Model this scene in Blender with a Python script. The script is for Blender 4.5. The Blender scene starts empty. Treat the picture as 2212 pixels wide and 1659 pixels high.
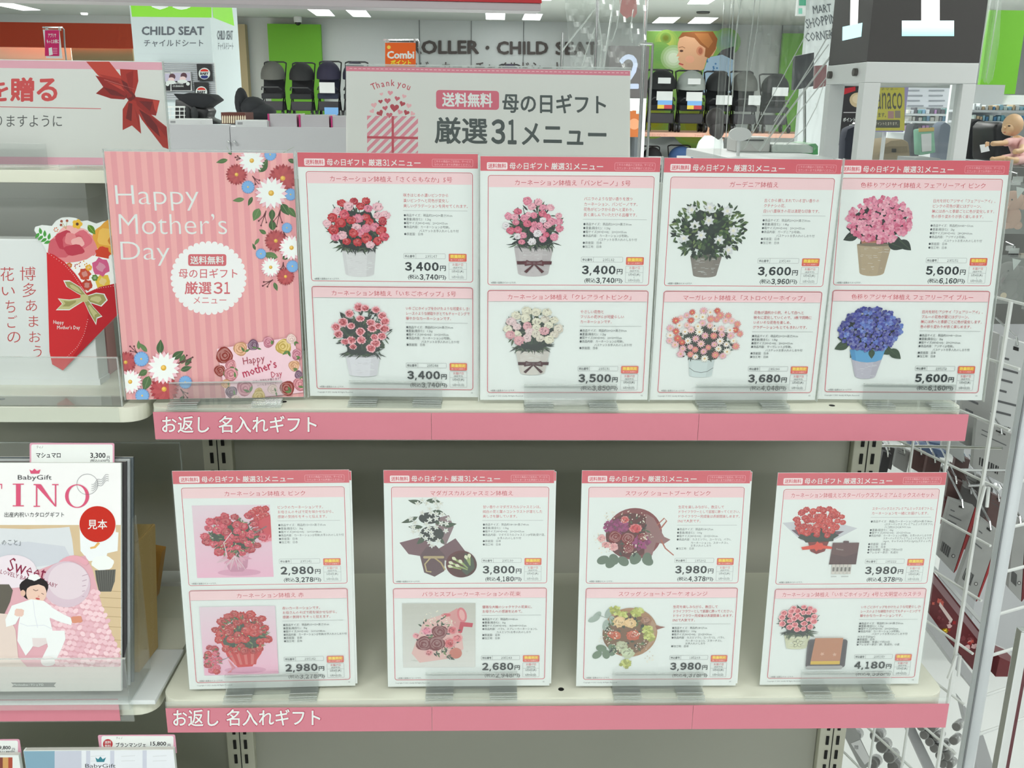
import bpy, bmesh, math, random
from math import sin, cos, pi, radians
from mathutils import Vector, Matrix

# ------------------------------------------------------------------ camera, world, lights, exposure
SC = bpy.context.scene
COL = SC.collection
Z0 = 1.18                      # height of the upper middle shelf above the floor
CP = Vector((0.3651, -1.0014, 0.3189 + Z0))
YAW, PIT, ROL, FPX = 0.0298, 0.2825, 0.012, 2088.7
_f = Vector((sin(YAW)*cos(PIT), cos(YAW)*cos(PIT), -sin(PIT)))
_r = Vector((cos(YAW), -sin(YAW), 0)); _u = _r.cross(_f)
CR = cos(ROL)*_r + sin(ROL)*_u; CU = -sin(ROL)*_r + cos(ROL)*_u; CF = _f
cam = bpy.data.cameras.new('camera'); camo = bpy.data.objects.new('camera', cam); COL.objects.link(camo)
cam.sensor_fit = 'HORIZONTAL'; cam.sensor_width = 36; cam.lens = FPX/2212*36
cam.clip_start = 0.02; cam.clip_end = 100
M4 = Matrix.Identity(4)
for i in range(3):
    M4[i][0] = CR[i]; M4[i][1] = CU[i]; M4[i][2] = -CF[i]; M4[i][3] = CP[i]
camo.matrix_world = M4
SC.camera = camo
SC.view_settings.view_transform = 'Standard'; SC.view_settings.look = 'None'
SC.view_settings.exposure = 0.0; SC.view_settings.gamma = 1.0; SC.view_settings.use_curve_mapping = False
wd = bpy.data.worlds.new('world'); SC.world = wd; wd.use_nodes = True
wd.node_tree.nodes['Background'].inputs[0].default_value = (0.80, 0.86, 0.84, 1)
wd.node_tree.nodes['Background'].inputs[1].default_value = 0.75
LCOL = (0.99, 0.99, 0.965)
def area(x, y, sx, sy, power, z=2.90):
    l = bpy.data.lights.new('ceiling_lamp', 'AREA'); l.shape = 'RECTANGLE'; l.size = sx; l.size_y = sy
    l.energy = power; l.color = LCOL
    o = bpy.data.objects.new('ceiling_lamp', l); COL.objects.link(o); o.location = (x, y, z)
for (x, y, p) in [(-1.5, -1.9, 34), (0.5, -2.1, 40), (2.5, -1.9, 34), (0.4, -4.6, 60), (3.2, 1.4, 42), (-1.8, 1.6, 38)]:
    area(x, y, 1.4, 0.5, p)
for (x, y, p) in [(-4, 6, 165), (1.5, 6.0, 120), (6, 6, 165), (-5, 13, 220), (0.5, 13.5, 160), (6, 13, 220)]:
    area(x, y, 2.4, 1.2, p)

# ------------------------------------------------------------------ helpers
def ray(px, py): return (CF*FPX + CR*(px-1106) + CU*(829.5-py))
def at(px, py, Y):
    d = ray(px, py); return CP + d*((Y-CP.y)/d.y)
def atz(px, py, z):
    d = ray(px, py); return CP + d*((z-CP.z)/d.z)
def lin(v):
    v /= 255.0
    return v/12.92 if v <= 0.04045 else ((v+0.055)/1.055)**2.4
def rgb(r, g, b, k=1.0): return (min(lin(r)*k, .95), min(lin(g)*k, .95), min(lin(b)*k, .95), 1)
def pc(r, g, b): return rgb(r, g, b, 1.2)          # ink colour from its look on white paper
WHITE = pc(216, 222, 220)
MATS = {}
def mat(name, col=(.8, .8, .8, 1), rough=.5, metal=0, emit=0, coat=0, spec=.5, ecol=None, noise=0, nscale=30):
    if name in MATS: return MATS[name]
    m = bpy.data.materials.new(name); m.use_nodes = True; nt = m.node_tree; b = nt.nodes['Principled BSDF']
    b.inputs['Base Color'].default_value = col; b.inputs['Roughness'].default_value = rough
    b.inputs['Metallic'].default_value = metal; b.inputs['Coat Weight'].default_value = coat
    b.inputs['Coat Roughness'].default_value = .08; b.inputs['Specular IOR Level'].default_value = spec
    if emit:
        b.inputs['Emission Color'].default_value = ecol or col; b.inputs['Emission Strength'].default_value = emit
    if noise:
        tc = nt.nodes.new('ShaderNodeTexCoord'); n = nt.nodes.new('ShaderNodeTexNoise'); n.inputs['Scale'].default_value = nscale
        n.inputs['Detail'].default_value = 4
        mx = nt.nodes.new('ShaderNodeMix'); mx.data_type = 'RGBA'
        mx.inputs[6].default_value = tuple(c*(1-noise) for c in col[:3])+(1,); mx.inputs[7].default_value = tuple(min(1, c*(1+noise)) for c in col[:3])+(1,)
        nt.links.new(tc.outputs['Object'], n.inputs['Vector']); nt.links.new(n.outputs['Fac'], mx.inputs[0]); nt.links.new(mx.outputs[2], b.inputs['Base Color'])
    MATS[name] = m; return m
def clear(name, tint=(.97, .985, .98, 1), base=.04, rim=.35, rough=.06, diff=0.0):
    """clear plastic: transparent with a mirror layer that grows towards grazing angles"""
    if name in MATS: return MATS[name]
    m = bpy.data.materials.new(name); m.use_nodes = True; nt = m.node_tree; nt.nodes.clear()
    out = nt.nodes.new('ShaderNodeOutputMaterial'); t = nt.nodes.new('ShaderNodeBsdfTransparent'); g = nt.nodes.new('ShaderNodeBsdfGlossy')
    mx = nt.nodes.new('ShaderNodeMixShader'); lw = nt.nodes.new('ShaderNodeLayerWeight'); ma = nt.nodes.new('ShaderNodeMath')
    t.inputs[0].default_value = tint; g.inputs['Roughness'].default_value = rough; g.inputs['Color'].default_value = (.95, .97, .96, 1)
    lw.inputs[0].default_value = .25; ma.operation = 'MULTIPLY_ADD'; ma.inputs[1].default_value = rim; ma.inputs[2].default_value = base
    nt.links.new(lw.outputs['Facing'], ma.inputs[0]); nt.links.new(ma.outputs[0], mx.inputs[0])
    nt.links.new(t.outputs[0], mx.inputs[1]); nt.links.new(g.outputs[0], mx.inputs[2])
    if diff:
        d = nt.nodes.new('ShaderNodeBsdfDiffuse'); d.inputs[0].default_value = (.8, .84, .82, 1); m2 = nt.nodes.new('ShaderNodeMixShader')
        m2.inputs[0].default_value = diff; nt.links.new(mx.outputs[0], m2.inputs[1]); nt.links.new(d.outputs[0], m2.inputs[2]); nt.links.new(m2.outputs[0], out.inputs[0])
    else: nt.links.new(mx.outputs[0], out.inputs[0])
    MATS[name] = m; return m
def ink(name, rough=.45, coat=0.0, emit=0.0):
    """printed surface: colour comes from the ink of each printed shape"""
    if name in MATS: return MATS[name]
    m = bpy.data.materials.new(name); m.use_nodes = True; nt = m.node_tree; b = nt.nodes['Principled BSDF']
    a = nt.nodes.new('ShaderNodeAttribute'); a.attribute_name = 'Col'; nt.links.new(a.outputs['Color'], b.inputs['Base Color'])
    b.inputs['Roughness'].default_value = rough; b.inputs['Coat Weight'].default_value = coat; b.inputs['Coat Roughness'].default_value = .12
    b.inputs['Specular IOR Level'].default_value = .3
    if emit:
        nt.links.new(a.outputs['Color'], b.inputs['Emission Color']); b.inputs['Emission Strength'].default_value = emit
    MATS[name] = m; return m
INK = ink('printed_paper'); GLOSSINK = ink('printed_gloss', .3, .35)
PAPER = mat('paper_white', rgb(216, 222, 220, 1.2), .5, spec=.3)
ACR = clear('clear_acrylic', (.982, .99, .986, 1), .045, .35, .05, .035); ACRE = clear('acrylic_edge', (.9, .93, .92, 1), .2, .4, .08, .3)
FILM = clear('clear_film', (.985, .99, .99, 1), .025, .25, .12)
VINYL = clear('vinyl_sheet', (.94, .96, .95, 1), .04, .35, .32, .09)
SHELF = mat('cream_enamel', rgb(222, 224, 208), .35, spec=.4)
SHELFD = mat('cream_panel', rgb(166, 167, 156), .6, noise=.03, nscale=6)
BLACK = mat('slot_black', (.006, .006, .006, 1), .8)
PINK = mat('pink_card', pc(196, 118, 133), .5, noise=.03, nscale=5)
WENAMEL = mat('white_enamel', rgb(226, 230, 230), .3)
CHROME = mat('chrome_wire', (.75, .76, .77, 1), .2, 1)
GRILL = mat('white_wire', rgb(222, 226, 224), .4)

MW = {}
def tagit(o, label=None, cat=None, group=None, kind=None):
    if label: o['label'] = label
    if cat: o['category'] = cat
    if group: o['group'] = group
    if kind: o['kind'] = kind
    return o
def thing(name, label, cat, mw, group=None):
    """Empty at a thing's base that parents its parts; mw = location or matrix"""
    o = bpy.data.objects.new(name, None); COL.objects.link(o); o.empty_display_size = .02
    M = mw.copy() if isinstance(mw, Matrix) else Matrix.Translation(Vector(mw))
    o.matrix_world = M; MW[o] = M
    return tagit(o, label, cat, group)
class MB:
    """mesh collector in world space (or local space when local=True at build)"""
    def __init__(s): s.v = []; s.f = []; s.m = []; s.mi = 0
    def add(s, vs, fs):
        n = len(s.v); s.v += [tuple(v) for v in vs]; s.f += [tuple(i+n for i in f) for f in fs]; s.m += [s.mi]*len(fs); return s
    def box(s, x0, x1, y0, y1, z0, z1):
        return s.add([(x, y, z) for x in (x0, x1) for y in (y0, y1) for z in (z0, z1)],
                     [(0, 1, 3, 2), (4, 6, 7, 5), (0, 4, 5, 1), (2, 3, 7, 6), (0, 2, 6, 4), (1, 5, 7, 3)])
    def obox(s, c, ax, ay, az, sx, sy, sz):
        c = Vector(c); ax = Vector(ax).normalized()*sx/2; ay = Vector(ay).normalized()*sy/2; az = Vector(az).normalized()*sz/2
        return s.add([c+ax*i+ay*j+az*k for i in (-1, 1) for j in (-1, 1) for k in (-1, 1)],
                     [(0, 1, 3, 2), (4, 6, 7, 5), (0, 4, 5, 1), (2, 3, 7, 6), (0, 2, 6, 4), (1, 5, 7, 3)])
    def prism(s, pts, d):
        """flat polygon (3D points) thickened along vector d"""
        n = len(pts); d = Vector(d); P = [Vector(p) for p in pts]
        return s.add(P+[p+d for p in P], [tuple(range(n))[::-1], tuple(range(n, 2*n))]+[(i, (i+1) % n, n+(i+1) % n, n+i) for i in range(n)])
    def tube(s, pts, r, n=6, close=False):
        P = [Vector(p) for p in pts]; R = r if isinstance(r, (list, tuple)) else [r]*len(P); rings = []
        prev = None
        for i, p in enumerate(P):
            t = (P[min(i+1, len(P)-1)]-P[max(i-1, 0)]).normalized()
            a = prev if prev is not None else (Vector((0, 0, 1)) if abs(t.z) < .9 else Vector((1, 0, 0)))
            a = (a - t*a.dot(t)); a = a.normalized() if a.length > 1e-6 else t.orthogonal().normalized()
            b = t.cross(a); prev = a
            rings.append([p+(a*cos(2*pi*k/n)+b*sin(2*pi*k/n))*R[i] for k in range(n)])
        vs = [v for rg in rings for v in rg]; fs = []
        for i in range(len(P)-1):
            for k in range(n): fs.append((i*n+k, i*n+(k+1) % n, (i+1)*n+(k+1) % n, (i+1)*n+k))
        fs.append(tuple(range(n))[::-1]); fs.append(tuple((len(P)-1)*n+k for k in range(n)))
        return s.add(vs, fs)
    def lathe(s, o, prof, n=16, axis=(0, 0, 1)):
        ax = Vector(axis).normalized(); a = ax.orthogonal().normalized(); b = ax.cross(a); o = Vector(o); vs = []
        for r, h in prof:
            for k in range(n): vs.append(o+ax*h+(a*cos(2*pi*k/n)+b*sin(2*pi*k/n))*r)
        fs = [(i*n+k, i*n+(k+1) % n, (i+1)*n+(k+1) % n, (i+1)*n+k) for i in range(len(prof)-1) for k in range(n)]
        fs += [tuple(range(n))[::-1], tuple((len(prof)-1)*n+k for k in range(n))]
        return s.add(vs, fs)
    def ball(s, c, rx, ry=None, rz=None, n=12, m=8, M=None):
        ry = ry or rx; rz = rz or rx; c = Vector(c); vs = []
        for i in range(m+1):
            th = pi*i/m
            for k in range(n):
                v = Vector((rx*sin(th)*cos(2*pi*k/n), ry*sin(th)*sin(2*pi*k/n), rz*cos(th)))
                vs.append(c+(M @ v if M else v))
        return s.add(vs, [(i*n+k, (i+1)*n+k, (i+1)*n+(k+1) % n, i*n+(k+1) % n) for i in range(m) for k in range(n)])
    def build(s, name, mats, parent=None, local=False, smooth=False, bevel=0, **tags):
        me = bpy.data.meshes.new(name); V = s.v
        if parent is not None and not local:
            I = MW[parent].inverted(); V = [I @ Vector(v) for v in V]
        me.from_pydata([tuple(v) for v in V], [], s.f)
        for m in (mats if isinstance(mats, (list, tuple)) else [mats]): me.materials.append(m)
        me.polygons.foreach_set('material_index', s.m)
        bm = bmesh.new(); bm.from_mesh(me); bmesh.ops.remove_doubles(bm, verts=bm.verts, dist=1e-7)
        bmesh.ops.recalc_face_normals(bm, faces=bm.faces)
        if bevel: bmesh.ops.bevel(bm, geom=list(bm.edges), offset=bevel, segments=2, affect='EDGES', profile=.6, clamp_overlap=True)
        bm.to_mesh(me); bm.free()
        if smooth: me.polygons.foreach_set('use_smooth', [True]*len(me.polygons)); me.set_sharp_from_angle(angle=radians(50))
        return link(name, me, parent, **tags)
def link(name, me, parent=None, **tags):
    o = bpy.data.objects.new(name, me); COL.objects.link(o)
    if parent is not None: o.parent = parent; MW[o] = MW[parent]
    else: MW[o] = Matrix.Identity(4)
    return tagit(o, **tags)
def solo(name, mb, mats, label, cat, group=None, base=None, **k):
    """a thing that is one mesh; its origin is put at its base"""
    V = [Vector(v) for v in mb.v]; n = len(V)
    b = Vector((sum(v.x for v in V)/n, sum(v.y for v in V)/n, min(v.z for v in V)))
    mb.v = [tuple(v-b) for v in V]
    o = mb.build(name, mats, None, **k); o.location = b; MW[o] = Matrix.Translation(b)
    return tagit(o, label, cat, group)

# ------------------------------------------------------------------ flat print
_tc = {}
def glyphs(s, bold=0.0, res=1):
    k = (s, bold, res)
    if k in _tc: return _tc[k]
    if bold > 0:                                   # heavier lettering: the same outline struck several times, slightly shifted
        vs, fs = glyphs(s, 0.0, res)[:2]; V = []; F = []
        for dx, dy in ((1, .5), (-1, .5), (1, -.5), (-1, -.5), (0, 1), (0, -1)):
            n = len(V); V += [(x+dx*bold, y+dy*bold, len(V)//len(vs)) for x, y in vs]; F += [tuple(i+n for i in f) for f in fs]
        xs = [v[0] for v in V]; ys = [v[1] for v in V]; _tc[k] = (V, F, min(xs), max(xs), min(ys), max(ys)); return _tc[k]
    c = bpy.data.curves.new('lettering', 'FONT'); c.body = s; c.size = 1; c.resolution_u = res; c.offset = bold
    o = bpy.data.objects.new('lettering', c); COL.objects.link(o)
    me = bpy.data.meshes.new_from_object(o.evaluated_get(bpy.context.evaluated_depsgraph_get()))
    vs = [(v.co.x, v.co.y) for v in me.vertices]; fs = [tuple(p.vertices) for p in me.polygons]
    bpy.data.objects.remove(o); bpy.data.curves.remove(c); bpy.data.meshes.remove(me)
    xs = [v[0] for v in vs]; ys = [v[1] for v in vs]
    _tc[k] = (vs, fs, min(xs), max(xs), min(ys), max(ys)); return _tc[k]
class Print:
    """shapes printed on a sheet; T maps drawing units to metres on the sheet (x right, y up); every later shape lies 2 microns higher"""
    def __init__(s, T, step=2.0e-6, z=4e-5): s.T = T; s.v = []; s.f = []; s.c = []; s.z = z; s.step = step
    def raw(s, pts, fs, col):
        n = len(s.v); z = s.z
        for p in pts:
            q = s.T(p[0], p[1]); s.v.append((q[0], q[1], z+(p[2]*s.step if len(p) > 2 else 0)))
        s.f += [tuple(i+n for i in f) for f in fs]; s.c += [col]*len(pts); s.z += s.step
    def poly(s, pts, col): s.raw(pts, [tuple(range(len(pts)))], col)
    def rect(s, x0, y0, x1, y1, col): s.poly([(x0, y0), (x0, y1), (x1, y1), (x1, y0)], col)
    def grect(s, x0, y0, x1, y1, c0, c1, n=10, vert=False):
        for i in range(n):
            t = (i+.5)/n; c = tuple(a+(b-a)*t for a, b in zip(c0, c1))
            if vert: s.rect(x0, y0+(y1-y0)*i/n, x1, y0+(y1-y0)*(i+1)/n, c)
            else: s.rect(x0+(x1-x0)*i/n, y0, x0+(x1-x0)*(i+1)/n, y1, c)
            s.z -= s.step
        s.z += s.step
    def ell(s, cx, cy, rx, col, ry=None, n=16, rot=0, a0=0, a1=2*pi):
        ry = ry or rx; full = abs(a1-a0-2*pi) < 1e-6; P = []
        for i in range(n if full else n+1):
            a = a0+(a1-a0)*i/n; x = rx*cos(a); y = ry*sin(a); P.append((cx+x*cos(rot)-y*sin(rot), cy+x*sin(rot)+y*cos(rot)))
        s.poly(P, col)
    def blob(s, cx, cy, r, col, lobes=6, amp=.12, rng=random, n=18, ry=None, rot=None):
        ph = rng.random()*6.28 if rot is None else rot; ry = ry or r
        s.poly([(cx+r*(1+amp*sin(lobes*a+ph)+amp*.4*(rng.random()-.5))*cos(a), cy+ry*(1+amp*sin(lobes*a+ph)+amp*.4*(rng.random()-.5))*sin(a)) for a in [2*pi*i/n for i in range(n)]], col)
    def rr(s, x0, y0, x1, y1, r, col, n=4):
        P = []
        for cx, cy, a in ((x1-r, y0+r, -pi/2), (x1-r, y1-r, 0), (x0+r, y1-r, pi/2), (x0+r, y0+r, pi)):
            for i in range(n+1): P.append((cx+r*cos(a+pi/2*i/n), cy+r*sin(a+pi/2*i/n)))
        s.poly(P, col)
    def frame(s, x0, y0, x1, y1, r, t, col, n=5):
        O = []; I = []
        for cx, cy, a in ((x1-r, y0+r, -pi/2), (x1-r, y1-r, 0), (x0+r, y1-r, pi/2), (x0+r, y0+r, pi)):
            for i in range(n+1):
                b = a+pi/2*i/n; O.append((cx+r*cos(b), cy+r*sin(b))); I.append((cx+(r-t)*cos(b), cy+(r-t)*sin(b)))
        k = len(O); s.raw(O+I, [(i, (i+1) % k, k+(i+1) % k, k+i) for i in range(k)], col)
    def line(s, pts, t, col, t1=None):
        """tapered stroke through points"""
        L = []; R_ = []; n = len(pts); t1 = t if t1 is None else t1
        for i, p in enumerate(pts):
            a = pts[max(i-1, 0)]; b = pts[min(i+1, n-1)]; dx = b[0]-a[0]; dy = b[1]-a[1]; d = math.hypot(dx, dy) or 1
            w = (t+(t1-t)*i/max(n-1, 1))/2; L.append((p[0]-dy/d*w, p[1]+dx/d*w)); R_.append((p[0]+dy/d*w, p[1]-dx/d*w))
        s.raw(L+R_, [(i, i+1, n+i+1, n+i) for i in range(n-1)], col)
    def leaf(s, x, y, L, w, a, col, col2=None, bend=0.0, n=6):
        A = []; B = []
        for i in range(n+1):
            t = i/n; k = sin(pi*t**.8)*w/2; b = a+bend*t; px = x+cos(a)*L*t-sin(a)*bend*L*t*t*.5; py = y+sin(a)*L*t+cos(a)*bend*L*t*t*.5
            A.append((px-sin(b)*k, py+cos(b)*k)); B.append((px+sin(b)*k, py-cos(b)*k))
        s.poly(A+B[-2:0:-1], col)
        if col2: s.line([(x, y), (x+cos(a)*L*.9-sin(a)*bend*L*.4, y+sin(a)*L*.9+cos(a)*bend*L*.4)], w*.08, col2, w*.03)
    def fit(s, t, x0, y0, x1, y1, col, bold=0.0, res=1, shear=0.0):
        vs, fs, a, b, c, d = glyphs(t, bold, res); sx = (x1-x0)/(b-a); sy = (y1-y0)/(d-c)
        z = s.z; s.raw([(x0+(p[0]-a)*sx+shear*(p[1]-c)*sy, y1-(p[1]-c)*sy)+tuple(p[2:]) for p in vs], fs, col); s.z = z   # words do not overlap each other
    def text(s, t, x, y, em, col, cond=1.0, bold=0.0, al='l', res=1, rot=0.0):
        """baseline-left at x, y"""
        vs, fs, a, b, c, d = glyphs(t, bold, res); o = {'l': 0, 'c': -(a+b)/2, 'r': -b}[al]; cr = cos(rot); sr = sin(rot)
        z = s.z; s.raw([(x+((p[0]+o)*em*cond)*cr+p[1]*em*sr, y+((p[0]+o)*em*cond)*sr-p[1]*em*cr)+tuple(p[2:]) for p in vs], fs, col); s.z = z
    def num(s, t, x0, y0, x1, y1, col, bold=.0, res=2):
        """figures set one by one in equal cells, commas narrow and below the line; y1 = foot of the figures"""
        W_ = {',': .42, '1': .8}; tot = sum(W_.get(c, 1) for c in t); u = (x1-x0)/tot; x = x0; z = s.z
        for c in t:
            w = W_.get(c, 1)*u; s.z = z
            if c == ',': h = y1-y0; s.poly([(x+w*.3, y1-h*.16), (x+w*.72, y1-h*.16), (x+w*.45, y1+h*.14), (x+w*.12, y1+h*.14)], col)
            elif c == '1': s.fit('１', x+w*.12, y0, x+w*.82, y1, col, bold, res)
            else: s.fit(chr(ord(c)+0xFEE0), x+w*.06, y0, x+w*.94, y1, col, bold, res)
            x += w
    def build(s, name, parent, material=None, local=True, M=None, **tags):
        top = max(v[2] for v in s.v); lo = min(v[2] for v in s.v); cap = 900*2.0e-6
        if s.step < 5e-6 and top-lo > cap: s.v = [(a, b, lo+(c-lo)*cap/(top-lo)) for a, b, c in s.v]; pass
        me = bpy.data.meshes.new(name); V = s.v
        if M is not None:
            I = MW[parent].inverted() @ M if parent is not None else M
            V = [I @ Vector(v) for v in V]
        me.from_pydata([tuple(v) for v in V], [], s.f)
        ca = me.color_attributes.new('Col', 'FLOAT_COLOR', 'POINT'); ca.data.foreach_set('color', [x for c in s.c for x in c])
        me.materials.append(material or INK)
        bm = bmesh.new(); bm.from_mesh(me)
        n = Vector((0, 0, 1)) if M is None else ((MW[parent].inverted() @ M) if parent is not None else M).to_3x3() @ Vector((0, 0, 1))
        bm.normal_update()
        for f in bm.faces:
            if f.normal.dot(n) < 0: f.normal_flip()
        bm.to_mesh(me); bm.free()
        return link(name, me, parent, **tags)
def pose(x0, y0, z0, lean=0.0, yaw=0.0, rl=0.0):
    """matrix of an upright sheet: local x right, y up the sheet, z out towards the viewer"""
    dx = Vector((cos(yaw), sin(yaw), 0)); up = Vector((-sin(yaw)*sin(lean), cos(yaw)*sin(lean), cos(lean)))
    a = dx*cos(rl)+up*sin(rl); b = -dx*sin(rl)+up*cos(rl); n = a.cross(b)
    M = Matrix.Identity(4)
    for i in range(3): M[i][0] = a[i]; M[i][1] = b[i]; M[i][2] = n[i]; M[i][3] = (x0, y0, z0)[i]
    return M
def photo_units(M):
    """drawing units = where a point of the sheet is seen in the photograph; returns metres on the sheet"""
    o = M.to_translation(); n = M.to_3x3() @ Vector((0, 0, 1)); I = M.inverted()
    def T(x, y):
        d = ray(x, y); q = I @ (CP+d*((o-CP).dot(n)/d.dot(n))); return (q.x, q.y)
    return T
def frontal(Y, px=0, py=0): 
    q = at(px, py, Y); return pose(q.x, Y, q.z)

# ------------------------------------------------------------------ the shop hall
def wz(z): return z+Z0
b = MB().box(-12, 14, -7, 18.6, -.1, 0)
b.build('floor', mat('floor_vinyl', rgb(226, 230, 228), .22, coat=.2, noise=.03, nscale=2), kind='structure')
CEIL = 2.99
b = MB().box(-12, 14, -7, 18.6, CEIL, CEIL+.1)
b.build('ceiling', mat('ceiling_board', rgb(196, 202, 196), .9, noise=.02), kind='structure')
WALL = mat('hall_wall', rgb(206, 212, 212), .8, noise=.02)
MB().box(-12, 14, 18.5, 18.6, 0, CEIL).build('wall_back', WALL, kind='structure')
MB().box(-12.1, -12, -7, 18.6, 0, CEIL).build('wall_left', WALL, kind='structure')
MB().box(14, 14.1, -7, 18.6, 0, CEIL).build('wall_right', WALL, kind='structure')
MB().box(-12, 14, -7.1, -7, 0, CEIL).build('wall_front', WALL, kind='structure')

# ------------------------------------------------------------------ gondola shelving
DB = .267
def slots(z0, z1, side):
    m = MB(); z = z0
    while z < z1:
        m.box(side-.0022, side+.0022, DB-.0135, DB-.0105, wz(z), wz(z+.015)); z += .0255
    return m
def gondola(x0, x1, zt, label, ups):
    t = thing('display_shelving', label, 'shelving', ((x0+x1)/2, DB, 0))
    MB().box(x0+(.021 if x0 else 0)+.0, x1-(.021 if x1 > .5 else .001), DB, DB+.012, .05, wz(zt)).build('back_panel', SHELFD, t)
    MB().box(x0+.022, x1-.022, DB-.25, DB-.014, 0, .12).build('base_plinth', SHELF, t, bevel=.003)
    for x in ups:
        u = MB().box(x-.02, x+.02, DB-.012, DB+.02, 0, wz(zt+.004)).build('upright', mat('cream_upright', rgb(198, 198, 182), .45), t, bevel=.0015)
        MB().box(x-.0006, x+.0006, DB-.0128, DB-.0112, .12, wz(zt)).build('seam', BLACK, u)
        for s in (-.008, .008):
            slots(-.9, zt-.03, x+s).build('slots', BLACK, u, kind='stuff')
    return t
gondola(0, .9, .222, 'cream metal shelving bay with slotted uprights behind the flower menu cards', (0.0, .9))
gl = gondola(-.9, -.021, .243, 'taller cream shelving bay at the left holding the catalogues and gift boxes', (-.9,))

def rboard(x0, x1, y0, y1, z0, z1, r=.022, rl=True, rr_=True):
    """board with rounded front corners"""
    P = []
    if rl: P += [(x0+r-r*cos(a), y0+r-r*sin(a)) for a in [pi/2*i/6 for i in range(7)]]
    else: P += [(x0, y0)]
    if rr_: P += [(x1-r+r*cos(a), y0+r-r*sin(a)) for a in [pi/2-pi/2*i/6 for i in range(7)]]
    else: P += [(x1, y0)]
    P += [(x1, y1), (x0, y1)]
    return MB().prism([(x, y, z0) for x, y in P], (0, 0, z1-z0))
def shelf(x0, x1, yf, z, th, label, rl=True, rr_=True, holes=(), rail=None):
    t = thing('shelf', label, 'shelf', ((x0+x1)/2, yf, wz(z)))
    rboard(x0, x1, yf, DB-.014, wz(z-th), wz(z), rl=rl, rr_=rr_).build('shelf_board', SHELF, t, bevel=.0012, smooth=True)
    for x in (x0+.012, x1-.012):
        MB().prism([(x-.001, DB-.014, wz(z-.002)), (x-.001, yf+.12, wz(z-.002)), (x-.001, yf+.12, wz(z-.02)), (x-.001, DB-.014, wz(z-.055))], (.002, 0, 0)).build('bracket', SHELF, t)
    for px, py in holes:
        q = atz(px, py, wz(z)); MB().lathe((q.x, q.y, wz(z)-.0005), [(.0034, 0), (.0034, .0007)], 14).build('screw_hole', BLACK, t)
    return t
def lettering(P, segs, thick, thin, colh, colw):
    for s, x0, y0, x1, y1 in segs: P.fit(s, x0-2, y0-2, x1+2, y1+2, colh, bold=thick, res=2)
    P.z += P.step*8
    for s, x0, y0, x1, y1 in segs: P.fit(s, x0, y0, x1, y1, colw, bold=thin, res=3)
def strip(t, xa, xb, za, zb, y, name='pink_strip'):
    return MB().box(xa, xb, y, y+.0008, wz(zb), wz(za)).build(name, PINK, t)
# upper middle shelf
s1 = shelf(.003, .897, 0, 0, .017, 'upper middle shelf with a pink strip, carrying the row of five sheets', holes=((613, 868), (1797, 876)))
MB().box(.0095, .898, -.0022, -.0012, wz(-.036), wz(-.001)).build('clear_rail', ACR, s1)
xs = [.0098, at(932, 920, -.003).x, at(1508, 920, -.003).x, .8975]
for a, c in zip(xs, xs[1:]): st = strip(s1, a+.0002, c-.0002, -.0035, -.0343, -.0045)
P = Print(photo_units(pose(0, -.0046, Z0))); H1 = pc(176, 78, 100)
lettering(P, [('お返し', 350, 899, 452, 935), ('名入れギフト', 472, 898, 684, 935)], .045, .012, H1, WHITE)
P.build('lettering', s1, M=pose(0, -.0046, Z0))
# lower middle shelf
s2 = shelf(.003, .897, -.05, -.3272, .02, 'lower middle shelf with a pink strip, carrying four menu cards', holes=((1212, 1489),))
MB().box(.0095, .898, -.0522, -.0512, wz(-.368), wz(-.3285)).build('clear_rail', ACR, s2)
xs = [.0098, at(933, 1540, -.055).x, at(1497, 1540, -.055).x, .8985]
for a, c in zip(xs, xs[1:]): strip(s2, a+.0002, c-.0002, -.3355, -.3668, -.0545)
P = Print(photo_units(pose(0, -.0546, Z0)))
lettering(P, [('お返し', 374, 1533, 472, 1569), ('名入れギフト', 489, 1532, 692, 1568)], .045, .012, H1, WHITE)
P.build('lettering', s2, M=pose(0, -.0546, Z0))
# left bay shelves
TSZ = at(100, 368, .045).z-Z0; shelf(-.897, -.003, .045, TSZ, TSZ+Z0-at(100, 395, .045).z, 'top left shelf under the white ribbon sign', rl=True)
s4 = shelf(-.897, -.003, 0, 0, .017, 'middle left shelf under the white box with red writing', holes=((4, 862),))
MB().box(-.89, at(258, 890, 0).x, -.003, -.001, wz(-.0155), wz(.0005)).build('clear_rail', ACR, s4)
s5 = shelf(-.897, -.003, -.05, -.3272, .02, 'lower left shelf with a pink strip under the open catalogue stand')
MB().box(-.89, at(283, 1500, -.055).x, -.0545, -.0525, wz(-.352), wz(-.327)).build('clear_rail', ACR, s5)
q = at(256, 1515, -.0575)
MB().box(-.89, q.x, -.0585, -.0577, wz(-.348), wz(-.3205)).build('pink_strip', PINK, s5)
shelf(-.897, -.003, -.05, -.66, .02, 'bottom left shelf holding two tagged catalogues')

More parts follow.
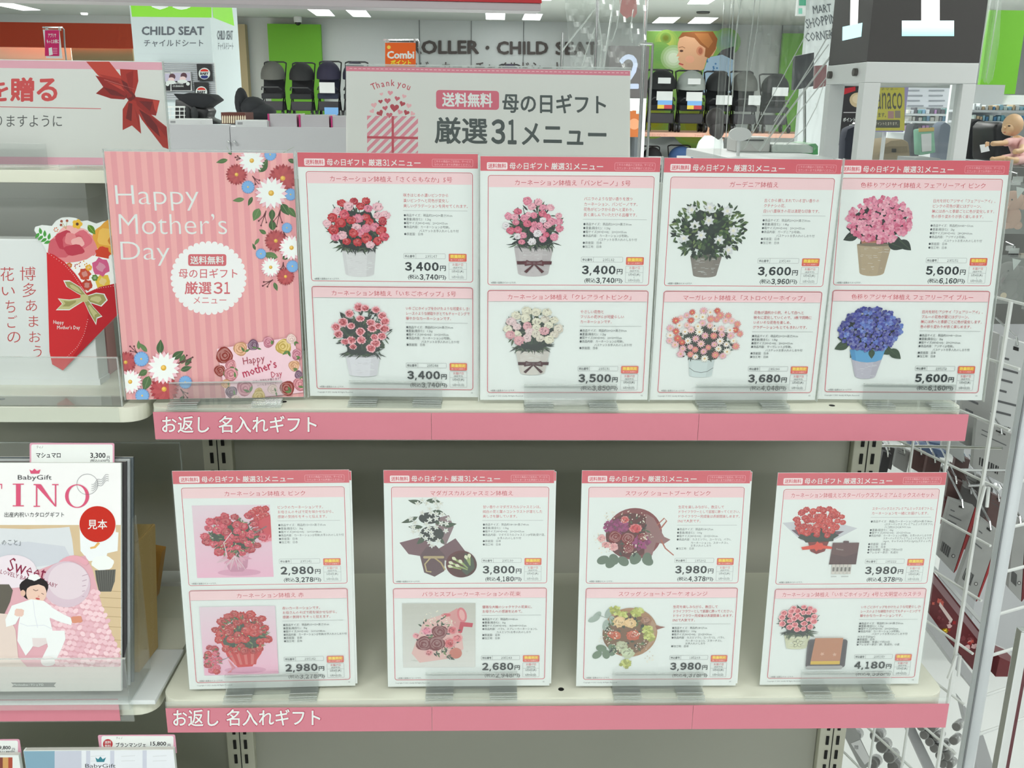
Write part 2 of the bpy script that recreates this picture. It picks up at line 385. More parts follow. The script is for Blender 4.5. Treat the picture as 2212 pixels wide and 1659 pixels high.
# ------------------------------------------------------------------ flower pictures on the cards
DG = [pc(52, 60, 56), pc(62, 78, 62), pc(78, 94, 72), pc(44, 50, 50)]
LG = [pc(88, 110, 70), pc(70, 92, 62), pc(112, 128, 86), pc(56, 74, 56)]
def scatter(rng, n, cx, cy, rx, ry, d, tries=40):
    out = []
    for _ in range(n*tries):
        if len(out) >= n: break
        a = rng.random()*2*pi; r = math.sqrt(rng.random()); x = cx+rx*r*cos(a); y = cy+ry*r*sin(a)
        if all((x-p[0])**2+(y-p[1])**2 > d*d for p in out): out.append((x, y))
    out.sort(key=lambda p: p[1]); return out
def mixc(a, b, t): return tuple(x+(y-x)*t for x, y in zip(a, b))
def ruff(P, x, y, r, col, rng, n=20, amp=.2, ry=None):
    """frilled petal edge"""
    ry = ry or r; P.poly([(x+r*(1-amp*rng.random()-(amp*.5 if i % 2 else 0))*cos(2*pi*i/n), y+ry*(1-amp*rng.random()-(amp*.5 if i % 2 else 0))*sin(2*pi*i/n)) for i in range(n)], col)
def carn(P, x, y, r, c, rng, edge=None):
    D = (.03, .006, .012, 1); q = .86+.28*rng.random(); ryy = r*rng.uniform(.78, 1.05)
    ruff(P, x, y, r*1.06, edge or mixc(c, D, .12), rng, 20, .22, ryy*1.06)
    if edge: ruff(P, x, y, r*.82, mixc(c, edge, .2), rng, 16, .3, ryy*.82)
    else: ruff(P, x-r*.08, y-r*.1, r*.8, mixc(c, WHITE, .08*q), rng, 14, .3, ryy*.78)
    for k in range(9):
        a = rng.random()*6.28; d = r*rng.uniform(.12, .66); rr_ = r*rng.uniform(.16, .34)
        cc = mixc(c, D, rng.uniform(.2, .6)) if k % 3 else mixc(c, edge or WHITE, rng.uniform(.1, .3) if not edge else rng.uniform(.4, .8))
        P.leaf(x+d*cos(a)-rr_*cos(a+1.5)*.9, y+d*sin(a)-rr_*sin(a+1.5)*.9, rr_*2, rr_*.75, a+1.5, cc, n=4, bend=.7)
def daisy(P, x, y, r, c, rng, n=13, cc=None, wpt=.34, base=None):
    if base: P.blob(x+r*.06, y+r*.06, r*.98, base, n, .12, rng, n*3)
    a0 = rng.random()*6
    for k in range(n): P.leaf(x, y, r*rng.uniform(.92, 1.04), r*wpt, a0+2*pi*k/n, c, n=5)
    P.ell(x, y, r*.22, cc or pc(206, 160, 70), n=10)
    P.ell(x-r*.04, y-r*.04, r*.13, mixc(cc or pc(206, 160, 70), WHITE, .35), n=8)
def rose(P, x, y, r, c, rng):
    for k in range(6):
        t = 1-k*.16; a = rng.random()*6
        P.blob(x+r*.06*cos(a), y+r*.06*sin(a), r*t, mixc(c, WHITE if k % 2 else (.02, 0, .01, 1), .16 if k % 2 else .3), 3+k % 3, .07, rng, 16)
def floret(P, x, y, r, c, rng):
    a0 = rng.random()*6
    for k in range(4): P.ell(x+r*.5*cos(a0+k*pi/2), y+r*.5*sin(a0+k*pi/2), r*.55, mixc(c, WHITE if k % 2 else (.05, .02, .05, 1), rng.uniform(.02, .2)), n=8)
    P.ell(x, y, r*.12, mixc(c, (.1, .02, .05, 1), .5), n=6)
def star(P, x, y, r, c, rng, n=5):
    a0 = rng.random()*6
    for k in range(n): P.leaf(x, y, r, r*.55, a0+2*pi*k/n, mixc(c, (.3, .33, .3, 1), rng.uniform(0, .25)), n=4)
    P.ell(x, y, r*.15, pc(190, 190, 150), n=6)
def gyps(P, x, y, r, n, rng):
    for k in range(n):
        a = rng.random()*6.28; q = r*math.sqrt(rng.random()); u, v = x+q*cos(a), y+q*sin(a)
        P.ell(u, v, rng.uniform(.45, .95), pc(222, 216, 200) if k % 3 else pc(196, 186, 172), n=7)
def grass(P, cx, cy, rx, ry, n, rng, L=14, cols=DG):
    for k in range(n):
        a = rng.uniform(.1, pi-.1); x = cx+rx*.8*rng.uniform(-1, 1)
        P.leaf(x, cy+ry*rng.uniform(-.5, .5), L*rng.uniform(.6, 1.1), 1.5, rng.choice([a, rng.uniform(0, .7), pi-rng.uniform(0, .7)]), rng.choice(cols), n=4, bend=rng.uniform(-.6, .6))
def pot(P, cx, t, hw, b, hb, c, rng, weave=True, rim=None):
    d = (b-t)*.11
    P.poly([(cx-hw, t), (cx-hb, b-d)]+[(cx-hb*cos(pi*i/8), b-d+d*sin(pi*i/8)) for i in range(1, 8)]+[(cx+hb, b-d), (cx+hw, t)], c)
    sh = mixc(c, (.12, .11, .12, 1), .28)
    P.poly([(cx+hw*.5, t), (cx+hb*.45, b-d*.1), (cx+hb*.98, b-d), (cx+hw, t)], mixc(c, sh, .45))
    P.poly([(cx-hw, t), (cx-hb*.98, b-d), (cx-hb*.78, b-d*.4), (cx-hw*.8, t)], mixc(c, sh, .3))
    if weave:
        for k in range(46):
            y = rng.uniform(t+1, b-d); w = hw+(hb-hw)*(y-t)/(b-t); x = cx+rng.uniform(-.9, .7)*w; l = rng.uniform(2, 6)
            P.line([(x, y), (min(x+l, cx+w*.95), y+rng.uniform(-.3, .3))], rng.uniform(.25, .6), mixc(c, WHITE if k % 2 else sh, .6))
    P.ell(cx, t, hw, mixc(c, (.05, .05, .05, 1), .55), ry=2.2, n=18)
def ribbon(P, cx, cy, c, s=1.0, band=0):
    if band: P.poly([(cx-band, cy-3), (cx+band, cy-3), (cx+band-.5, cy+1), (cx-band+.5, cy+1)], mixc(c, (.02, .01, .01, 1), .25))
    for d in (-1, 1):
        P.poly([(cx, cy-.8*s), (cx+d*9*s, cy-4.5*s), (cx+d*12*s, cy-1*s), (cx+d*11*s, cy+3*s), (cx, cy+.8*s)], c)
        P.poly([(cx+d*.6, cy), (cx+d*12*s, cy+10*s), (cx+d*9*s, cy+12*s), (cx-d*.6, cy+1)], mixc(c, (.03, .01, .01, 1), .3))
        P.poly([(cx+d*2, cy-.4), (cx+d*9*s, cy-3*s), (cx+d*9*s, cy+1*s)], mixc(c, WHITE, .12))
    P.rr(cx-1.6*s, cy-1.8*s, cx+1.6*s, cy+1.8*s, .8*s, mixc(c, WHITE, .08))
def bush(P, cx, cy, rx, ry, n, cols, rng, leafL=9, w=3.4):
    for k in range(n):
        a = rng.random()*6.28; q = math.sqrt(rng.random()); x = cx+rx*q*cos(a); y = cy+ry*q*sin(a)
        P.leaf(x, y, leafL*rng.uniform(.6, 1.1), w*rng.uniform(.7, 1.2), a+rng.uniform(-1, 1), rng.choice(cols), n=4)
RED = pc(190, 42, 52); CRIM = pc(176, 36, 56); PNK = pc(214, 122, 146); LPK = pc(226, 178, 188); CRM = pc(214, 210, 190)
def potplant(P, rng, cx, cy, rx, ry, n, r, cols, potc, pt, hw, pb, hb, edge=None, kind='carn', spill=True, bow=None, band=0):
    P.blob(cx, cy+ry*.3, rx*.66, mixc(DG[0], DG[3], .5), 7, .1, rng, 26, ry=ry*.72); bush(P, cx, cy+ry*.2, rx*.8, ry*.85, 120, DG, rng, 9, 2.2)
    pot(P, cx, pt, hw, pb, hb, potc, rng)
    if spill: grass(P, cx, pt-5, hw*1.15, 5, 55, rng, 13)
    P.blob(cx, pt-9, hw*.95, DG[3], 5, .1, rng, 20, ry=9)
    for x, y in scatter(rng, 14, cx, cy, rx*1.05, ry*1.02, r*1.2):
        a = math.atan2(y-cy-ry, x-cx); P.line([(x, y), (cx+(x-cx)*.3, pt-8)], .8, DG[1])
    for x, y in scatter(rng, n, cx, cy, rx-r*.5, ry-r*.4, r*1.18):
        c = rng.choice(cols); q = r*rng.uniform(.85, 1.12)
        if kind == 'carn': carn(P, x, y, q, c, rng, edge)
        elif kind == 'daisy': daisy(P, x, y, q, c, rng)
        elif kind == 'floret': floret(P, x, y, q, c, rng)
    grass(P, cx, pt-3, hw, 2, 12, rng, 9)
    if bow: ribbon(P, cx+1, (pt+pb)/2+2, bow, 1.0, hw*.9)
def wrapped(P, rng, c1, cols, x0, y0, dark, pink=True):
    """square photograph of a wrapped carnation pot on a pink ground"""
    P.grect(19, 47, 111, 147, pc(214, 196, 206), pc(222, 172, 194), 14, vert=True)
    P.z += 2e-6
    if pink:
        for x, y in scatter(rng, 9, 100, 58, 11, 12, 5): carn(P, min(x, 105), max(y, 53), 6, RED, rng)
        P.poly([(94, 70), (111, 62), (111, 96), (102, 98)], pc(196, 66, 80))
        for k in range(5): P.line([(101+k*2, 88), (97+k*2, 99), (111, 92+k)], .7, pc(226, 150, 166))
    P.ell(70, 140, 26, pc(206, 150, 176), ry=5, n=20)
    cx, cy = x0, y0
    wc = pc(206, 140, 166) if pink else pc(196, 50, 54)
    if pink:
        P.poly([(cx-15, cy+26), (cx-9, cy+47), (cx-6, cy+51), (cx+8, cy+51), (cx+14, cy+45), (cx+17, cy+24)], pc(190, 134, 158))
        for k in range(15):
            a = -.3+k*.27; P.leaf(cx+rng.uniform(-4, 4), cy+28, rng.uniform(14, 24), 6, a, mixc(wc, WHITE, rng.uniform(0, .4)), mixc(wc, (.2, .03, .08, 1), .3))
    else:
        P.poly([(cx-30, cy+4), (cx-20, cy+34), (cx-8, cy+50), (cx+10, cy+49), (cx+22, cy+30), (cx+30, cy+2)], wc)
        for k in range(8): P.poly([(cx-26+k*6, cy+8), (cx-12+k*3.4, cy+46), (cx-9+k*3.4, cy+46), (cx-21+k*6, cy+10)], mixc(wc, (.1, 0, 0, 1) if k % 2 else WHITE, .14))
    P.blob(cx, cy+3, 26, mixc(DG[0], LG[3], .5), 7, .1, rng, 22, ry=22); bush(P, cx, cy+4, 28, 24, 70, LG, rng, 8, 1.8)
    for x, y in scatter(rng, 34, cx, cy-1, 36, 30, 7.2): carn(P, x, y, 6.8*rng.uniform(.8, 1.15), rng.choice(cols), rng)
    for k in range(26):
        a = rng.random()*6.28; P.leaf(cx+24*cos(a), cy+20*sin(a), rng.uniform(4, 9), 1.6, a+rng.uniform(-1, 1), rng.choice(LG), n=4)
    for k in range(12): P.ell(cx+rng.uniform(-26, 26), cy+rng.uniform(-22, 22), .9, pc(176, 196, 150), n=6)
    if pink:
        P.line([(cx-2, cy-4), (cx-12, cy+10), (cx-9, cy+30)], .9, pc(216, 200, 204)); P.line([(cx+24, cy-2), (cx+40, cy-12)], 1.2, pc(110, 116, 116))
        for a in (-.9, -.35, .2, .7): P.line([(cx, cy+28), (cx+sin(a)*14, cy+42), (cx+sin(a)*18, cy+48)], 1.5, mixc(wc, WHITE, .45), .6)
    else:
        for x, y in scatter(rng, 13, 30, 124, 9, 20, 5.5):
            if y < 142: carn(P, max(x, 24.5), y, 5.4, rng.choice([CRIM, pc(206, 86, 110), RED]), rng)
        bush(P, 31, 122, 7, 15, 16, LG, rng, 6, 1.6)
        for k in range(5): P.line([(50, 124), (58-k, 136), (48+k, 143)], .5, pc(206, 120, 130))
        P.line([(38, 126), (56, 118)], 1.4, pc(120, 124, 124), .3)
def art(P, key, rng):
    if key == 'sakura': potplant(P, rng, 66, 84, 40, 34, 34, 6.6, [RED, CRIM, RED, PNK, pc(206, 74, 96), LPK], pc(204, 204, 206), 119, 20, 152, 17)
    elif key == 'ichigo': potplant(P, rng, 66, 76, 38, 31, 24, 6.3, [pc(186, 66, 76), pc(176, 56, 66)], pc(206, 206, 212), 113, 21, 141, 17, edge=pc(222, 168, 176))
    elif key == 'bambino': potplant(P, rng, 62, 80, 36, 29, 36, 5.2, [PNK, pc(216, 134, 158), pc(224, 160, 176), pc(220, 214, 218), pc(204, 92, 120)], pc(182, 176, 178), 110, 23, 147, 18, bow=pc(88, 38, 48))
    elif key == 'claire': potplant(P, rng, 63, 70, 36, 24, 27, 6.6, [CRM, pc(208, 200, 186), pc(216, 190, 192), CRM, pc(210, 156, 164)], pc(196, 192, 186), 101, 21, 134, 15, bow=pc(70, 30, 40))
    elif key == 'gardenia':
        pot(P, 56, 120, 19, 147, 14, pc(128, 122, 116), rng); P.blob(57, 90, 32, DG[0], 7, .12, rng, 26, ry=26); bush(P, 57, 87, 42, 33, 300, DG+LG, rng, 8, 3.2); bush(P, 57, 110, 30, 14, 60, DG, rng, 8, 3.4)
        for x, y in [(35, 63), (56, 60), (77, 64), (56, 76), (40, 82), (86, 88), (28, 98), (48, 94), (70, 100), (82, 112)]:
            star(P, x, y, 7.2, pc(206, 208, 212), rng, 7); star(P, x, y, 4.6, pc(220, 220, 220), rng, 6); P.blob(x, y, 1.8, pc(214, 210, 190), 4, .2, rng, 8)
        bush(P, 57, 90, 40, 30, 34, LG, rng, 7, 3)
    elif key == 'margaret':
        pot(P, 60, 112, 16, 137, 14, pc(192, 204, 204), rng, weave=False); P.line([(45, 124), (52, 129), (60, 130.5), (68, 129), (75, 124)], .6, pc(70, 70, 74))
        P.blob(62, 92, 30, DG[0], 7, .1, rng, 24, ry=22); bush(P, 62, 92, 34, 22, 150, DG, rng, 6, 1.8)
        for x, y in scatter(rng, 62, 62, 80, 45, 33, 6.6): daisy(P, x, y, rng.uniform(4.6, 6.2), rng.choice([pc(222, 214, 210), pc(222, 180, 182), pc(210, 134, 130), pc(222, 218, 208), pc(216, 166, 176), pc(198, 92, 82)]), rng, 11)
    elif key in ('ajipink', 'ajiblue'):
        bl = key == 'ajiblue'; cx = 58
        for x, y, a in ((34, 98, 2.7), (48, 102, 2.2), (72, 103, .5), (84, 106, .7), (64, 106, 1.4), (38, 94, 3.3)): P.leaf(x, y-6, 20, 12, a, DG[1] if bl else DG[0], DG[2])
        if bl:
            pot(P, 57, 101, 22, 140, 13, pc(178, 176, 188), rng); P.poly([(35, 101), (38.5, 114), (48, 117), (58, 118), (68, 117), (75.5, 114), (79, 101)], pc(96, 156, 198))
            P.poly([(35, 101), (38.5, 114), (44, 116), (41, 101)], pc(84, 140, 184)); P.leaf(62, 100, 13, 8, 1.5, DG[1], DG[2])
            cols = [pc(62, 66, 146), pc(76, 84, 164), pc(54, 56, 128), pc(92, 116, 186), pc(70, 74, 154)]
        else:
            P.poly([(36, 97), (46, 92), (58, 100), (66, 108), (40, 108)], pc(176, 122, 102)); pot(P, 54, 106, 21, 146, 15, pc(168, 152, 128), rng)
            P.leaf(70, 103, 22, 13, .35, DG[0], DG[2]); cols = [pc(208, 118, 146), pc(196, 92, 124), pc(220, 150, 170), pc(212, 130, 156)]
        P.blob(cx, 76, 32, DG[3], 7, .08, rng, 24, ry=24)
        for x, y in scatter(rng, 115, cx, 75, 38, 28, 3.9): floret(P, x, y, rng.uniform(3.0, 4.4), rng.choice(cols), rng)
    elif key == 'pinkcarn': wrapped(P, rng, None, [pc(190, 46, 68), pc(178, 40, 60), pc(204, 70, 92)], 66, 88, None, True)
    elif key == 'redcarn': wrapped(P, rng, None, [pc(188, 40, 42), pc(176, 36, 40)], 69, 86, None, False)
    elif key == 'jasmine':
        pu = pc(112, 82, 90)
        P.poly([(17, 100), (44, 92), (66, 112), (60, 122), (28, 116)], pu); P.poly([(62, 66), (78, 62), (84, 78), (74, 104), (60, 96)], mixc(pu, WHITE, .1))
        P.poly([(60, 112), (86, 94), (98, 112), (84, 128), (62, 122)], mixc(pu, (.05, .03, .04, 1), .1)); P.poly([(42, 118), (47, 142), (60, 148), (72, 140), (73, 118), (62, 104), (50, 106)], mixc(pu, (.03, .02, .02, 1), .4))
        for x, y, a, l in ((50, 42, 0, 20), (46, 45, 3.2, 18), (58, 56, .2, 18), (40, 64, 2.6, 22), (60, 72, .1, 22), (46, 78, 3.0, 18), (72, 78, -.4, 16), (55, 60, 1.6, 14), (62, 92, .6, 14), (48, 92, 2.2, 14)): P.leaf(x, y, l, 6.5, a, DG[1], DG[2], bend=.3)
        P.ell(54, 66, 13, DG[3], ry=8, n=18); P.ell(57, 88, 15, DG[3], ry=11, n=18)
        for x, y in scatter(rng, 34, 55, 72, 25, 34, 5.2): star(P, x, y, 4.1, pc(214, 216, 212), rng)
        P.line([(55, 121), (48, 130), (50, 140), (56, 141)], 1.8, pc(178, 160, 118)); P.line([(60, 121), (68, 128), (73, 138)], 2, pc(170, 150, 110)); P.rr(46, 118.5, 72, 122, 1.5, pc(170, 152, 116))
        P.ell(93, 130, 19, pc(92, 46, 50), n=40); P.ell(95, 131, 17.5, pc(78, 42, 44), n=30)
        P.poly([(98, 114), (108, 122), (110, 136), (100, 146), (94, 140)], pc(70, 78, 66))
        for x, y, a in ((84, 122, .75), (80, 128, .5), (79, 133, .35), (92, 126, .9), (88, 132, .5), (99, 120, 1.2), (103, 118, 1.5)):
            P.line([(x, y), (x+15*cos(a), y+13*sin(a))], 3.2, pc(142, 158, 100), 1.4); P.leaf(x-3*cos(a), y-3*sin(a), 7, 4.4, a, pc(208, 210, 180))
    elif key == 'rosebq':
        P.grect(19, 45, 111, 139, pc(180, 180, 172), pc(204, 204, 200), 12, vert=True); P.z += 2e-6
        for k in range(26): x = rng.uniform(22, 100); y = rng.uniform(47, 132); P.line([(x, y), (x+rng.uniform(2, 9), y+rng.uniform(-3, 3))], rng.uniform(.5, 1.6), pc(186, 186, 180))
        P.poly([(46, 70), (78, 58), (92, 76), (96, 112), (78, 126), (40, 132), (30, 118)], pc(210, 172, 168)); P.poly([(76, 60), (88, 52), (98, 74), (92, 90), (84, 78)], pc(198, 140, 140))
        P.ell(94, 62, 6, pc(200, 112, 120), ry=11, n=18, rot=-.2); P.ell(94, 62, 3.5, pc(214, 160, 160), ry=8, n=14, rot=-.2); P.poly([(92, 72), (108, 74), (107, 80), (96, 79), (94, 88), (89, 88)], pc(180, 60, 80)); P.ell(74, 62, 6, pc(196, 96, 106), ry=2.5)
        bush(P, 62, 92, 26, 28, 70, DG+LG, rng, 7, 2.5); gyps(P, 58, 72, 17, 50, rng); gyps(P, 80, 74, 6, 14, rng)
        for x, y, r, c in ((50, 85, 8, PNK), (82, 84, 8, pc(200, 84, 96)), (36, 92, 5, pc(216, 132, 142)), (88, 96, 8, pc(210, 110, 118)), (78, 103, 9, pc(196, 70, 82)), (52, 117, 6, pc(206, 120, 126))): carn(P, x, y, r, c, rng, mixc(c, WHITE, .3))
        for x, y, r in ((66, 86, 10), (46, 104, 10.5), (62, 103, 10.5)): rose(P, x, y, r, pc(126, 44, 52), rng)
        P.ell(86, 118, 8, pc(186, 112, 100), ry=8); bush(P, 74, 120, 9, 7, 14, DG, rng, 6, 2); gyps(P, 72, 117, 9, 18, rng)
    elif key in ('swagpink', 'swagorange'):
        pk = key == 'swagpink'; wr = pc(122, 62, 66) if pk else pc(160, 122, 92)
        P.ell(66, 88, 35, wr, ry=36, n=36); P.ell(62, 90, 31, mixc(wr, (.03, .01, .01, 1), .55), ry=31, n=30)
        if pk:
            P.poly([(80, 60), (90, 66), (104, 92), (112, 96), (104, 102), (94, 100), (90, 118), (80, 124)], mixc(wr, WHITE, .12))
            for pts in ([(98, 82), (106, 70), (103, 66), (94, 76)], [(100, 96), (106, 108), (117, 118)]): P.line(pts, 2, pc(164, 96, 82), 1.4)
            for x, y, a in ((34, 122, 2.7), (42, 124, 2.2), (40, 118, 1.2), (50, 122, .8), (74, 120, 2.4), (80, 122, .7), (84, 116, 1.6), (70, 116, 1.9)): P.ell(x+6*cos(a), y+6*sin(a), 8, pc(96, 112, 98), ry=6, rot=a, n=16)
            bush(P, 58, 90, 27, 26, 50, DG, rng, 7, 2.4)
            for x, y in scatter(rng, 42, 44, 78, 15, 10, 2.6)+scatter(rng, 24, 76, 100, 10, 10, 2.6): P.blob(x, y, 2.3, rng.choice([pc(146, 62, 112), pc(120, 50, 92)]), 5, .2, rng, 9)
            for x, y, r, c in ((68, 80, 9.5, pc(196, 60, 70)), (54, 68, 6, pc(190, 60, 62)), (26, 94, 6, pc(214, 150, 150)), (32, 103, 6.5, pc(212, 140, 142)), (41, 106, 7, pc(214, 150, 152))): carn(P, x, y, r, c, rng, mixc(c, WHITE, .2))
            for x, y, r in ((43, 92, 8.5), (59, 94, 8.5), (77, 92, 6), (60, 108, 7)): rose(P, x, y, r, pc(136, 36, 40), rng)
            for x, y, r in ((54, 64, 10), (74, 66, 8), (30, 106, 9), (82, 92, 8), (62, 108, 10), (22, 94, 7), (36, 62, 7)): gyps(P, x, y, r, 16, rng)
        else:
            P.poly([(92, 66), (98, 76), (106, 80), (100, 84), (98, 100), (84, 118), (92, 100)], mixc(wr, WHITE, .1)); P.poly([(98, 78), (111, 80), (100, 84)], pc(140, 90, 80))
            for x, y, a in ((26, 60, 2.2), (24, 66, 2.7), (36, 64, -1.2), (36, 72, 1.8), (42, 66, 1.3)): P.ell(x+5*cos(a), y+5*sin(a), 8, pc(150, 164, 156), ry=4, rot=a, n=16)
            P.line([(25, 62), (34, 66), (44, 69)], .6, pc(120, 134, 124))
            for x, y, a in ((28, 118, 2.4), (34, 112, 3.4), (36, 116, 1.4), (42, 108, .8), (46, 112, 1.9)): P.ell(x+4*cos(a), y+4*sin(a), 7, pc(104, 124, 104), ry=5, rot=a, n=16)
            bush(P, 60, 92, 25, 25, 60, DG+LG, rng, 8, 3)
            for x0, y0, n in ((46, 56, 14), (56, 62, 12), (74, 58, 16), (88, 84, 14), (92, 94, 12), (62, 134, 14)):
                for x, y in scatter(rng, n, x0, y0, 7, 5.5, 2): P.blob(x, y, 2.5, rng.choice([pc(170, 176, 92), pc(190, 196, 120), pc(148, 152, 80)]), 5, .25, rng, 9)
            for x, y, r, c in ((52, 72, 9, pc(222, 190, 140)), (66, 74, 9, pc(220, 186, 134)), (86, 70, 8, pc(160, 116, 92)), (70, 92, 10, pc(192, 92, 66)), (48, 92, 8, pc(196, 96, 64)), (42, 90, 6, pc(190, 88, 60)), (56, 108, 9, pc(176, 180, 148)), (64, 118, 10, pc(186, 196, 162))): carn(P, x, y, r, c, rng)
            for x, y, r in ((44, 92, 9), (82, 108, 10), (34, 98, 8), (92, 124, 8), (48, 112, 8), (74, 88, 5), (38, 84, 6)): gyps(P, x, y, r, 14, rng)
    elif key == 'coffee':
        P.poly([(10, 70), (30, 68), (56, 88), (80, 76), (84, 72), (104, 78), (74, 96), (44, 98), (34, 94)], pc(188, 190, 196)); P.poly([(22, 80), (40, 80), (56, 92), (74, 82), (88, 82), (66, 98), (40, 96)], pc(98, 76, 90))
        P.blob(56, 88, 24, DG[0], 9, .1, rng, 26, ry=11)
        for x, y in scatter(rng, 38, 56, 68, 30, 21, 5.4): carn(P, x, y, 5.2*rng.uniform(.85, 1.2), rng.choice([pc(186, 46, 46), pc(198, 60, 56)]), rng)
        P.poly([(44, 97), (48, 110), (56, 114), (66, 110), (70, 96)], pc(120, 48, 50)); P.poly([(36, 104), (56, 100), (76, 104), (77, 107), (58, 106), (38, 108)], pc(206, 74, 58)); P.blob(57, 103, 6, pc(204, 70, 56), 5, .3, rng, 14)
        P.poly([(75, 98), (108, 98), (107, 129), (73, 129)], pc(84, 58, 62)); P.poly([(75, 98), (108, 98), (107, 112), (92, 118), (74, 114)], pc(98, 70, 72)); P.rr(88, 95.5, 95, 99, 1, pc(84, 58, 62)); P.text('Premium', 80, 108, 3.6, pc(190, 180, 176), .7, rot=.12)
        for k in range(5): P.rr(77+k*5, 129, 81.4+k*5, 143, .5, pc(196, 190, 184)); P.rect(78+k*5, 133, 80.6+k*5, 139, pc(110, 106, 104))
        for k, l in ((77, 7), (90, 9)): P.rect(k, 146, k+l, 147, pc(170, 172, 172))
    elif key == 'castella':
        potplant(P, rng, 42, 66, 26, 20, 25, 4.7, [pc(206, 96, 106), pc(200, 84, 96)], pc(198, 200, 172), 92, 17, 113, 13, edge=pc(226, 168, 172))
        for k in range(5): a = k*1.257-1.57; P.ell(43+3.6*cos(a), 104+3*sin(a), 3.4, pc(106, 106, 96), ry=1.9, rot=a, n=12); P.ell(43+3.6*cos(a), 104+3*sin(a), 3.0, pc(198, 200, 172), ry=1.55, rot=a, n=12)
        P.rr(56, 98, 107, 141, 4, pc(84, 78, 84)); P.rr(57, 138, 104, 143, 2, pc(160, 160, 160)); P.rr(58, 100, 105, 138, 3, pc(72, 66, 72))
        P.poly([(65, 96), (101, 96), (100, 131), (62, 131)], pc(176, 122, 94)); P.grect(62, 131, 100, 136, pc(206, 176, 74), pc(196, 160, 60), 3, vert=True)
        for x, y in ((76, 120), (92, 121)): star(P, x, y, 3, pc(206, 158, 136), rng, 5)

# ------------------------------------------------------------------ menu cards
HEAD = pc(200, 92, 104); FR = pc(196, 84, 98); TB = pc(228, 196, 200); TR = pc(186, 66, 78); GR = pc(66, 72, 76); DK = pc(40, 46, 50); LN = pc(150, 152, 154); BG = pc(214, 222, 220)
def entry(P, dy, e, rng):
    key, title, desc, specs, no, price, tax = e; y0 = 23.2
    Y = lambda v: v+dy
    x1 = 200.5
    P.frame(8, Y(y0), x1, Y(158), 3.4, .75, FR)
    P.rr(9.2, Y(y0+1.2), x1-1.2, Y(37.5), 2.2, TB); P.rect(9.2, Y(34), x1-1.2, Y(37.5), TB)
    vs, fs, a, b, c, d = glyphs(title); em = 7.3; w = (b-a)*em; cd = min(1, 176/w)
    P.text(title, 106, Y(34.6), em, TR, cd, al='c')
    y = 52.5
    for s in desc:
        g = glyphs(s); P.text(s, 119.5, Y(y), 4.75, TR, min(.86, 76/((g[3]-g[2])*4.75))); y += 6.45
    P.line([(119, Y(y-2.6)), (194, Y(y-2.6))], .35, LN)
    y += 4.6; dense = len(specs) > 8
    for s in specs:
        ind = s.startswith('　'); hang = not s.startswith('●')
        st = s.strip('　'); g = glyphs(st); P.text(st, 119.5+(18 if ind else 0), Y(y), 3.75, GR, min(.88, (78 if not ind else 60)/((g[3]-g[2])*3.75))); y += 4.0 if hang or dense else 4.75
    P.frame(118.5, Y(122), 168, Y(128.6), 1.2, .35, LN); P.line([(133, Y(122)), (133, Y(128.6))], .35, LN)
    P.text('申込番号', 125.8, Y(126.9), 3.5, GR, .85, bold=.015, al='c'); P.num(no, 144, Y(124), 158, Y(127.2), GR, 0, 1)
    P.num(price, 119.2, Y(132.8), 160.4, Y(143.9), DK, bold=.042); P.fit('円', 161.3, Y(137), 168.2, Y(143.8), DK, bold=.02)
    P.fit('(税込', 123, Y(148.6), 136.5, Y(155.2), DK, bold=.012); P.num(tax, 136.8, Y(148), 159.2, Y(155), DK, bold=.036); P.fit('円)', 159.6, Y(149.2), 168.6, Y(155.4), DK, bold=.012)
    P.rr(171.8, Y(122), 193, Y(131.8), 1.2, pc(206, 92, 84)); P.rr(173, Y(123), 191.8, Y(127.8), .5, pc(214, 142, 70))
    P.fit('数量限定', 174, Y(123.2), 191, Y(127.6), pc(236, 206, 90), bold=.03); P.fit('無くなり次第終了', 174, Y(128.6), 190.6, Y(130.8), pc(232, 196, 190))
    P.frame(171.8, Y(133), 193, Y(154.4), .8, .3, LN); P.line([(171.8, Y(141.4)), (193, Y(141.4))], .3, LN)
    P.text('お届け日', 182.4, Y(137), 3.7, TR, .9, al='c'); P.text('(指定不可)', 182.4, Y(140.4), 2.5, GR, al='c')
    P.text('5月4日(火)', 182.4, Y(145.4), 3.7, GR, .84, al='c'); P.line([(182.4, Y(146.8)), (182.4, Y(148.6))], .3, GR); P.text('5月9日(日)', 182.4, Y(152.7), 3.7, GR, .84, al='c')
    art(P, key, rng)
    P.text('※掲載の画像はイメージです。', 12, Y(155.6), 2.7, GR, .86)
SZ = lambda a, b, c: ['●商品サイズ：現品約'+a, '●重量(箱含む)：'+b, '●箱サイズ(W×D×H)：'+c]
BS = '　バスケットお手入れのしおり付'
C5 = ['●商品内容：カーネーション(5号鉢)、', BS, '●原産国：日本']; KO = ['●加工地：日本']
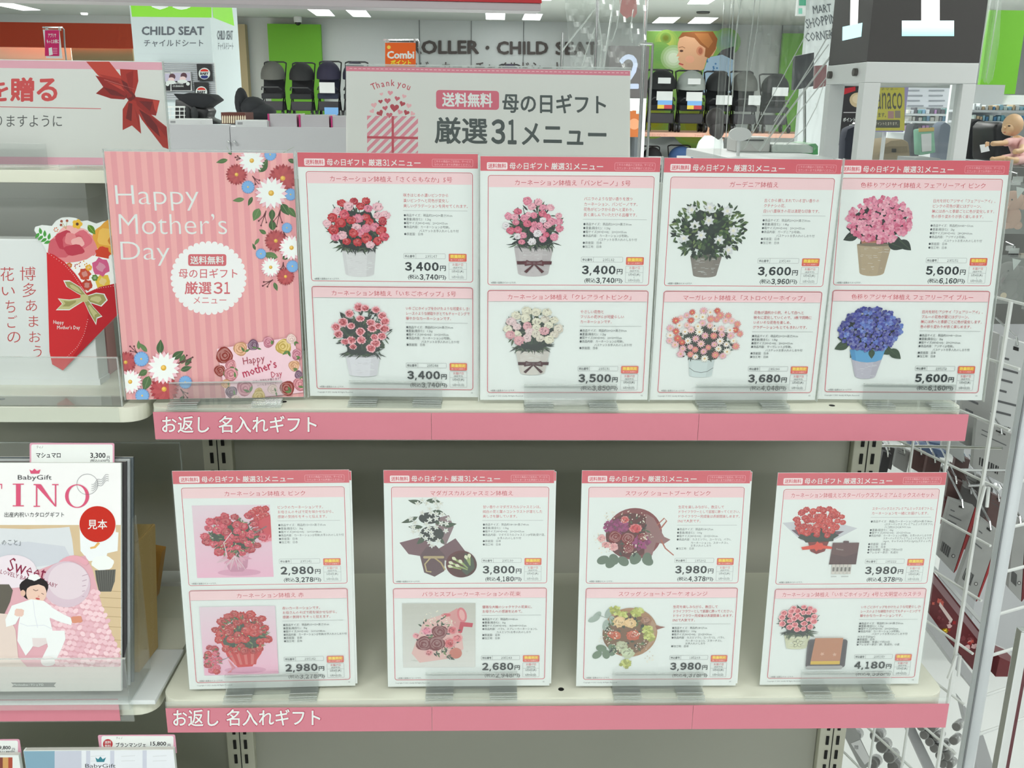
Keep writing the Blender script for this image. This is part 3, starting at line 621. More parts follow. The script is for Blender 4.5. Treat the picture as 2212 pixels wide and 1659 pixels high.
E_ = {
 'c1': [('sakura', 'カーネーション鉢植え「さくらもなか」5号', ['咲きはじめの濃いピンクから', '淡いピンクへと花色が変化し', '美しいグラデーションを見せてくれます。'], SZ('20×20×高さ30cm', '1.2kg', '20×20×55cm')+C5, '235147', '3,400', '3,740'),
        ('ichigo', 'カーネーション鉢植え「いちごホイップ」5号', ['いちごにホイップをかけたような可愛らしさ!', 'レースのような縁取りがとてもチャーミングで', '華やかなカーネーションです。'], SZ('20×20×高さ30cm', '1.2kg', '20×20×55cm')+C5, '235148', '3,400', '3,740')],
 'c2': [('bambino', 'カーネーション鉢植え「バンビーノ」5号', ['バニラのような甘い香りを放つ', 'カーネーション、バンビーノです。', '花色がピンクから白へと変わり、', '長く楽しんでいただける品種です。'], SZ('20×20×高さ30cm', '1.2kg', '20×20×55cm')+C5+KO, '235132', '3,400', '3,740'),
        ('claire', 'カーネーション鉢植え「クレアライトピンク」', ['やさしい花色と', 'フリルの花びらが可愛らしい', 'カーネーションです。'], SZ('20×20×高さ30cm', '1.2kg', '20×20×55cm')+C5, '235131', '3,500', '3,850')],
 'c3': [('gardenia', 'ガーデニア鉢植え', ['古くから親しまれている甘い香りの', 'クチナシの花。', '白い八重咲きの花は清楚な印象です。'], SZ('20×20×高さ30cm', '1.8kg', '20×20×55cm')+['●商品内容：ガーデニア(5号鉢)、', BS, '●原産国：日本']+KO, '235140', '3,600', '3,960'),
        ('margaret', 'マーガレット鉢植え「ストロベリーホイップ」', ['花色が濃桃から桃、そして白へと', '徐々に変化していくので、1株で同時に', 'いろいろな花色を楽しめ、', 'グラデーションもとてもきれいです。'], SZ('20×20×高さ30cm', '1.5kg', '20×20×55cm')+['●商品内容：マーガレット(5号鉢)、', BS, '●原産国：日本']+KO, '135196', '3,680', '4,048')],
 'c4': [('ajipink', '色移りアジサイ鉢植え フェアリーアイ ピンク', ['日光を好むアジサイ「フェアリーアイ」。', 'ピンクの花色が夏にはグリーン、', '秋には赤へと季節ごとに色が変化します。', '色の移り変わりが長く楽しめます。'], SZ('30×40〜50cm', '2kg', '28×28×60cm')+['●商品内容：アジサイ(5号鉢)、', BS, '●原産国：日本']+KO, '235151', '5,600', '6,160'),
        ('ajiblue', '色移りアジサイ鉢植え フェアリーアイ ブルー', ['日光を好むアジサイ「フェアリーアイ」。', 'ブルーの花色が夏にはグリーン、', '秋には赤へと季節ごとに色が変化します。', '色の移り変わりが長く楽しめます。'], SZ('30×40〜50cm', '2kg', '29×29×60cm')+['●商品内容：アジサイ(5号鉢)、', BS, '●原産国：日本']+KO, '235152', '5,600', '6,160')],
 'l1': [('pinkcarn', 'カーネーション鉢植え ピンク', ['ピンクのカーネーションです。', 'お母さんのそばで花を咲かせながら、', '感謝の気持ちをそっと伝えます。'], SZ('15×15×高さ35cm', '3kg', '16×16×48cm')+['●商品内容：カーネーション(5号鉢)お手入れのしおり付', '●原産国：日本']+KO, '235141', '2,980', '3,278'),
        ('redcarn', 'カーネーション鉢植え 赤', ['赤いカーネーションです。', 'お母さんのそばで花を咲かせながら、', '感謝の気持ちをそっと伝えます。'], SZ('15×15×高さ35cm', '3kg', '16×16×48cm')+['●商品内容：カーネーション(5号鉢)お手入れのしおり付', '●原産国：日本']+KO, '235142', '2,980', '3,278')],
 'l2': [('jasmine', 'マダガスカルジャスミン鉢植え', ['甘い香りのマダガスカルジャスミンは、', '純白の花と葉のコントラストが凛とした', '美しさを醸しています。'], SZ('18×18×高さ40cm', '1.5kg', '20×20×55cm')+['●商品内容：マダガスカルジャスミン(4号鉢)受け皿、', '　お手入れのしおり付', '●原産国：日本']+KO, '235139', '3,800', '4,180'),
        ('rosebq', 'バラとスプレーカーネーションの花束', ['優雅な大輪のシャクヤクの花束に、', 'お母さんへの感謝を込めて。'], SZ('10×45cm', '1kg', '18.5×49×10.5cm')+['●商品内容：バラ3、スプレーカーネーション2、', '　カスミソウ1お手入れのしおり', '●原産国：日本']+KO, '235143', '2,680', '2,948')],
 'l3': [(k, 'スワッグ ショートブーケ '+n, ['生花を楽しみながら、数日して', 'ドライフラワーとして部屋に飾ってください。', 'ドライフラワー完成後は長期間楽しめます。', 'SNSで人気です。'], SZ('18×27cm', '100g', '25×25×30cm')+['●商品内容：カスミソウ1、ユーカリ2、バラ1、', '　カーネーション2、スターチス1、', '　お手入れのしおり']+KO, no, '3,980', '4,378') for k, n, no in (('swagpink', 'ピンク', '135202'), ('swagorange', 'オレンジ', '135203'))],
 'l4': [('coffee', 'カーネーション鉢植えとスターバックスプレミアムミックスのセット', ['スターバックスのプレミアムミックスギフトと、', 'カーネーションを一緒にお届けします。'], ['●商品サイズ：現品(カーネーション)約20×高さ38cm', '　(スターバックス プレミアムミックスギフト)', '　ハコ約20.2×24.9×9.1cm', '●重量(箱含む)：2kg', '●箱サイズ(W×D×H)：25×25×50cm', '●商品内容：カーネーション(5号鉢)、お手入れのしおり付', '　スターバックスプレミアムミックス(カフェラテ', '　14g×3、キャラメルラテ21.5g×2)(スティック)', '●原産国：日本', '●加工地：日本', '●賞味期間：常温にて約360日', '●アレルギー表示：乳成分'], '135222', '3,980', '4,378'),
        ('castella', 'カーネーション鉢植え「いちごホイップ」4号と文明堂のカステラ', ['いちごにホイップをかけたような可愛らしさ!', 'レースのような縁取りがとてもチャーミングで', '華やかなカーネーションです。'], ['●商品サイズ：現品約18×18×高さ30cm', '●重量(箱含む)：1.3kg', '●箱サイズ(W×D×H)：20×20×50cm', '●商品内容：カーネーション(4号鉢)、', BS, 'カステラ250g×1', '●原産国：日本', '●賞味期間：常温にて約20日', '●アレルギー表示：卵、乳成分、小麦'], '235149', '4,180', '4,598')],
}
def card(key, ps, zb, label, page, sleeve, back, seed):
    x0, y0, lean, yaw, s, rl = ps; M = pose(x0, y0, zb, lean, yaw, rl); H = s*297/210; rng = random.Random(seed)
    t = thing('menu_card', label, 'card', M, 'mother\'s day menu cards on the shelves')
    MB().box(0, s, 0, H, -.0006, 0).build('sheet', PAPER, t, local=True)
    P = Print(lambda x, y: (x*s/210, (297-y)*s/210))
    P.rect(.2, .2, 209.8, 16.7, HEAD)
    P.rr(7.7, 7.0, 31.6, 15.2, 1.4, pc(230, 214, 216)); P.fit('送料無料', 9.2, 8.2, 30, 13.9, HEAD, bold=.02)
    P.fit('母の日ギフト', 34, 7.0, 79.5, 14.9, WHITE, bold=.01); P.fit('厳選', 82.5, 7.0, 98, 14.9, WHITE, bold=.012); P.num('31', 98.6, 7.3, 107.6, 14.6, WHITE, .012); P.fit('メニュー', 108.5, 7.6, 143, 14.7, WHITE, bold=.012)
    P.frame(156.5, 6.2, 204, 15, 1.6, .35, pc(226, 168, 174))
    P.fit('こちらの商品のご注文は、サービス', 159, 7.4, 201.5, 10.2, pc(228, 180, 184)); P.fit('カウンターまでお声掛けください。', 159, 11.2, 201.5, 13.9, pc(228, 180, 184))
    P.text('Copyright © 2021 shaddy All Rights Reserved.', 9.4, 292.6, 2.5, GR, .95); P.text(page, 201, 292.2, 2.6, GR)
    for i in (0, 1):
        P.T = lambda x, y, i=i: ((x*1.013+.8)*s/210, (297-(21.5+(y-23.2)*.9644+135.8*i))*s/210)
        entry(P, 0, E_[key][i], rng)
    P.build('printed_menu', t, GLOSSINK)
    m = .0012 if sleeve else .0004
    MB().box(-m, s+m, -m*.5, H+m*1.4, .0021, .00235).build('clear_sleeve', FILM, t, local=True)
    if sleeve:
        MB().box(-m-.0008, -m, -m, H+m, -.0016, .0024).build('sleeve_edge', ACRE, t, local=True); MB().box(s+m, s+m+.0008, -m, H+m, -.0016, .0024).build('sleeve_edge', ACRE, t, local=True)
    if back:
        MB().box(.0028, s+.0022, .002, H-.002, -.0022, -.0012).build('back_sheet', PAPER, t, local=True)
        b = Print(lambda x, y: (x, y), z=-.00115); b.rect(.003, H-.0125, s+.0018, H-.0023, HEAD); b.build('back_header', t)
    return M, s
Q = {'c1': (.1728, .0262, -.0161, -.0209, .1855, .0014), 'c2': (.3605, .0132, -.0225, .0074, .1847, .0017), 'c3': (.548, .0152, -.0252, .0115, .1848, -.001), 'c4': (.7357, .0202, .0555, -.0315, .184, .0055),
     'l1': (.0336, -.0393, .0129, .0409, .1856, -.0066), 'l2': (.2567, -.0361, .0352, .0072, .1841, -.002), 'l3': (.4714, -.0369, .0431, -.0038, .1838, .0017), 'l4': (.6834, -.0362, .0049, -.0036, .1844, .0056)}
LAB = {'c1': 'menu card of red and pink-rimmed carnations, right of the pink poster', 'c2': 'menu card with pink carnations over cream carnations with dark bows', 'c3': 'menu card with white gardenia over pink and white marguerites',
       'c4': 'menu card with pink hydrangea over blue hydrangea, at the right end', 'l1': 'menu card with two red carnation pots on pink square photos', 'l2': 'menu card with white jasmine over a red rose bouquet', 'l3': 'menu card with pink bouquet over orange and green bouquet', 'l4': 'menu card with red carnations, brown box and sponge cake on black tray'}
UZ = Z0+.006; LZ = Z0-.3212
def holder(M, s, cx, w, zb, zs, label, n=0):
    """clear two-part acrylic card stand: base plate, front lip, back prop, two feet"""
    o = M @ Vector((s/2+cx, 0, 0)); yaw = math.atan2(M[1][0], M[0][0]); ax = Vector((cos(yaw), sin(yaw), 0)); ay = Vector((-sin(yaw), cos(yaw), 0)); up = (M.to_3x3() @ Vector((0, 1, 0)))
    t = thing('card_stand', label, 'stand', (o.x, o.y, zs), 'clear acrylic card stands'); o = Vector((o.x, o.y, zs)); Z = Vector((0, 0, 1)); g = zb-zs
    MB().obox(o-ay*.006+Z*.0012, ax, ay, Z, w, .036, .002).build('base_plate', ACR, t)
    nrm = ax.cross(up); f = o+nrm*.0045+up*(.0095+g*.5)
    MB().obox(f, ax, nrm, up, w, .0014, .025).build('front_lip', ACR, t)
    MB().obox(f+up*.0125, ax, nrm, up, w, .0018, .0012).build('lip_edge', ACRE, t)
    MB().obox(o+ay*.012+Z*.016, ax, ay, Z, w*.9, .0016, .03).build('back_prop', ACR, t)
    for d in (-1, 1):
        k = o+ax*d*(w/2-.016)-ay*.0105
        fo = MB().obox(k+Z*.0038, ax, ay, Z, .031, .018, .0028).build('foot', ACR, t)
        for j, (dy, dz) in enumerate(((-.009, .0052), (-.009, .0026), (-.0022, .0053), (-.0105, .0012))): MB().obox(k+ay*dy+Z*dz, ax, ay, Z, .031, .0006, .0006).build('foot_glint', ACRE, fo)  # thin pale strips imitate highlight lines on each clear foot
CX = {'c1': .0025, 'c2': .0065, 'c3': .008, 'c4': .0085, 'l1': 0, 'l2': .003, 'l3': .001, 'l4': .006}
for i, k in enumerate(Q):
    up = k[0] == 'c'; zb = UZ if up else LZ; zs = Z0 if up else Z0-.3272
    M, s = card(k, Q[k], zb, LAB[k], {'c1': '01', 'c2': '02', 'c3': '03', 'c4': '04', 'l1': '06', 'l2': '05', 'l3': '07', 'l4': '08'}[k], up, not up and k != 'l4', 11+i)
    holder(M, s, CX[k], .102 if up else .104, zb, zs, 'clear acrylic stand under the '+LAB[k].replace('menu card ', 'card ').split(',')[0])

# ------------------------------------------------------------------ pink poster
def dais(P, x, y, r, kind, rng):
    c, b = {'w': (pc(226, 230, 228), pc(226, 184, 194)), 'r': (pc(178, 80, 84), pc(150, 54, 62)), 'b': (pc(120, 166, 212), pc(98, 146, 200))}[kind]
    n = 16 if kind == 'b' else 12
    for k in range(n): P.leaf(x, y, r, r*.5, 2*pi*(k+.5)/n+.3, b, n=5)
    for k in range(n): P.leaf(x, y, r*.98, r*(.36 if kind == 'w' else .4), 2*pi*k/n+.3, c if k % 2 or kind != 'r' else mixc(c, b, .3), n=5)
    P.ell(x, y, r*(.17 if kind != 'b' else .12), pc(206, 160, 60), n=12); P.ell(x-r*.03, y-r*.04, r*.1, pc(226, 190, 100), n=8)
def twig(P, x, y, a, L, c=None):
    c = c or pc(92, 40, 46)
    for d, l in ((0, 1), (.3, .8), (-.35, .75)):
        e = (x+cos(a+d)*L*l, y+sin(a+d)*L*l); P.line([(x, y), (x+cos(a+d*.4)*L*l*.5, y+sin(a+d*.4)*L*l*.5), e], 1.8, c, 1.2); P.ell(e[0], e[1], 2.0, c, n=8)
_poly = Print.poly
def clip_poly(P, x0, y0, x1, y1):
    """keep what is printed inside the sheet (metres on the sheet)"""
    def poly(pts, col):
        q = [P.T(*p) for p in pts]
        for ax, lim, sg in ((0, x0, 1), (0, x1, -1), (1, y0, 1), (1, y1, -1)):
            out = []
            for i in range(len(q)):
                a, b = q[i-1], q[i]; da = (a[ax]-lim)*sg; db = (b[ax]-lim)*sg
                if (da >= 0) != (db >= 0):
                    t = da/(da-db); out.append((a[0]+(b[0]-a[0])*t, a[1]+(b[1]-a[1])*t))
                if db >= 0: out.append(b)
            q = out
            if len(q) < 3: return
        n = len(P.v); P.v += [(u, v, P.z) for u, v in q]; P.f.append(tuple(range(n, n+len(q)))); P.c += [col]*len(q); P.z += P.step
    P.poly = poly
ps = (-.023, .0095, UZ, .0338, .0773, -.0032); M = pose(*ps); s = .1912; H = s*1.38; rng = random.Random(3)
t = thing('poster', 'pink striped Happy Mother\'s Day poster with daisies in a clear sleeve', 'poster', M)
MB().box(.001, s-.0015, 0, H-.0022, -.0006, 0).build('sheet', PAPER, t, local=True)
P = Print(lambda x, y: (x, y), z=2e-5); n = 32
for i in range(n):
    w = (s-.0025)/n; P.rect(.001+w*i, .0002, .001+w*(i+1), H-.0024, pc(218, 150, 156) if i % 2 else pc(226, 166, 166)); P.z -= P.step
P.build('stripes', t)
P = Print(photo_units(M), z=6e-5); clip_poly(P, .0012, .0003, s-.0017, H-.0026); GRN = [pc(76, 108, 60), pc(92, 124, 74), pc(62, 92, 52)]
P.fit('Happy', 252, 400, 432, 455, WHITE, bold=-.012, res=4, shear=-.08); P.fit('Mother’s', 258, 462, 491, 506, WHITE, bold=-.012, res=4, shear=-.05); P.fit('Day', 262, 522, 368, 574, WHITE, bold=-.012, res=4, shear=-.05)
for k in range(36): a = 2*pi*k/36; P.ell(450.5+76*cos(a), 600.5+73.5*sin(a), 6.6, pc(232, 234, 232), n=10)
P.ell(450.5, 600.5, 77, pc(232, 234, 232), ry=74.5, n=48)
BC = pc(200, 96, 104)
P.rr(406.5, 549, 489, 574.5, 5, BC); P.fit('送料無料', 411, 553, 484, 571, WHITE, bold=.02, res=2); P.fit('母の日ギフト', 386, 580, 513, 601, BC, bold=.008, res=2); P.fit('厳選', 399, 608, 457, 636, BC, bold=.015, res=2); P.num('31', 460, 609, 500, 635, BC, .015); P.fit('メニュー', 418, 641, 489, 656, BC, res=2)
for x, y, L, w, a in ((492, 345, 26, 10, 2.9), (500, 335, 24, 10, 4.2), (560, 372, 34, 20, -1.0), (572, 398, 22, 12, 2.4), (528, 430, 26, 10, 3.0), (545, 425, 22, 9, 2.0), (560, 450, 30, 18, 2.0), (588, 452, 26, 14, 1.6), (608, 440, 30, 18, 1.0), (622, 448, 28, 14, .9), (590, 498, 26, 16, -1.7), (575, 505, 18, 9, -2.6), (560, 515, 18, 7, 2.2), (600, 556, 34, 16, -2.9), (610, 560, 24, 12, -.6), (592, 610, 20, 9, 1.2), (612, 330, 30, 12, -.5), (622, 345, 22, 10, .3), (640, 372, 20, 10, 1.2), (552, 540, 16, 6, -2.0),
                      (345, 765, 32, 16, -1.5), (318, 760, 26, 10, -2.3), (300, 755, 20, 8, -1.6), (372, 775, 30, 16, -.6), (318, 800, 22, 14, 2.6), (322, 812, 34, 20, 1.9), (390, 800, 26, 12, -.3), (392, 786, 22, 14, -1.3), (400, 790, 24, 10, -.9), (388, 826, 20, 12, .3), (395, 855, 22, 12, 1.8), (340, 815, 26, 12, 1.3)):
    P.leaf(x, y, L, w, a, rng.choice(GRN), pc(120, 144, 96), n=7)
for a in ((524, 344, 3.4, 16), (545, 380, .9, 24), (575, 455, 1.9, 34), (606, 452, 1.8, 38), (612, 500, 1.2, 30), (590, 604, 2.6, 26), (612, 566, 1.6, 20), (300, 766, 3.9, 26), (385, 785, -.4, 34), (390, 840, .9, 24)): twig(P, *a)
for x, y, r, k in ((511, 377, 24, 'r'), (584, 334, 14, 'b'), (611, 385, 32, 'r'), (544, 347, 29, 'w'), (536, 404, 15, 'b'), (628, 420, 14, 'b'), (586, 417, 36, 'w'), (620, 492, 12, 'b'), (596, 520, 25, 'r'), (564, 548, 12, 'b'), (617, 597, 20, 'r'), (632, 575, 14, 'b'), (630, 535, 28, 'w'), (585, 577, 22, 'w'),
                   (272, 782, 24, 'r'), (355, 840, 32, 'r'), (306, 775, 17, 'b'), (354, 794, 36, 'w'), (282, 824, 27, 'w'), (401, 825, 15, 'b'), (308, 854, 16, 'b')): dais(P, x, y, r, k, rng)
P.poly([(469, 753), (634, 727), (662, 846), (490, 866)], pc(222, 190, 200))
bc = [pc(150, 56, 46), pc(206, 130, 140), pc(214, 160, 120), pc(120, 84, 110), pc(196, 120, 140), pc(206, 176, 90), pc(226, 196, 190)]
for k, (x, y, r) in enumerate([(486, 768, 18), (500, 788, 12), (520, 752, 15), (548, 745, 12), (580, 738, 12), (612, 748, 17), (630, 732, 11), (476, 800, 12), (500, 808, 15), (488, 828, 10), (500, 846, 13), (530, 838, 17), (560, 846, 9), (590, 840, 11), (620, 838, 16), (648, 828, 15), (636, 790, 12), (646, 808, 9), (642, 765, 12), (560, 856, 14), (510, 862, 10)]):
    rose(P, x, y, r, bc[k % 7], rng); 
    for j in range(2): P.leaf(x+r*.6, y+r*.5, r*.9, r*.35, rng.random()*6, GRN[j], n=4)
P.text('Happy', 525, 787, 22, pc(150, 60, 76), .85, rot=-.15); P.text('mother’s', 526, 815, 26, pc(170, 50, 80), .82, bold=.012, rot=-.3); P.text('Day', 586, 815, 18, pc(170, 60, 84), .85, rot=-.15)
P.text('日頃の気持ちを贈ります。', 546, 826, 6, pc(110, 80, 90), .9, rot=-.12); P.text('いつもありがとう。', 556, 834, 6, pc(110, 80, 90), .9, rot=-.12)
P.build('printed_picture', t, GLOSSINK)
MB().box(0, s, 0, H, .0009, .0012).build('clear_sleeve', FILM, t, local=True)
MB().box(-.0006, .0003, 0, H, -.001, .0014).box(s-.0006, s+.0002, 0, H-.006, -.001, .0014).box(0, s-.006, H-.0008, H, -.001, .0014).build('sleeve_edge', ACRE, t, local=True)
holder(M, s, .012, .12, UZ, Z0, 'clear acrylic stand holding up the pink poster')

# ------------------------------------------------------------------ big white sign above the menu cards
M = pose(.2009, .2, Z0+.119, 0, 0, .0); t = thing('header_sign', 'large white sign with a striped gift box and hearts above the menu cards', 'sign', M)
W2, H2 = .3367, .24
MB().box(0, W2, 0, H2, -.001, 0).build('sheet', PAPER, t, local=True)
T0 = photo_units(M); P = Print(lambda x, y: T0(747+x, 142+y+.0165*x)); SG = pc(206, 208, 204)
P.rect(0.5, .5, 614, 400, SG); P.grect(.5, 1, 614, 11.5, pc(206, 122, 140), pc(206, 122, 140), 1)
x = 8
while x < 606: P.rect(x, 5, x+6, 6.4, pc(230, 190, 196)); P.z -= P.step; x += 9.6
P.z += P.step*2; RD = pc(182, 72, 86); HC = [pc(168, 60, 72), pc(190, 92, 106), pc(214, 140, 152), pc(220, 166, 172)]
for i, (ch, x, y, r) in enumerate([('T', 58, 52, -.42), ('h', 67, 48, -.33), ('a', 77.5, 45, -.22), ('n', 87, 43, -.12), ('k', 97, 42, 0), ('y', 111, 43, .15), ('o', 120, 44.5, .28), ('u', 130, 48, .4)]): P.text(ch, x, y, 20, RD, .82, bold=.012, rot=r, res=2)
def heart(P, x, y, r, c, a=0):
    pts = []
    for k in range(18):
        q = 2*pi*k/18; u = 16*sin(q)**3/16; v = -(13*cos(q)-5*cos(2*q)-2*cos(3*q)-cos(4*q))/16; pts.append((x+r*(u*cos(a)-v*sin(a)), y+r*(u*sin(a)+v*cos(a))))
    P.poly(pts, c)
for x, y, r, k, a in ((96, 57, 6, 2, .1), (77, 60, 4, 3, -.2), (126, 64, 5, 3, .3), (75, 76, 5, 0, -.1), (90, 74, 7, 1, 0), (111, 69, 6, 1, .2), (61, 84, 6.5, 3, -.2), (122, 80, 6.5, 0, .35), (105, 89, 10, 0, .1), (85, 90, 6, 1, -.2), (136, 84, 6, 3, .2), (57, 97, 5.5, 3, -.6), (74, 101, 7.5, 0, -.5), (94, 105, 7, 1, 0), (117, 98, 6, 2, .4), (131, 99, 6.5, 0, .4), (144, 101, 5.5, 3, .6)): heart(P, x, y, r, HC[k], a)
def hatch(P, x0, y0, x1, y1, w, gap, c):
    h = y1-y0; k = x0-h
    while k < x1:
        q = [(k, y1), (k+h, y0), (k+h+w, y0), (k+w, y1)]; lo = [max(x0, min(x1, p[0])) for p in q]
        out = q
        for lim, sg in ((x0, 1), (x1, -1)):
            o2 = []
            for i in range(len(out)):
                a, b = out[i-1], out[i]; da = (a[0]-lim)*sg; db = (b[0]-lim)*sg
                if (da >= 0) != (db >= 0): tt = da/(da-db); o2.append((lim, a[1]+(b[1]-a[1])*tt))
                if db >= 0: o2.append(b)
            out = o2
        if len(out) > 2: P.poly(out, c)
        k += w+gap
hatch(P, 46, 107, 156, 152, 10, 9, pc(206, 132, 146)); hatch(P, 46, 157, 156, 215, 10, 9, pc(206, 132, 146)); P.rect(99, 107, 104, 215, RD); P.rect(46, 151, 156, 156.5, RD)
P.rr(195, 49, 331, 90, 7, pc(200, 98, 118)); P.fit('送料無料', 208, 54, 317, 85, WHITE, bold=.03, res=3)
GB = pc(66, 74, 74); P.fit('母の日ギフト', 338, 53, 562, 96, GB, bold=.022, res=3); P.fit('厳選', 192, 107, 306, 165, GB, bold=.02, res=3); P.num('31', 312, 110, 374, 164, GB, bold=.03, res=3); P.fit('メニュー', 380, 117, 563, 165, GB, bold=.02, res=3)
P.build('printed_picture', t, GLOSSINK)
MB().box(-.001, W2+.001, -.0005, H2+.0022, .0024, .0028).build('clear_sleeve', FILM, t, local=True)
MB().box(0, W2, H2+.0006, H2+.0024, -.0004, .0024).build('sleeve_edge', ACRE, t, local=True)
t = thing('sign_stand', 'clear acrylic stand behind the large white sign with the gift box', 'stand', (.369, .21, Z0))
MB().box(.33, .41, .2035, .2055, Z0, Z0+.2).build('upright_plate', ACR, t); MB().box(.33, .41, .17, .245, Z0, Z0+.002).build('base_plate', ACR, t); MB().box(.33, .41, .196, .2035, Z0+.1165, Z0+.1185).build('sheet_ledge', ACR, t)

# ------------------------------------------------------------------ ribbon sign, top left
SL = Z0+TSZ; q = at(356, 200, .08); M = pose(q.x-.42, .08, SL+.003); t = thing('ribbon_sign', 'white sign with a red satin bow on the top left shelf', 'sign', M)
zt = at(350, 133, .08).z-SL-.003
MB().box(0, .42, 0, zt, -.001, 0).build('sheet', PAPER, t, local=True)
T0 = photo_units(M); P = Print(T0); Q0 = Print(lambda x, y: (x, y)); 
Q0.rect(.0005, .0005, .4195, zt-.0005, SG); Q0.rect(.0005, zt-.0085, .4195, zt-.0008, pc(214, 160, 174)); Q0.rect(.0005, .0005, .4195, .0085, pc(218, 164, 180)); Q0.build('ground_print', t)
P.z = 6e-5; RR = pc(196, 76, 78)
P.fit('を', -26, 173, 18, 219, RR, bold=.03, res=3); P.fit('贈', 22, 167, 74, 220, RR, bold=.03, res=3); P.fit('る', 79, 169, 124, 219, RR, bold=.03, res=3)
P.line([(-60, 229.5), (218, 234.8)], 1.6, pc(190, 90, 94)); P.fit('りますように', -10, 249, 134, 274, pc(86, 88, 88), res=3)
r0, r1, r2, r3 = pc(160, 44, 36), pc(140, 30, 28), pc(106, 22, 26), pc(182, 62, 50)
P.poly([(186, 133), (236, 133), (272, 178), (292, 204), (272, 208), (212, 163)], r3); P.poly([(214, 160), (262, 170), (290, 208), (262, 196)], r0)
P.poly([(206, 163), (256, 176), (281, 205), (268, 215), (240, 213), (207, 202), (223, 188)], r1); P.poly([(223, 188), (250, 196), (272, 210), (240, 205)], r2); P.poly([(230, 176), (262, 186), (270, 198)], r3)
P.poly([(259, 149), (297, 151), (299, 175), (290, 207), (276, 200), (262, 172)], r0); P.poly([(272, 160), (288, 152), (287, 190), (282, 204)], r1); P.poly([(262, 172), (275, 180), (283, 203), (268, 190)], r2)
P.poly([(282, 212), (293, 212), (322, 244), (360, 274), (364, 322), (352, 318), (306, 258)], r0); P.poly([(300, 236), (336, 258), (346, 296), (318, 270)], r2); P.poly([(322, 250), (360, 276), (362, 300)], r1)
P.poly([(281, 208), (300, 210), (345, 217), (337, 250), (318, 246), (292, 224)], r1); P.poly([(300, 218), (330, 220), (324, 240)], r2); P.poly([(330, 216), (344, 218), (339, 244), (334, 236)], r3)
P.poly([(279, 214), (294, 218), (301, 252), (305, 289), (285, 271), (265, 281), (265, 236)], r0); P.poly([(278, 222), (286, 224), (284, 262), (272, 256)], r2); P.poly([(290, 230), (298, 250), (302, 280)], r1)
P.blob(282, 208, 10, r2, 4, .12, rng, 14); P.blob(279, 206, 6, r1, 3, .2, rng, 10); P.line([(225, 172), (292, 193)], .9, pc(204, 130, 120), .3)
P.build('printed_picture', t, GLOSSINK)
MB().box(-.001, .4212, 0, zt+.001, .0016, .002).build('clear_sleeve', FILM, t, local=True); MB().box(.42, .4214, 0, zt, -.001, .0018).build('sleeve_edge', ACRE, t, local=True)
x1 = at(100, 330, .07).x; t = thing('card_stand', 'clear acrylic stand under the white sign with the red bow', 'stand', (x1-.06, .07, SL))
MB().box(x1-.12, x1, .052, .1, SL, SL+.002).build('base_plate', ACR, t); MB().box(x1-.12, x1, .07, .0715, SL+.002, SL+.026).build('front_lip', ACR, t, bevel=.0005); MB().box(x1-.12, x1+.006, .054, .06, SL+.002, SL+.004).build('foot', ACR, t)
tr = thing('card_tray', 'low clear card tray beside the white ribbon sign stand', 'tray', (-.04, .05, SL)); MB().box(-.085, -.03, .055, .1, SL, SL+.0015).box(-.085, -.03, .055, .0562, SL+.0015, SL+.006).build('tray', ACR, tr)

# ------------------------------------------------------------------ left bay goods
tc = thing('shelf_fence', 'clear acrylic fence along the edge of the middle left shelf', 'fence', (-.2, 0, Z0)); xr = at(256, 800, .004).x
z1 = at(120, 773, .004).z
MB().box(-.6, xr, .003, .005, Z0, z1).build('front_plate', ACR, tc); MB().box(-.6, xr, .003, .04, Z0, Z0+.0015).build('base_plate', ACR, tc); MB().box(-.6, xr+.0006, .0028, .0052, z1, z1+.0012).box(xr-.0004, xr+.0008, .0028, .0052, Z0, z1).build('top_edge', ACRE, tc)
# white flat box with vertical writing and the diecut flower card
yb = atz(120, 825, Z0).y-.012; M = pose(at(213, 815, yb).x-.27, yb, Z0+.001, .04)
t = thing('gift_box', 'flat white box with red vertical writing and a flower envelope on its front', 'box', M); hz = (M.inverted() @ at(90, 516, yb+.008)).y
MB().box(0, .27, 0, hz, -.03, 0).build('box_lid', mat('white_card', rgb(224, 230, 230), .45, noise=.02), t, local=True, bevel=.0015)
MB().box(.003, .2715, -.001, .006, -.029, .0012).build('box_base', mat('white_card', rgb(224, 230, 230), .45), t, local=True)
P = Print(photo_units(M)); RW = pc(176, 70, 70)
for ch, a, b_, c, d in (('博', 43, 576, 77, 606), ('多', 49, 611, 78, 642), ('あ', 56, 648, 80, 672), ('ま', 62, 682, 83, 706), ('お', 63, 716, 88, 739), ('う', 72, 747, 90, 772), ('花', 1, 577, 30, 607), ('い', 4, 620, 32, 638), ('ち', 12, 649, 33, 675), ('ご', 16, 681, 37, 708), ('の', 16, 717, 44, 740)): P.fit(ch, a, b_, c, d, RW, res=3, bold=-.006)
P.build('printed_writing', t)
Mc = M @ Matrix.Translation((0, 0, .003)); T1 = photo_units(Mc); cutp = [(113, 787), (107, 760), (101, 545), (86, 516), (74, 498), (76, 490), (90, 486), (112, 488), (121, 477), (133, 470), (150, 469), (164, 471), (176, 478), (188, 476), (208, 483), (222, 478), (240, 476), (262, 482), (282, 492), (296, 515), (290, 560), (282, 640), (262, 672), (205, 730), (136, 800)]
loc = [T1(*p) for p in cutp]
MB().prism([(u, v, .0022) for u, v in loc], (0, 0, .0008)).build('flower_card', PAPER, t, local=True)
P = Print(lambda x, y: T1(x, y), z=.0031); rng = random.Random(5); rd = pc(196, 44, 50); rd2 = pc(176, 32, 42)
rsb = [pc(196, 92, 104), pc(214, 130, 134), pc(226, 170, 168), pc(180, 60, 78), pc(206, 104, 118)]
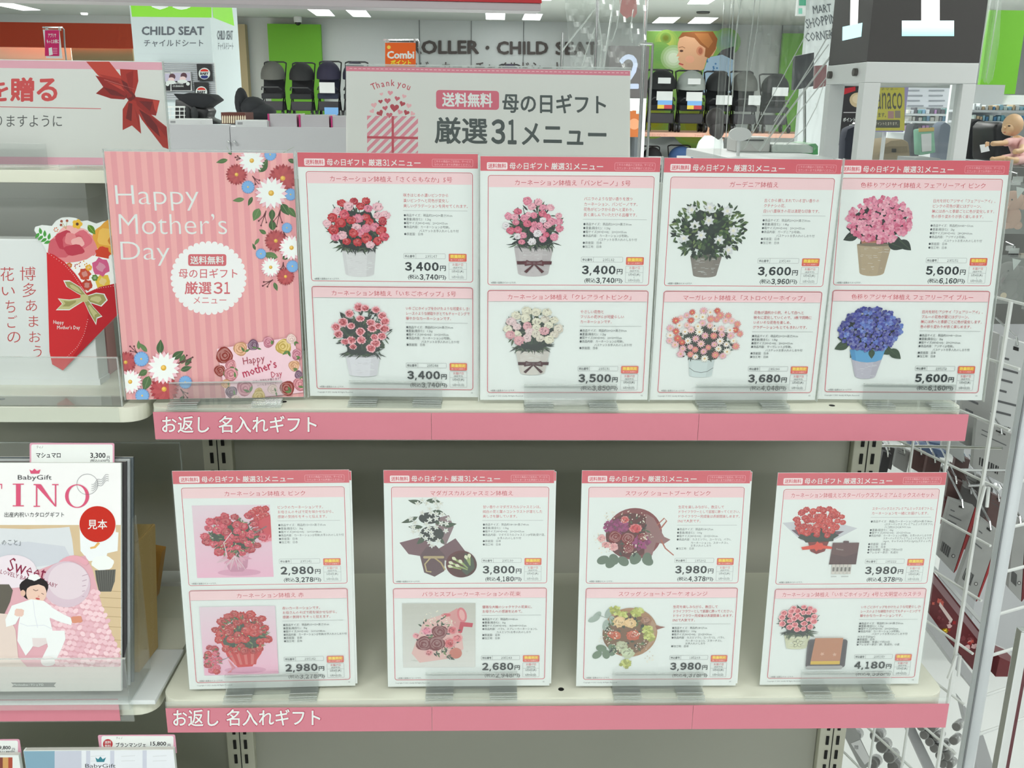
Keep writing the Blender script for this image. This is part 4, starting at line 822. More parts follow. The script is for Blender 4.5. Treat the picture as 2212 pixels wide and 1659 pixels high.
P.blob(158, 530, 48, rsb[1], 5, .06, rng, 24, ry=38)
for k, (x, y, a, b_) in enumerate([(128, 536, 26, 22), (188, 534, 24, 22), (156, 506, 34, 18), (140, 518, 20, 20), (176, 518, 22, 20), (158, 524, 24, 18), (152, 516, 12, 14), (168, 524, 14, 12), (160, 540, 22, 12)]): P.blob(x, y, a, rsb[k % 5], 4, .1, rng, 18, ry=b_)
P.blob(240, 515, 38, pc(214, 156, 64), 5, .08, rng, 22); P.blob(230, 512, 20, pc(224, 180, 90), 4, .1, rng, 16); P.blob(250, 520, 16, pc(196, 126, 50), 4, .1, rng, 14)
for k in range(7): P.leaf(85+k*4, 503+k*3, 15, 7, (-1.9 if k % 2 else 2.2)+.1*k, pc(76, 150, 70), n=5)
P.leaf(190, 486, 26, 14, .9, pc(90, 130, 50), pc(160, 190, 90))
for a in range(5): P.ell(167+6.5*cos(a*1.257), 484+6*sin(a*1.257), 5, pc(220, 176, 64), n=9); 
P.ell(167, 484, 3.4, pc(90, 60, 50), n=8)
for x, y in ((133, 478), (145, 477), (132, 486)): P.ell(x, y, 3, pc(150, 70, 60), n=8); P.line([(x, y), (143, 494)], .8, pc(170, 160, 90))
for k in range(6): P.ell(121+4*cos(k), 496+4*sin(k), 1.6, pc(206, 120, 90), n=6)
P.blob(222, 548, 16, pc(196, 66, 44), 7, .12, rng, 16); P.blob(216, 582, 22, pc(200, 96, 130), 4, .06, rng, 18); P.blob(214, 578, 13, pc(214, 140, 160), 3, .1, rng, 14); P.blob(218, 588, 10, pc(170, 70, 110), 3, .1, rng, 12)
P.poly([(150, 570), (188, 560), (200, 552), (240, 560), (256, 610), (190, 630), (170, 600)], pc(232, 232, 228))
for x, y, r, c in ((183, 592, 13, (190, 76, 54)), (188, 616, 12, (176, 66, 50)), (222, 608, 16, (214, 180, 70)), (218, 577, 19, (196, 90, 130)), (205, 600, 7, (90, 130, 60)), (150, 573, 6, (190, 110, 40)), (192, 578, 7, (220, 170, 60))): P.blob(x, y, r, pc(*c), 6, .14, rng, 14); P.blob(x, y, r*.5, mixc(pc(*c), WHITE, .25), 4, .2, rng, 10)
for k in range(14): P.ell(162+rng.random()*34, 564+rng.random()*20, 1.6, rng.choice([pc(210, 150, 60), pc(170, 70, 90)]), n=6)
P.poly([(101, 545), (116, 550), (140, 566), (162, 590), (178, 612), (187, 633), (215, 620), (250, 612), (284, 612), (281, 642), (262, 672), (205, 730), (136, 800), (113, 787), (107, 760)], rd)
P.poly([(187, 633), (191, 660), (189, 700), (176, 742), (140, 796), (205, 730), (262, 672), (281, 642), (284, 612), (250, 612), (215, 620)], rd2)
def dots(P, pts, n, r, c):
    for i in range(n):
        t = i/(n-1)*(len(pts)-1); j = min(int(t), len(pts)-2); f = t-j; P.ell(pts[j][0]+(pts[j+1][0]-pts[j][0])*f, pts[j][1]+(pts[j+1][1]-pts[j][1])*f, r, c, n=5)
dots(P, [(106, 548), (140, 572), (160, 595), (175, 618), (184, 630)], 26, .8, WHITE); dots(P, [(192, 628), (216, 622), (250, 617)], 14, .8, WHITE); dots(P, [(190, 690), (182, 722), (168, 748), (146, 770)], 20, .8, WHITE)
gd = pc(150, 146, 92); gl_ = pc(186, 182, 130)
for pts, c in (([(182, 640), (166, 632), (146, 620), (140, 608), (152, 608), (172, 620), (188, 640)], gd), ([(188, 640), (208, 634), (224, 636), (230, 648), (218, 660), (200, 654), (184, 650)], gd), ([(178, 644), (150, 648), (128, 646), (136, 656), (124, 668), (150, 668), (176, 652)], gl_), ([(182, 650), (194, 676), (207, 698), (209, 686), (219, 682), (202, 664), (190, 648)], gd)):
    cx = sum(p[0] for p in pts)/len(pts); cy = sum(p[1] for p in pts)/len(pts); P.poly([(cx+(x-cx)*1.13, cy+(y-cy)*1.16) for x, y in pts], WHITE); P.poly(pts, c); P.poly([(cx+(x-cx)*.55, cy+(y-cy)*.55) for x, y in pts], gl_ if c == gd else gd)
P.rr(174, 636, 191, 652, 4, gl_)
P.text('Happy', 115, 699, 11, WHITE, .8, bold=.01, rot=.05); P.text('Mother’s Day', 123, 711, 11, WHITE, .82, bold=.01)
P.build('card_print', t, GLOSSINK)
x1 = at(236, 760, .135).x; t = thing('gift_box', 'pale pink box standing behind the white box with red writing', 'box', (x1-.03, .145, Z0)); MB().box(x1-.09, x1, .131, .158, Z0, Z0+.075).build('box_body', mat('pink_box', pc(196, 150, 150), .5), t, bevel=.001); MB().box(x1-.0915, x1+.0012, .1295, .1595, Z0+.06, Z0+.078).build('box_lid', mat('pink_box_lid', pc(206, 168, 168), .5), t, bevel=.001)

# catalogues
LS = Z0-.3272
wb = MB(); A = [atz(397, 1402, LS+.006), atz(335, 1513, LS+.006)]
t = thing('display_board', 'white board lying on the lower left shelf beneath the gold box', 'board', (-.2, .0, LS)); MB().prism([(-.5, A[1].y, LS+.0005), (A[1].x, A[1].y, LS+.0005), (A[0].x, A[0].y, LS+.0005), (-.5, A[0].y, LS+.0005)], (0, 0, .0055)).build('board', mat('white_card', rgb(224, 230, 230), .45), t, bevel=.0012)
def catalogue(label, M, w, h, th, ground, n=1):
    t = thing('catalogue', label, 'catalogue', M, 'baby gift catalogues on the left shelves')
    MB().box(0, w, 0, h, -th, 0).build('cover', ground, t, local=True, bevel=.0004); MB().box(.002, w-.0003, .0006, h+.0003, -th+.0006, -.0006).build('pages', mat('page_edges', rgb(206, 206, 200), .7), t, local=True)
    return t
M = pose(-.2182, -.06, LS+.0182, .27); w, h = .184, .252; t = catalogue('front baby catalogue with pink title and sleeping baby on its cover', M, w, h, .004, PAPER)
T1 = photo_units(M); P = Print(T1, z=6e-5); clip_poly(P, .0004, .0004, w-.0004, h-.0004); rng = random.Random(9)
P.rect(-60, 995, 270, 1140, pc(232, 236, 236)); P.poly([(-60, 1134), (270, 1134), (270, 1500), (-60, 1500)], pc(202, 180, 146))
for y in (1275, 1290, 1310, 1330, 1352, 1380, 1410): P.line([(200, y), (262, y+3)], 1.2, pc(170, 146, 110))
P.poly([(-60, 1142), (0, 1141), (60, 1143), (130, 1140), (150, 1138), (156, 1165), (160, 1200), (172, 1240), (-60, 1260)], pc(206, 210, 214)); P.poly([(-60, 1180), (60, 1170), (140, 1180), (158, 1215), (-60, 1240)], pc(194, 198, 206))
P.rect(176, 1130, 250, 1185, pc(228, 232, 234)); P.poly([(172, 1140), (256, 1150), (254, 1190), (232, 1195), (228, 1210), (192, 1212), (174, 1190)], pc(224, 228, 230)); P.line([(195, 1184), (205, 1182), (214, 1172)], 4, pc(216, 170, 100), 6)
P.blob(222, 1216, 24, pc(226, 230, 228), 6, .05, rng, 20, ry=16); P.poly([(205, 1232), (250, 1230), (248, 1256), (240, 1278), (214, 1278), (208, 1254)], pc(96, 96, 92))
for k in range(8): P.line([(208+k*5.4, 1232), (214+k*3.8, 1276)], 1.3, pc(70, 70, 68))
P.poly([(-60, 1230), (70, 1236), (150, 1206), (184, 1200), (200, 1230), (226, 1330), (262, 1420), (262, 1500), (-60, 1500)], pc(212, 164, 174))
for r in range(15):
    for k in range(17-(r > 9)):
        x = 96+k*10.5+(r % 2)*5+r*1.2; y = 1262+r*12+k*1.6
        if x < 196+(y-1230)*.34: P.ell(x, y, 6.6, pc(*rng.choice([(226, 190, 198), (218, 176, 186), (230, 200, 206)])), ry=5, rot=.7 if k % 2 else -.7, n=9)
for k in range(9): P.ell(136+k*6, 1205+(k-4)**2*.6, 8, pc(216, 160, 172), ry=6, n=10)
P.ell(144, 1262, 52, pc(204, 184, 196), ry=50, n=26); P.ell(148, 1255, 44, pc(214, 200, 208), ry=40, n=24); P.ell(28, 1234, 52, pc(222, 212, 220), ry=36, n=24)
for k in range(5): P.line([(190-k*2, 1240+k*12), (178, 1244+k*11)], 1.4, pc(176, 150, 166))
P.text('Sweet', 14, 1232, 44, pc(130, 36, 66), .78, bold=.0, rot=.26); P.text('LOVELY BABY', 0, 1238, 13, pc(130, 36, 66), .9, rot=.28); P.text('BABY', 98, 1262, 12, pc(130, 36, 66), .9, rot=.3)
P.poly([(-60, 1262), (20, 1262), (28, 1275), (22, 1300), (8, 1330), (-60, 1330)], pc(96, 92, 84)); P.poly([(-60, 1320), (16, 1326), (34, 1360), (40, 1420), (70, 1452), (-60, 1470)], pc(216, 200, 192))
P.blob(74, 1270, 31, pc(40, 34, 36), 5, .05, rng, 24, ry=26); P.ell(50, 1281, 5.5, pc(214, 176, 158), ry=7); P.ell(79, 1281, 22, pc(222, 190, 174), ry=23, n=24); P.poly([(52, 1276), (58, 1256), (92, 1254), (100, 1268), (84, 1262), (66, 1266)], pc(40, 34, 36)); P.blob(74, 1247, 13, pc(226, 228, 228), 5, .12, rng, 16, ry=7)
P.line([(72, 1273), (78, 1276), (83, 1274)], 1.3, pc(90, 60, 56)); P.line([(90, 1281), (95, 1284)], 1.2, pc(90, 60, 56)); P.ell(84, 1288, 2.2, pc(206, 160, 146), n=8); P.ell(82, 1293, 5, pc(186, 84, 84), ry=2, rot=.2, n=10)
WB = pc(226, 230, 236); WS = pc(204, 208, 218)
P.poly([(50, 1300), (68, 1294), (96, 1298), (112, 1310), (108, 1336), (114, 1362), (140, 1362), (142, 1380), (132, 1404), (122, 1424), (90, 1424), (104, 1396), (100, 1380), (78, 1386), (66, 1404), (56, 1416), (38, 1384), (40, 1352), (44, 1330), (34, 1348), (14, 1354), (12, 1338), (26, 1308)], WB)
P.poly([(100, 1304), (116, 1314), (140, 1328), (158, 1336), (154, 1350), (132, 1344), (108, 1334)], WB); P.line([(72, 1296), (76, 1330), (82, 1356)], 1, WS); P.poly([(70, 1378), (100, 1378), (102, 1390), (84, 1398), (72, 1396)], pc(216, 206, 206)); P.line([(44, 1346), (60, 1352), (96, 1350), (112, 1358)], 1, WS)
P.blob(166, 1338, 13, pc(206, 140, 116), 4, .15, rng, 14, ry=8); P.blob(42, 1323, 11, pc(220, 188, 176), 4, .12, rng, 12, ry=9); P.blob(104, 1428, 16, pc(224, 220, 220), 4, .05, rng, 14, ry=11)
P.grect(-60, 1440, 270, 1500, pc(206, 200, 196), pc(190, 192, 188), 5, vert=True); P.z += 2e-6
P.poly([(24, 1474), (122, 1474), (117, 1480), (121, 1484), (26, 1484), (30, 1479)], pc(110, 112, 110)); P.text('Marshmallow / マシュマロ', 30, 1481, 6.4, WHITE, .9)
tp = pc(206, 86, 118)
def ser(P, x0, x1, y0, y1, kind):
    w = (x1-x0); bl = lambda a, b, y: P.rect(a, y-1, b, y+1.2, tp)
    if kind == 'I': m = (x0+x1)/2; P.rect(m-5, y0, m+5, y1, tp); bl(x0, x1, y0+.6); bl(x0, x1, y1-.6); 
    if kind == 'N': P.rect(x0+5, y0, x0+8, y1, tp); P.rect(x1-8, y0, x1-5, y1, tp); P.poly([(x0+2, y0), (x0+16, y0), (x1-5, y1), (x1-8, y1)], tp); bl(x0, x0+14, y0+.6); bl(x0, x0+14, y1-.6); bl(x1-14, x1, y0+.6)
    if kind == 'O':
        c = (x0+x1)/2; d = (y0+y1)/2; k = 36; O = [(c+w/2*cos(2*pi*i/k), d+(y1-y0)/2*sin(2*pi*i/k)) for i in range(k)]; I = [(c+(w/2-7.5)*cos(2*pi*i/k), d+((y1-y0)/2-2)*sin(2*pi*i/k)) for i in range(k)]
        P.raw(O+I, [(i, (i+1) % k, k+(i+1) % k, k+i) for i in range(k)], tp)
    if kind == 'T': m = (x0+x1)/2; P.rect(m-5, y0, m+5, y1, tp); P.rect(x0, y0, x1, y0+2.2, tp); P.rect(x1-2, y0, x1, y0+11, tp); P.rect(x0, y0, x0+2, y0+11, tp); bl(m-11, m+11, y1-.6)
ser(P, -44, 5, 1045, 1093, 'T'); ser(P, 28, 52, 1045, 1093, 'I'); ser(P, 73, 127, 1046, 1094, 'N'); ser(P, 141, 193, 1046, 1097, 'O')
P.fit('BabyGift', 39, 1026, 112, 1039, pc(60, 60, 64), bold=-.004, res=2); P.poly([(64, 1014), (70, 1017), (75, 1012), (80, 1017), (88, 1014), (85, 1023), (67, 1023)], tp)
P.fit('出産内祝いカタログギフト', 10, 1106, 139, 1117, pc(70, 72, 74)); P.text('のこと」', 3, 1177, 14.5, pc(110, 116, 120), .86)
k = 40; P.raw([(189+23*cos(2*pi*i/k), 1046+22.5*sin(2*pi*i/k)) for i in range(k)]+[(189+22.3*cos(2*pi*i/k), 1046+21.8*sin(2*pi*i/k)) for i in range(k)], [(i, (i+1) % k, k+(i+1) % k, k+i) for i in range(k)], pc(110, 110, 116))
for j in range(4): P.line([(198+i*3.4, 1046+j*4.4-i*2+3*sin(i*1.2)) for i in range(12)], .7, pc(110, 110, 116))
P.ell(211, 1132, 39.5, pc(232, 232, 228), n=40); P.ell(211, 1132, 39, pc(186, 42, 30), n=40); P.fit('見本', 190, 1122, 232, 1143, WHITE, bold=.01, res=3)
P.build('cover_print', t, GLOSSINK)
for i in range(3):
    Mi = M @ Matrix.Translation((.0035+.0024*i, .0012+.002*i, -.0055-.0042*i))
    catalogue('baby catalogue standing '+['right behind the one with the sleeping baby', 'second behind the sleeping baby catalogue', 'furthest back behind the sleeping baby catalogue'][i], Mi, w, h, .0035, mat(['cover_dark', 'cover_grey', 'cover_slate'][i], [rgb(60, 58, 60), rgb(170, 176, 178), rgb(86, 96, 100)][i], .4))
def tagcard(label, M0, x0, y0, x1, y1, lines, dot=False, bw=2.2):
    T = photo_units(M0); a = T(x0, y1); b = T(x1, y0); M2 = M0 @ Matrix.Translation((a[0], a[1], 0)); W_, H_ = b[0]-a[0], b[1]-a[1]
    t = thing('price_tag', label, 'tag', M2); r = .002
    pts = []
    for cx, cy, q in ((W_-r, H_-r, 0), (r, H_-r, pi/2)): pts += [(cx+r*cos(q+pi/2*i/4), cy+r*sin(q+pi/2*i/4), -.0006) for i in range(5)]
    MB().prism([(W_, 0, -.0006)]+pts+[(0, 0, -.0006)], (0, 0, .0006)).build('tag_card', mat('tag_pink', pc(206, 150, 170), .5), t, local=True)
    P = Print(photo_units(M2)); P.rr(x0+bw*1.6, y0+bw*1.4, x1-bw*1.6, y1+1, 4, pc(222, 226, 224))
    for s_, a0, b0, a1, b1, bo in lines: P.fit(s_, a0, b0, a1, b1, pc(30, 30, 34), bold=bo, res=2)
    if dot: P.ell(233, 1607, 10.5, pc(176, 50, 56), n=24); P.fit('送料', 226, 1600, 240, 1606.5, WHITE, bold=.01); P.fit('無料', 226, 1608, 240, 1614.5, WHITE, bold=.01)
    P.build('tag_print', t); return t
Mt = M @ Matrix.Translation((0, 0, -.0058))
tagcard('pink edged 3,300 yen price tag above the sleeping baby catalogue', M @ Matrix.Translation((0, 0, -.0044-.0004)), 64, 957, 247, 1006, [('ティノ', 79, 963, 93, 969, .0), ('マシュマロ', 78, 978, 131, 989, .02), ('3,300', 195, 978, 228, 991, .02), ('円', 231, 985, 237, 992, .01), ('(税込3,630円)', 195, 992, 237, 999, .012)])
t = thing('catalogue_rack', 'clear acrylic rack around the sleeping baby catalogue', 'rack', (-.13, -.05, LS))
xr = at(268, 1400, -.066).x; zf = at(150, 1424, -.068).z
MB().box(-.3, xr, -.0685, -.067, LS, zf).build('front_plate', ACR, t); MB().box(-.3, xr, -.067, -.001, LS+.0075, LS+.009).build('base_plate', ACR, t)
MB().prism([(xr-.0008, -.0685, LS), (xr-.0008, .0, LS), (xr-.0008, .004, LS+.2), (xr-.0008, -.004, LS+.2), (xr-.0008, -.04, zf+.02), (xr-.0008, -.0685, zf)], (.0016, 0, 0)).build('side_plate', ACR, t)
MB().box(-.3, xr+.001, -.0687, -.0668, zf, zf+.001).build('top_edge', ACRE, t)
x2 = at(388, 958, .12).x; z2 = at(300, 957, .12).z
t = thing('clear_partition', 'large clear acrylic panel standing behind the catalogue rack', 'panel', (x2-.2, .12, LS)); MB().box(x2-.4, x2, .1195, .1205, LS+.0062, z2).build('panel', FILM, t); MB().box(x2-.4, x2+.0008, .1188, .1212, z2, z2+.0012).box(x2-.0004, x2+.0008, .1188, .1212, LS+.0062, z2).build('panel_edge', ACRE, t)
# gold dotted box, orange bag, white box behind
gm = bpy.data.materials.new('gold_dotted_paper'); gm.use_nodes = True; nt = gm.node_tree; bs = nt.nodes['Principled BSDF']; tcn = nt.nodes.new('ShaderNodeTexCoord'); mp = nt.nodes.new('ShaderNodeMapping'); vo = nt.nodes.new('ShaderNodeTexVoronoi'); cr = nt.nodes.new('ShaderNodeValToRGB')
mp.inputs['Scale'].default_value = (95, 95, 95); vo.inputs['Randomness'].default_value = .25; nt.links.new(tcn.outputs['Object'], mp.inputs[0]); nt.links.new(mp.outputs[0], vo.inputs['Vector']); nt.links.new(vo.outputs['Distance'], cr.inputs[0]); cr.color_ramp.interpolation = 'CONSTANT'
cr.color_ramp.elements[0].color = rgb(232, 216, 166); cr.color_ramp.elements[1].position = .17; cr.color_ramp.elements[1].color = rgb(206, 176, 112); nt.links.new(cr.outputs[0], bs.inputs['Base Color']); bs.inputs['Roughness'].default_value = .4; bs.inputs['Metallic'].default_value = 0
g0 = atz(302, 1453, LS+.0062); g1 = atz(346, 1402, LS+.0062); zt_ = at(296, 1175, g0.y).z
t = thing('gift_box', 'tall gold box with tiny white dots behind the sleeping baby catalogue', 'box', (g0.x-.05, (g0.y+g1.y)/2, LS+.006))
def lean_y(px, py, x):
    lo, hi = -.2, .4
    for _ in range(40):
        m = (lo+hi)/2
        if at(px, py, m).x > x: lo = m
        else: hi = m
    return m
tp_ = at(295, 1174, lean_y(295, 1174, g0.x)); up_ = tp_-Vector((g0.x, g0.y, LS+.0062)); up_.x = 0; B0 = LS+.0062
MB().prism([(g0.x-.075, g0.y, B0), (g0.x, g0.y, B0), (g0.x+.004, g1.y+.004, B0), (g0.x-.075, g1.y+.004, B0)], up_).build('box_body', gm, t, bevel=.0015)
F0 = Vector((g0.x, g0.y, B0))+up_; MB().prism([F0+Vector((-.03, .001, .0001)), F0+Vector((-.001, .001, .0001)), F0+Vector((.002, g1.y-g0.y+.002, .0001))], (0, 0, .0012)).build('folded_flap', gm, t)
gx = at(352, 1345, .17)
t = thing('paper_bag', 'small orange paper bag poking out behind the gold dotted box', 'bag', (gx.x, .17, LS+.006)); om = mat('orange_paper', rgb(206, 150, 70), .5)
MB().prism([(gx.x-.04, .165, LS+.006), (gx.x-.006, .165, LS+.006), (gx.x+.009, .165, LS+.075), (gx.x-.04, .165, LS+.085)], (0, .02, 0)).build('bag', om, t, bevel=.001)
wx0, wx1 = at(300, 1350, .215).x, at(402, 1350, .215).x; t = thing('gift_box', 'plain white box at the back of the lower left shelf', 'box', (-.05, .23, LS)); ztp = at(370, 1316, .215).z
MB().box(wx0-.1, wx1, .215, .25, LS+.0062, ztp).build('box_body', mat('grey_white_card', rgb(208, 212, 210), .5), t, bevel=.001); MB().box(wx0-.1005, wx1+.0005, .2145, .2505, ztp-.012, ztp+.0006).build('box_lid', mat('grey_white_card', rgb(208, 212, 210), .5), t, bevel=.0008)
# bottom left shelf
BS_ = Z0-.66
q0 = at(50, 1622, -.06); q1 = at(375, 1622, -.06); M = pose(q0.x, -.06, BS_+.02); t = catalogue('lower catalogue with a teal crown and pale blue stripes', M, q1.x-q0.x, q0.z-BS_-.02, .006, PAPER)
T1 = photo_units(M); P = Print(T1); clip_poly(P, .0004, .0004, q1.x-q0.x-.0004, q0.z-BS_-.0204)
P.rect(40, 1615, 118, 1900, pc(120, 156, 176)); P.rect(118, 1615, 176, 1900, pc(186, 190, 204)); P.rect(176, 1615, 400, 1900, pc(216, 220, 226))
for x in (186, 238, 308): P.rect(x, 1615, x+9, 1900, pc(190, 194, 208))
for x in (196, 262, 330): P.line([(x, 1634), (x+30, 1632)], .8, pc(190, 194, 196)); P.line([(x, 1644), (x+30, 1643)], .8, pc(190, 194, 196))
P.poly([(206, 1636), (212, 1640), (217, 1634), (222, 1640), (229, 1636), (225, 1646), (209, 1646)], pc(40, 120, 136)); P.fit('BabyGift', 184, 1650, 250, 1661, pc(50, 54, 60), res=2); P.build('cover_print', t, GLOSSINK)
tagcard('pink edged 15,800 yen price tag above the catalogue with a teal crown', pose(q0.x, -.0525, BS_), 216, 1587, 378, 1628, [('ティノ', 251, 1592, 264, 1597, 0), ('ブランマンジェ', 250, 1604, 315, 1614, .02), ('15,800', 325, 1602, 359, 1612, .02), ('円', 362, 1607, 368, 1614, .01), ('(税込17,380円)', 327, 1614, 368, 1620, .012)], dot=True, bw=2)
q1 = at(40, 1632, -.06); M = pose(q1.x-.184, -.06, BS_+.02); t = catalogue('orange edged catalogue in the bottom left corner of the picture', M, .184, at(20, 1632, -.06).z-BS_-.02, .006, PAPER)
P = Print(photo_units(M)); P.rect(-60, 1636, 26, 1700, pc(196, 150, 90)); P.rect(-60, 1636, 6, 1700, pc(120, 60, 50)); P.rect(18, 1636, 27, 1700, pc(160, 70, 50)); P.build('cover_print', t)
tagcard('pink edged 9,800 yen price tag in the bottom left corner', pose(q1.x-.1, -.0525, BS_), -70, 1597, 42, 1636, [('9,800', -2, 1611, 23, 1620, .02), ('円', 26, 1616, 32, 1621, .01), ('(税込11,880円)', -12, 1621, 32, 1628, .012)], bw=2)
t = thing('catalogue_rack', 'clear acrylic rack holding the bottom left catalogues', 'rack', (-.13, -.05, BS_)); MB().box(-.4, .0-.01, -.07, .03, BS_, BS_+.0195).build('base_block', ACR, t, bevel=.001); MB().box(-.4, .0-.01, -.045, -.043, BS_+.0195, at(300, 1614, -.045).z).build('back_plate', ACR, t)

xq = at(214, 450, .2).x; t = thing('gift_box', 'tall pale grey box at the back of the middle left shelf', 'box', (xq-.15, .22, Z0)); MB().box(xq-.3, xq, .165, .252, Z0+.0005, Z0+.222).build('box_body', mat('pale_fill', rgb(226, 228, 226), .5), t, bevel=.001); MB().box(xq-.302, xq+.0012, .163, .2525, Z0+.205, Z0+.224).build('box_lid', mat('pale_fill', rgb(226, 228, 226), .5), t, bevel=.001)  # added box, stands in for the lit back panel of this bay

# ------------------------------------------------------------------ hall behind the shelving
def zc(z): return z
def pbox(name, x0, y0, x1, y1, Y, th, m, label, cat, group=None, bevel=0.0, part='body', z0=None, back=True):
    """block whose front face is seen between these photo points, at distance Y, th deep"""
    a = at(x0, (y0+y1)/2, Y).x; b = at(x1, (y0+y1)/2, Y).x; zt = at((x0+x1)/2, y0, Y).z; zb = z0 if z0 is not None else at((x0+x1)/2, y1, Y).z
    t = thing(name, label, cat, ((a+b)/2, Y+th/2, zb), group)
    MB().box(a, b, Y, Y+th, zb, zt).build(part, m, t, bevel=bevel); return t
def flat(t, Y, fn, mt=None, x=None, z=4e-4, side=None, name='printed_face'):
    """print on the front face of thing t at distance Y"""
    M = pose(at(1106, 200, Y).x if x is None else x, Y-z if side is None else Y, Z0, 0, 0 if side is None else side)
    P = Print(photo_units(M), step=2e-5, z=1e-5); fn(P); P.build(name, t, mt, M=M); return P
# far wall lettering
LT = pc(78, 72, 70)
t = thing('wall_lettering', 'large dark STROLLER CHILD SEAT lettering on the far grey wall', 'lettering', at(1040, 150, 18.48))
def f(P):
    P.fit('STROLLER', 839, 87, 1035, 117, LT, bold=.035, res=2); P.ell(1053, 103, 4.2, LT); P.fit('CHILD', 1073, 89, 1184, 118, LT, bold=.035, res=2); P.fit('SEAT', 1200, 90, 1292, 119, LT, bold=.035, res=2)
    P.fit('ベビーカー・チャイルドシート', 880, 133, 1215, 160, LT, bold=.01)
flat(t, 18.47, f, name='letters')
for x in (906, 1018, 1131, 1690): 
    q = at(x, 64, 18.49); s_ = MB().box(q.x-.006, q.x+.006, 18.485, 18.5, 1.5, CEIL); s_.build('wall_seam', mat('seam_grey', rgb(120, 124, 124), .8), t)
GREENM = mat('green_panel', rgb(108, 178, 44), .6)
pbox('wall_panel', 581, 52, 695, 195, 18.3, .1, GREENM, 'lime green wall panel behind the strollers on the left', 'panel', 'lime green wall panels', part='board', z0=1.0)
pbox('wall_panel', 1683, 72, 1740, 300, 18.3, .1, GREENM, 'lime green wall panel seen through the clear sheet', 'panel', 'lime green wall panels', part='board', z0=1.0)
pbox('wall_panel', 505, 52, 536, 300, 18.2, .2, mat('beige_wall', rgb(176, 162, 128), .8), 'beige strip of wall right of the CHILD SEAT pillar', 'panel', part='board', z0=0)
# ceiling fixtures
LAMP = mat('lamp_diffuser', (1, 1, 1, 1), .5, emit=3.2, ecol=(.97, 1, .98, 1))
for i, q in enumerate([[(664, 20), (710, 21), (723, 35), (684, 34)], [(747, 22), (789, 22), (801, 37), (763, 36)], [(1049, 28), (1091, 29), (1090, 43), (1050, 42)], [(1134, 30), (1172, 31), (1166, 44), (1128, 43)], [(1424, 38), (1469, 38), (1454, 50), (1409, 50)], [(1502, 38), (1551, 39), (1534, 51), (1486, 51)], [(1494, -2), (1547, -2), (1530, 9), (1485, 9)], [(-30, 7), (28, 8), (87, 22), (50, 23)], [(1164, -6), (1196, -6), (1190, 1), (1168, 1)]]):
    P_ = [atz(x, y, CEIL-.012) for x, y in q]; c = sum(P_, Vector())/4
    t = thing('ceiling_light', ['first of the pair left of the red fascia end', 'second of the left pair of square ceiling lights', 'square ceiling light left of centre', 'square ceiling light right of centre', 'ceiling light above the baby picture, left one', 'ceiling light above the baby picture, right one', 'nearest ceiling light at the top edge, right', 'long ceiling light at the top left corner', 'small ceiling light right of the red fascia end'][i] if i else 'bright square ceiling light, leftmost above the green panel', 'ceiling light', c, 'bright ceiling lights')
    MB().prism(P_, (0, 0, .011)).build('diffuser', LAMP, t)
    MB().prism([c+(p-c)*1.06+Vector((0, 0, .004)) for p in P_], (0, 0, .0075)).build('frame', WENAMEL, t)
for x, y, r, lb in ((1519, 25, .11, 'dark round ceiling vent above the baby picture'), (1712, 60, .09, 'small dark dome on the ceiling behind the clear sheet'), (182, 28, .06, 'small lit downlight over the orange fascia')):
    q = atz(x, y, CEIL); t = thing('ceiling_vent' if y != 28 else 'downlight', lb, 'fixture', q); MB().lathe((q.x, q.y, CEIL-.03), [(r*.9, 0), (r, .015), (r, .029)], 18).build('cover', LAMP if y == 28 else mat('dark_grille', rgb(70, 74, 72), .6), t, smooth=True)
q = atz(643, 36, CEIL); t = thing('dome_camera', 'white dome security camera hanging above the green panel', 'camera', q)
MB().lathe((q.x, q.y, CEIL-.1), [(.07, 0), (.075, .05), (.075, .099)], 16).build('housing', WENAMEL, t, smooth=True); MB().ball((q.x, q.y, CEIL-.1), .055, n=14).build('dome', mat('dark_dome', rgb(30, 32, 34), .1), t, smooth=True)
# left fascia
t = pbox('fascia', -60, 49, 290, 102, 12, .15, mat('fascia_red', rgb(176, 58, 26), .6), 'long orange red fascia board above the cream wall, top left', 'fascia', part='board')
t = pbox('partition_wall', -60, 102, 160, 240, 12.4, .1, mat('cream_wall', rgb(216, 210, 184), .7), 'bright cream partition under the orange red fascia', 'partition', part='board', z0=0)
t = pbox('partition_wall', 161, 101, 292, 240, 12.2, .1, mat('olive_wall', rgb(150, 140, 104), .8), 'darker olive partition under the orange red fascia', 'partition', part='board', z0=0)
# CHILD SEAT pillar
a = at(284, 60, 10).x; b_ = at(455, 60, 10).x; t = thing('pillar', 'white square pillar with lime band and CHILD SEAT sign', 'pillar', ((a+b_)/2, 10.6, 0))
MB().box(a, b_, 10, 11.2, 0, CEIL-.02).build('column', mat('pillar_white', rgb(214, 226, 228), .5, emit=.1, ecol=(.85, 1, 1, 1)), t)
BLT = ink('backlit_print', .4, 0, .32); LM = pc(128, 200, 56); DT = pc(84, 90, 96)
def f(P):
    P.poly([(281, 2), (457, 4), (457, 38), (285, 36)], LM); P.fit('03', 318, -44, 420, 21, WHITE, bold=.05, res=3)
    P.fit('CHILD SEAT', 306, 57, 441, 76, DT, bold=.03, res=2); P.fit('チャイルドシート', 311, 86, 439, 101, DT, bold=.01, res=2); P.line([(299, 116), (455, 118)], .5, pc(180, 186, 190))
flat(t, 10, f, BLT, z=.003)
def f(P):
    P.poly([(457.5, 3), (500, 8), (506, 56), (461, 38)], LM); P.fit('CHILD SEAT', 469, 66, 503, 86, DT, bold=.02, shear=.0); P.fit('チャイルドシート', 471, 92, 504, 108, DT)
flat(t, 10.6, f, BLT, x=b_+.003, side=pi/2)
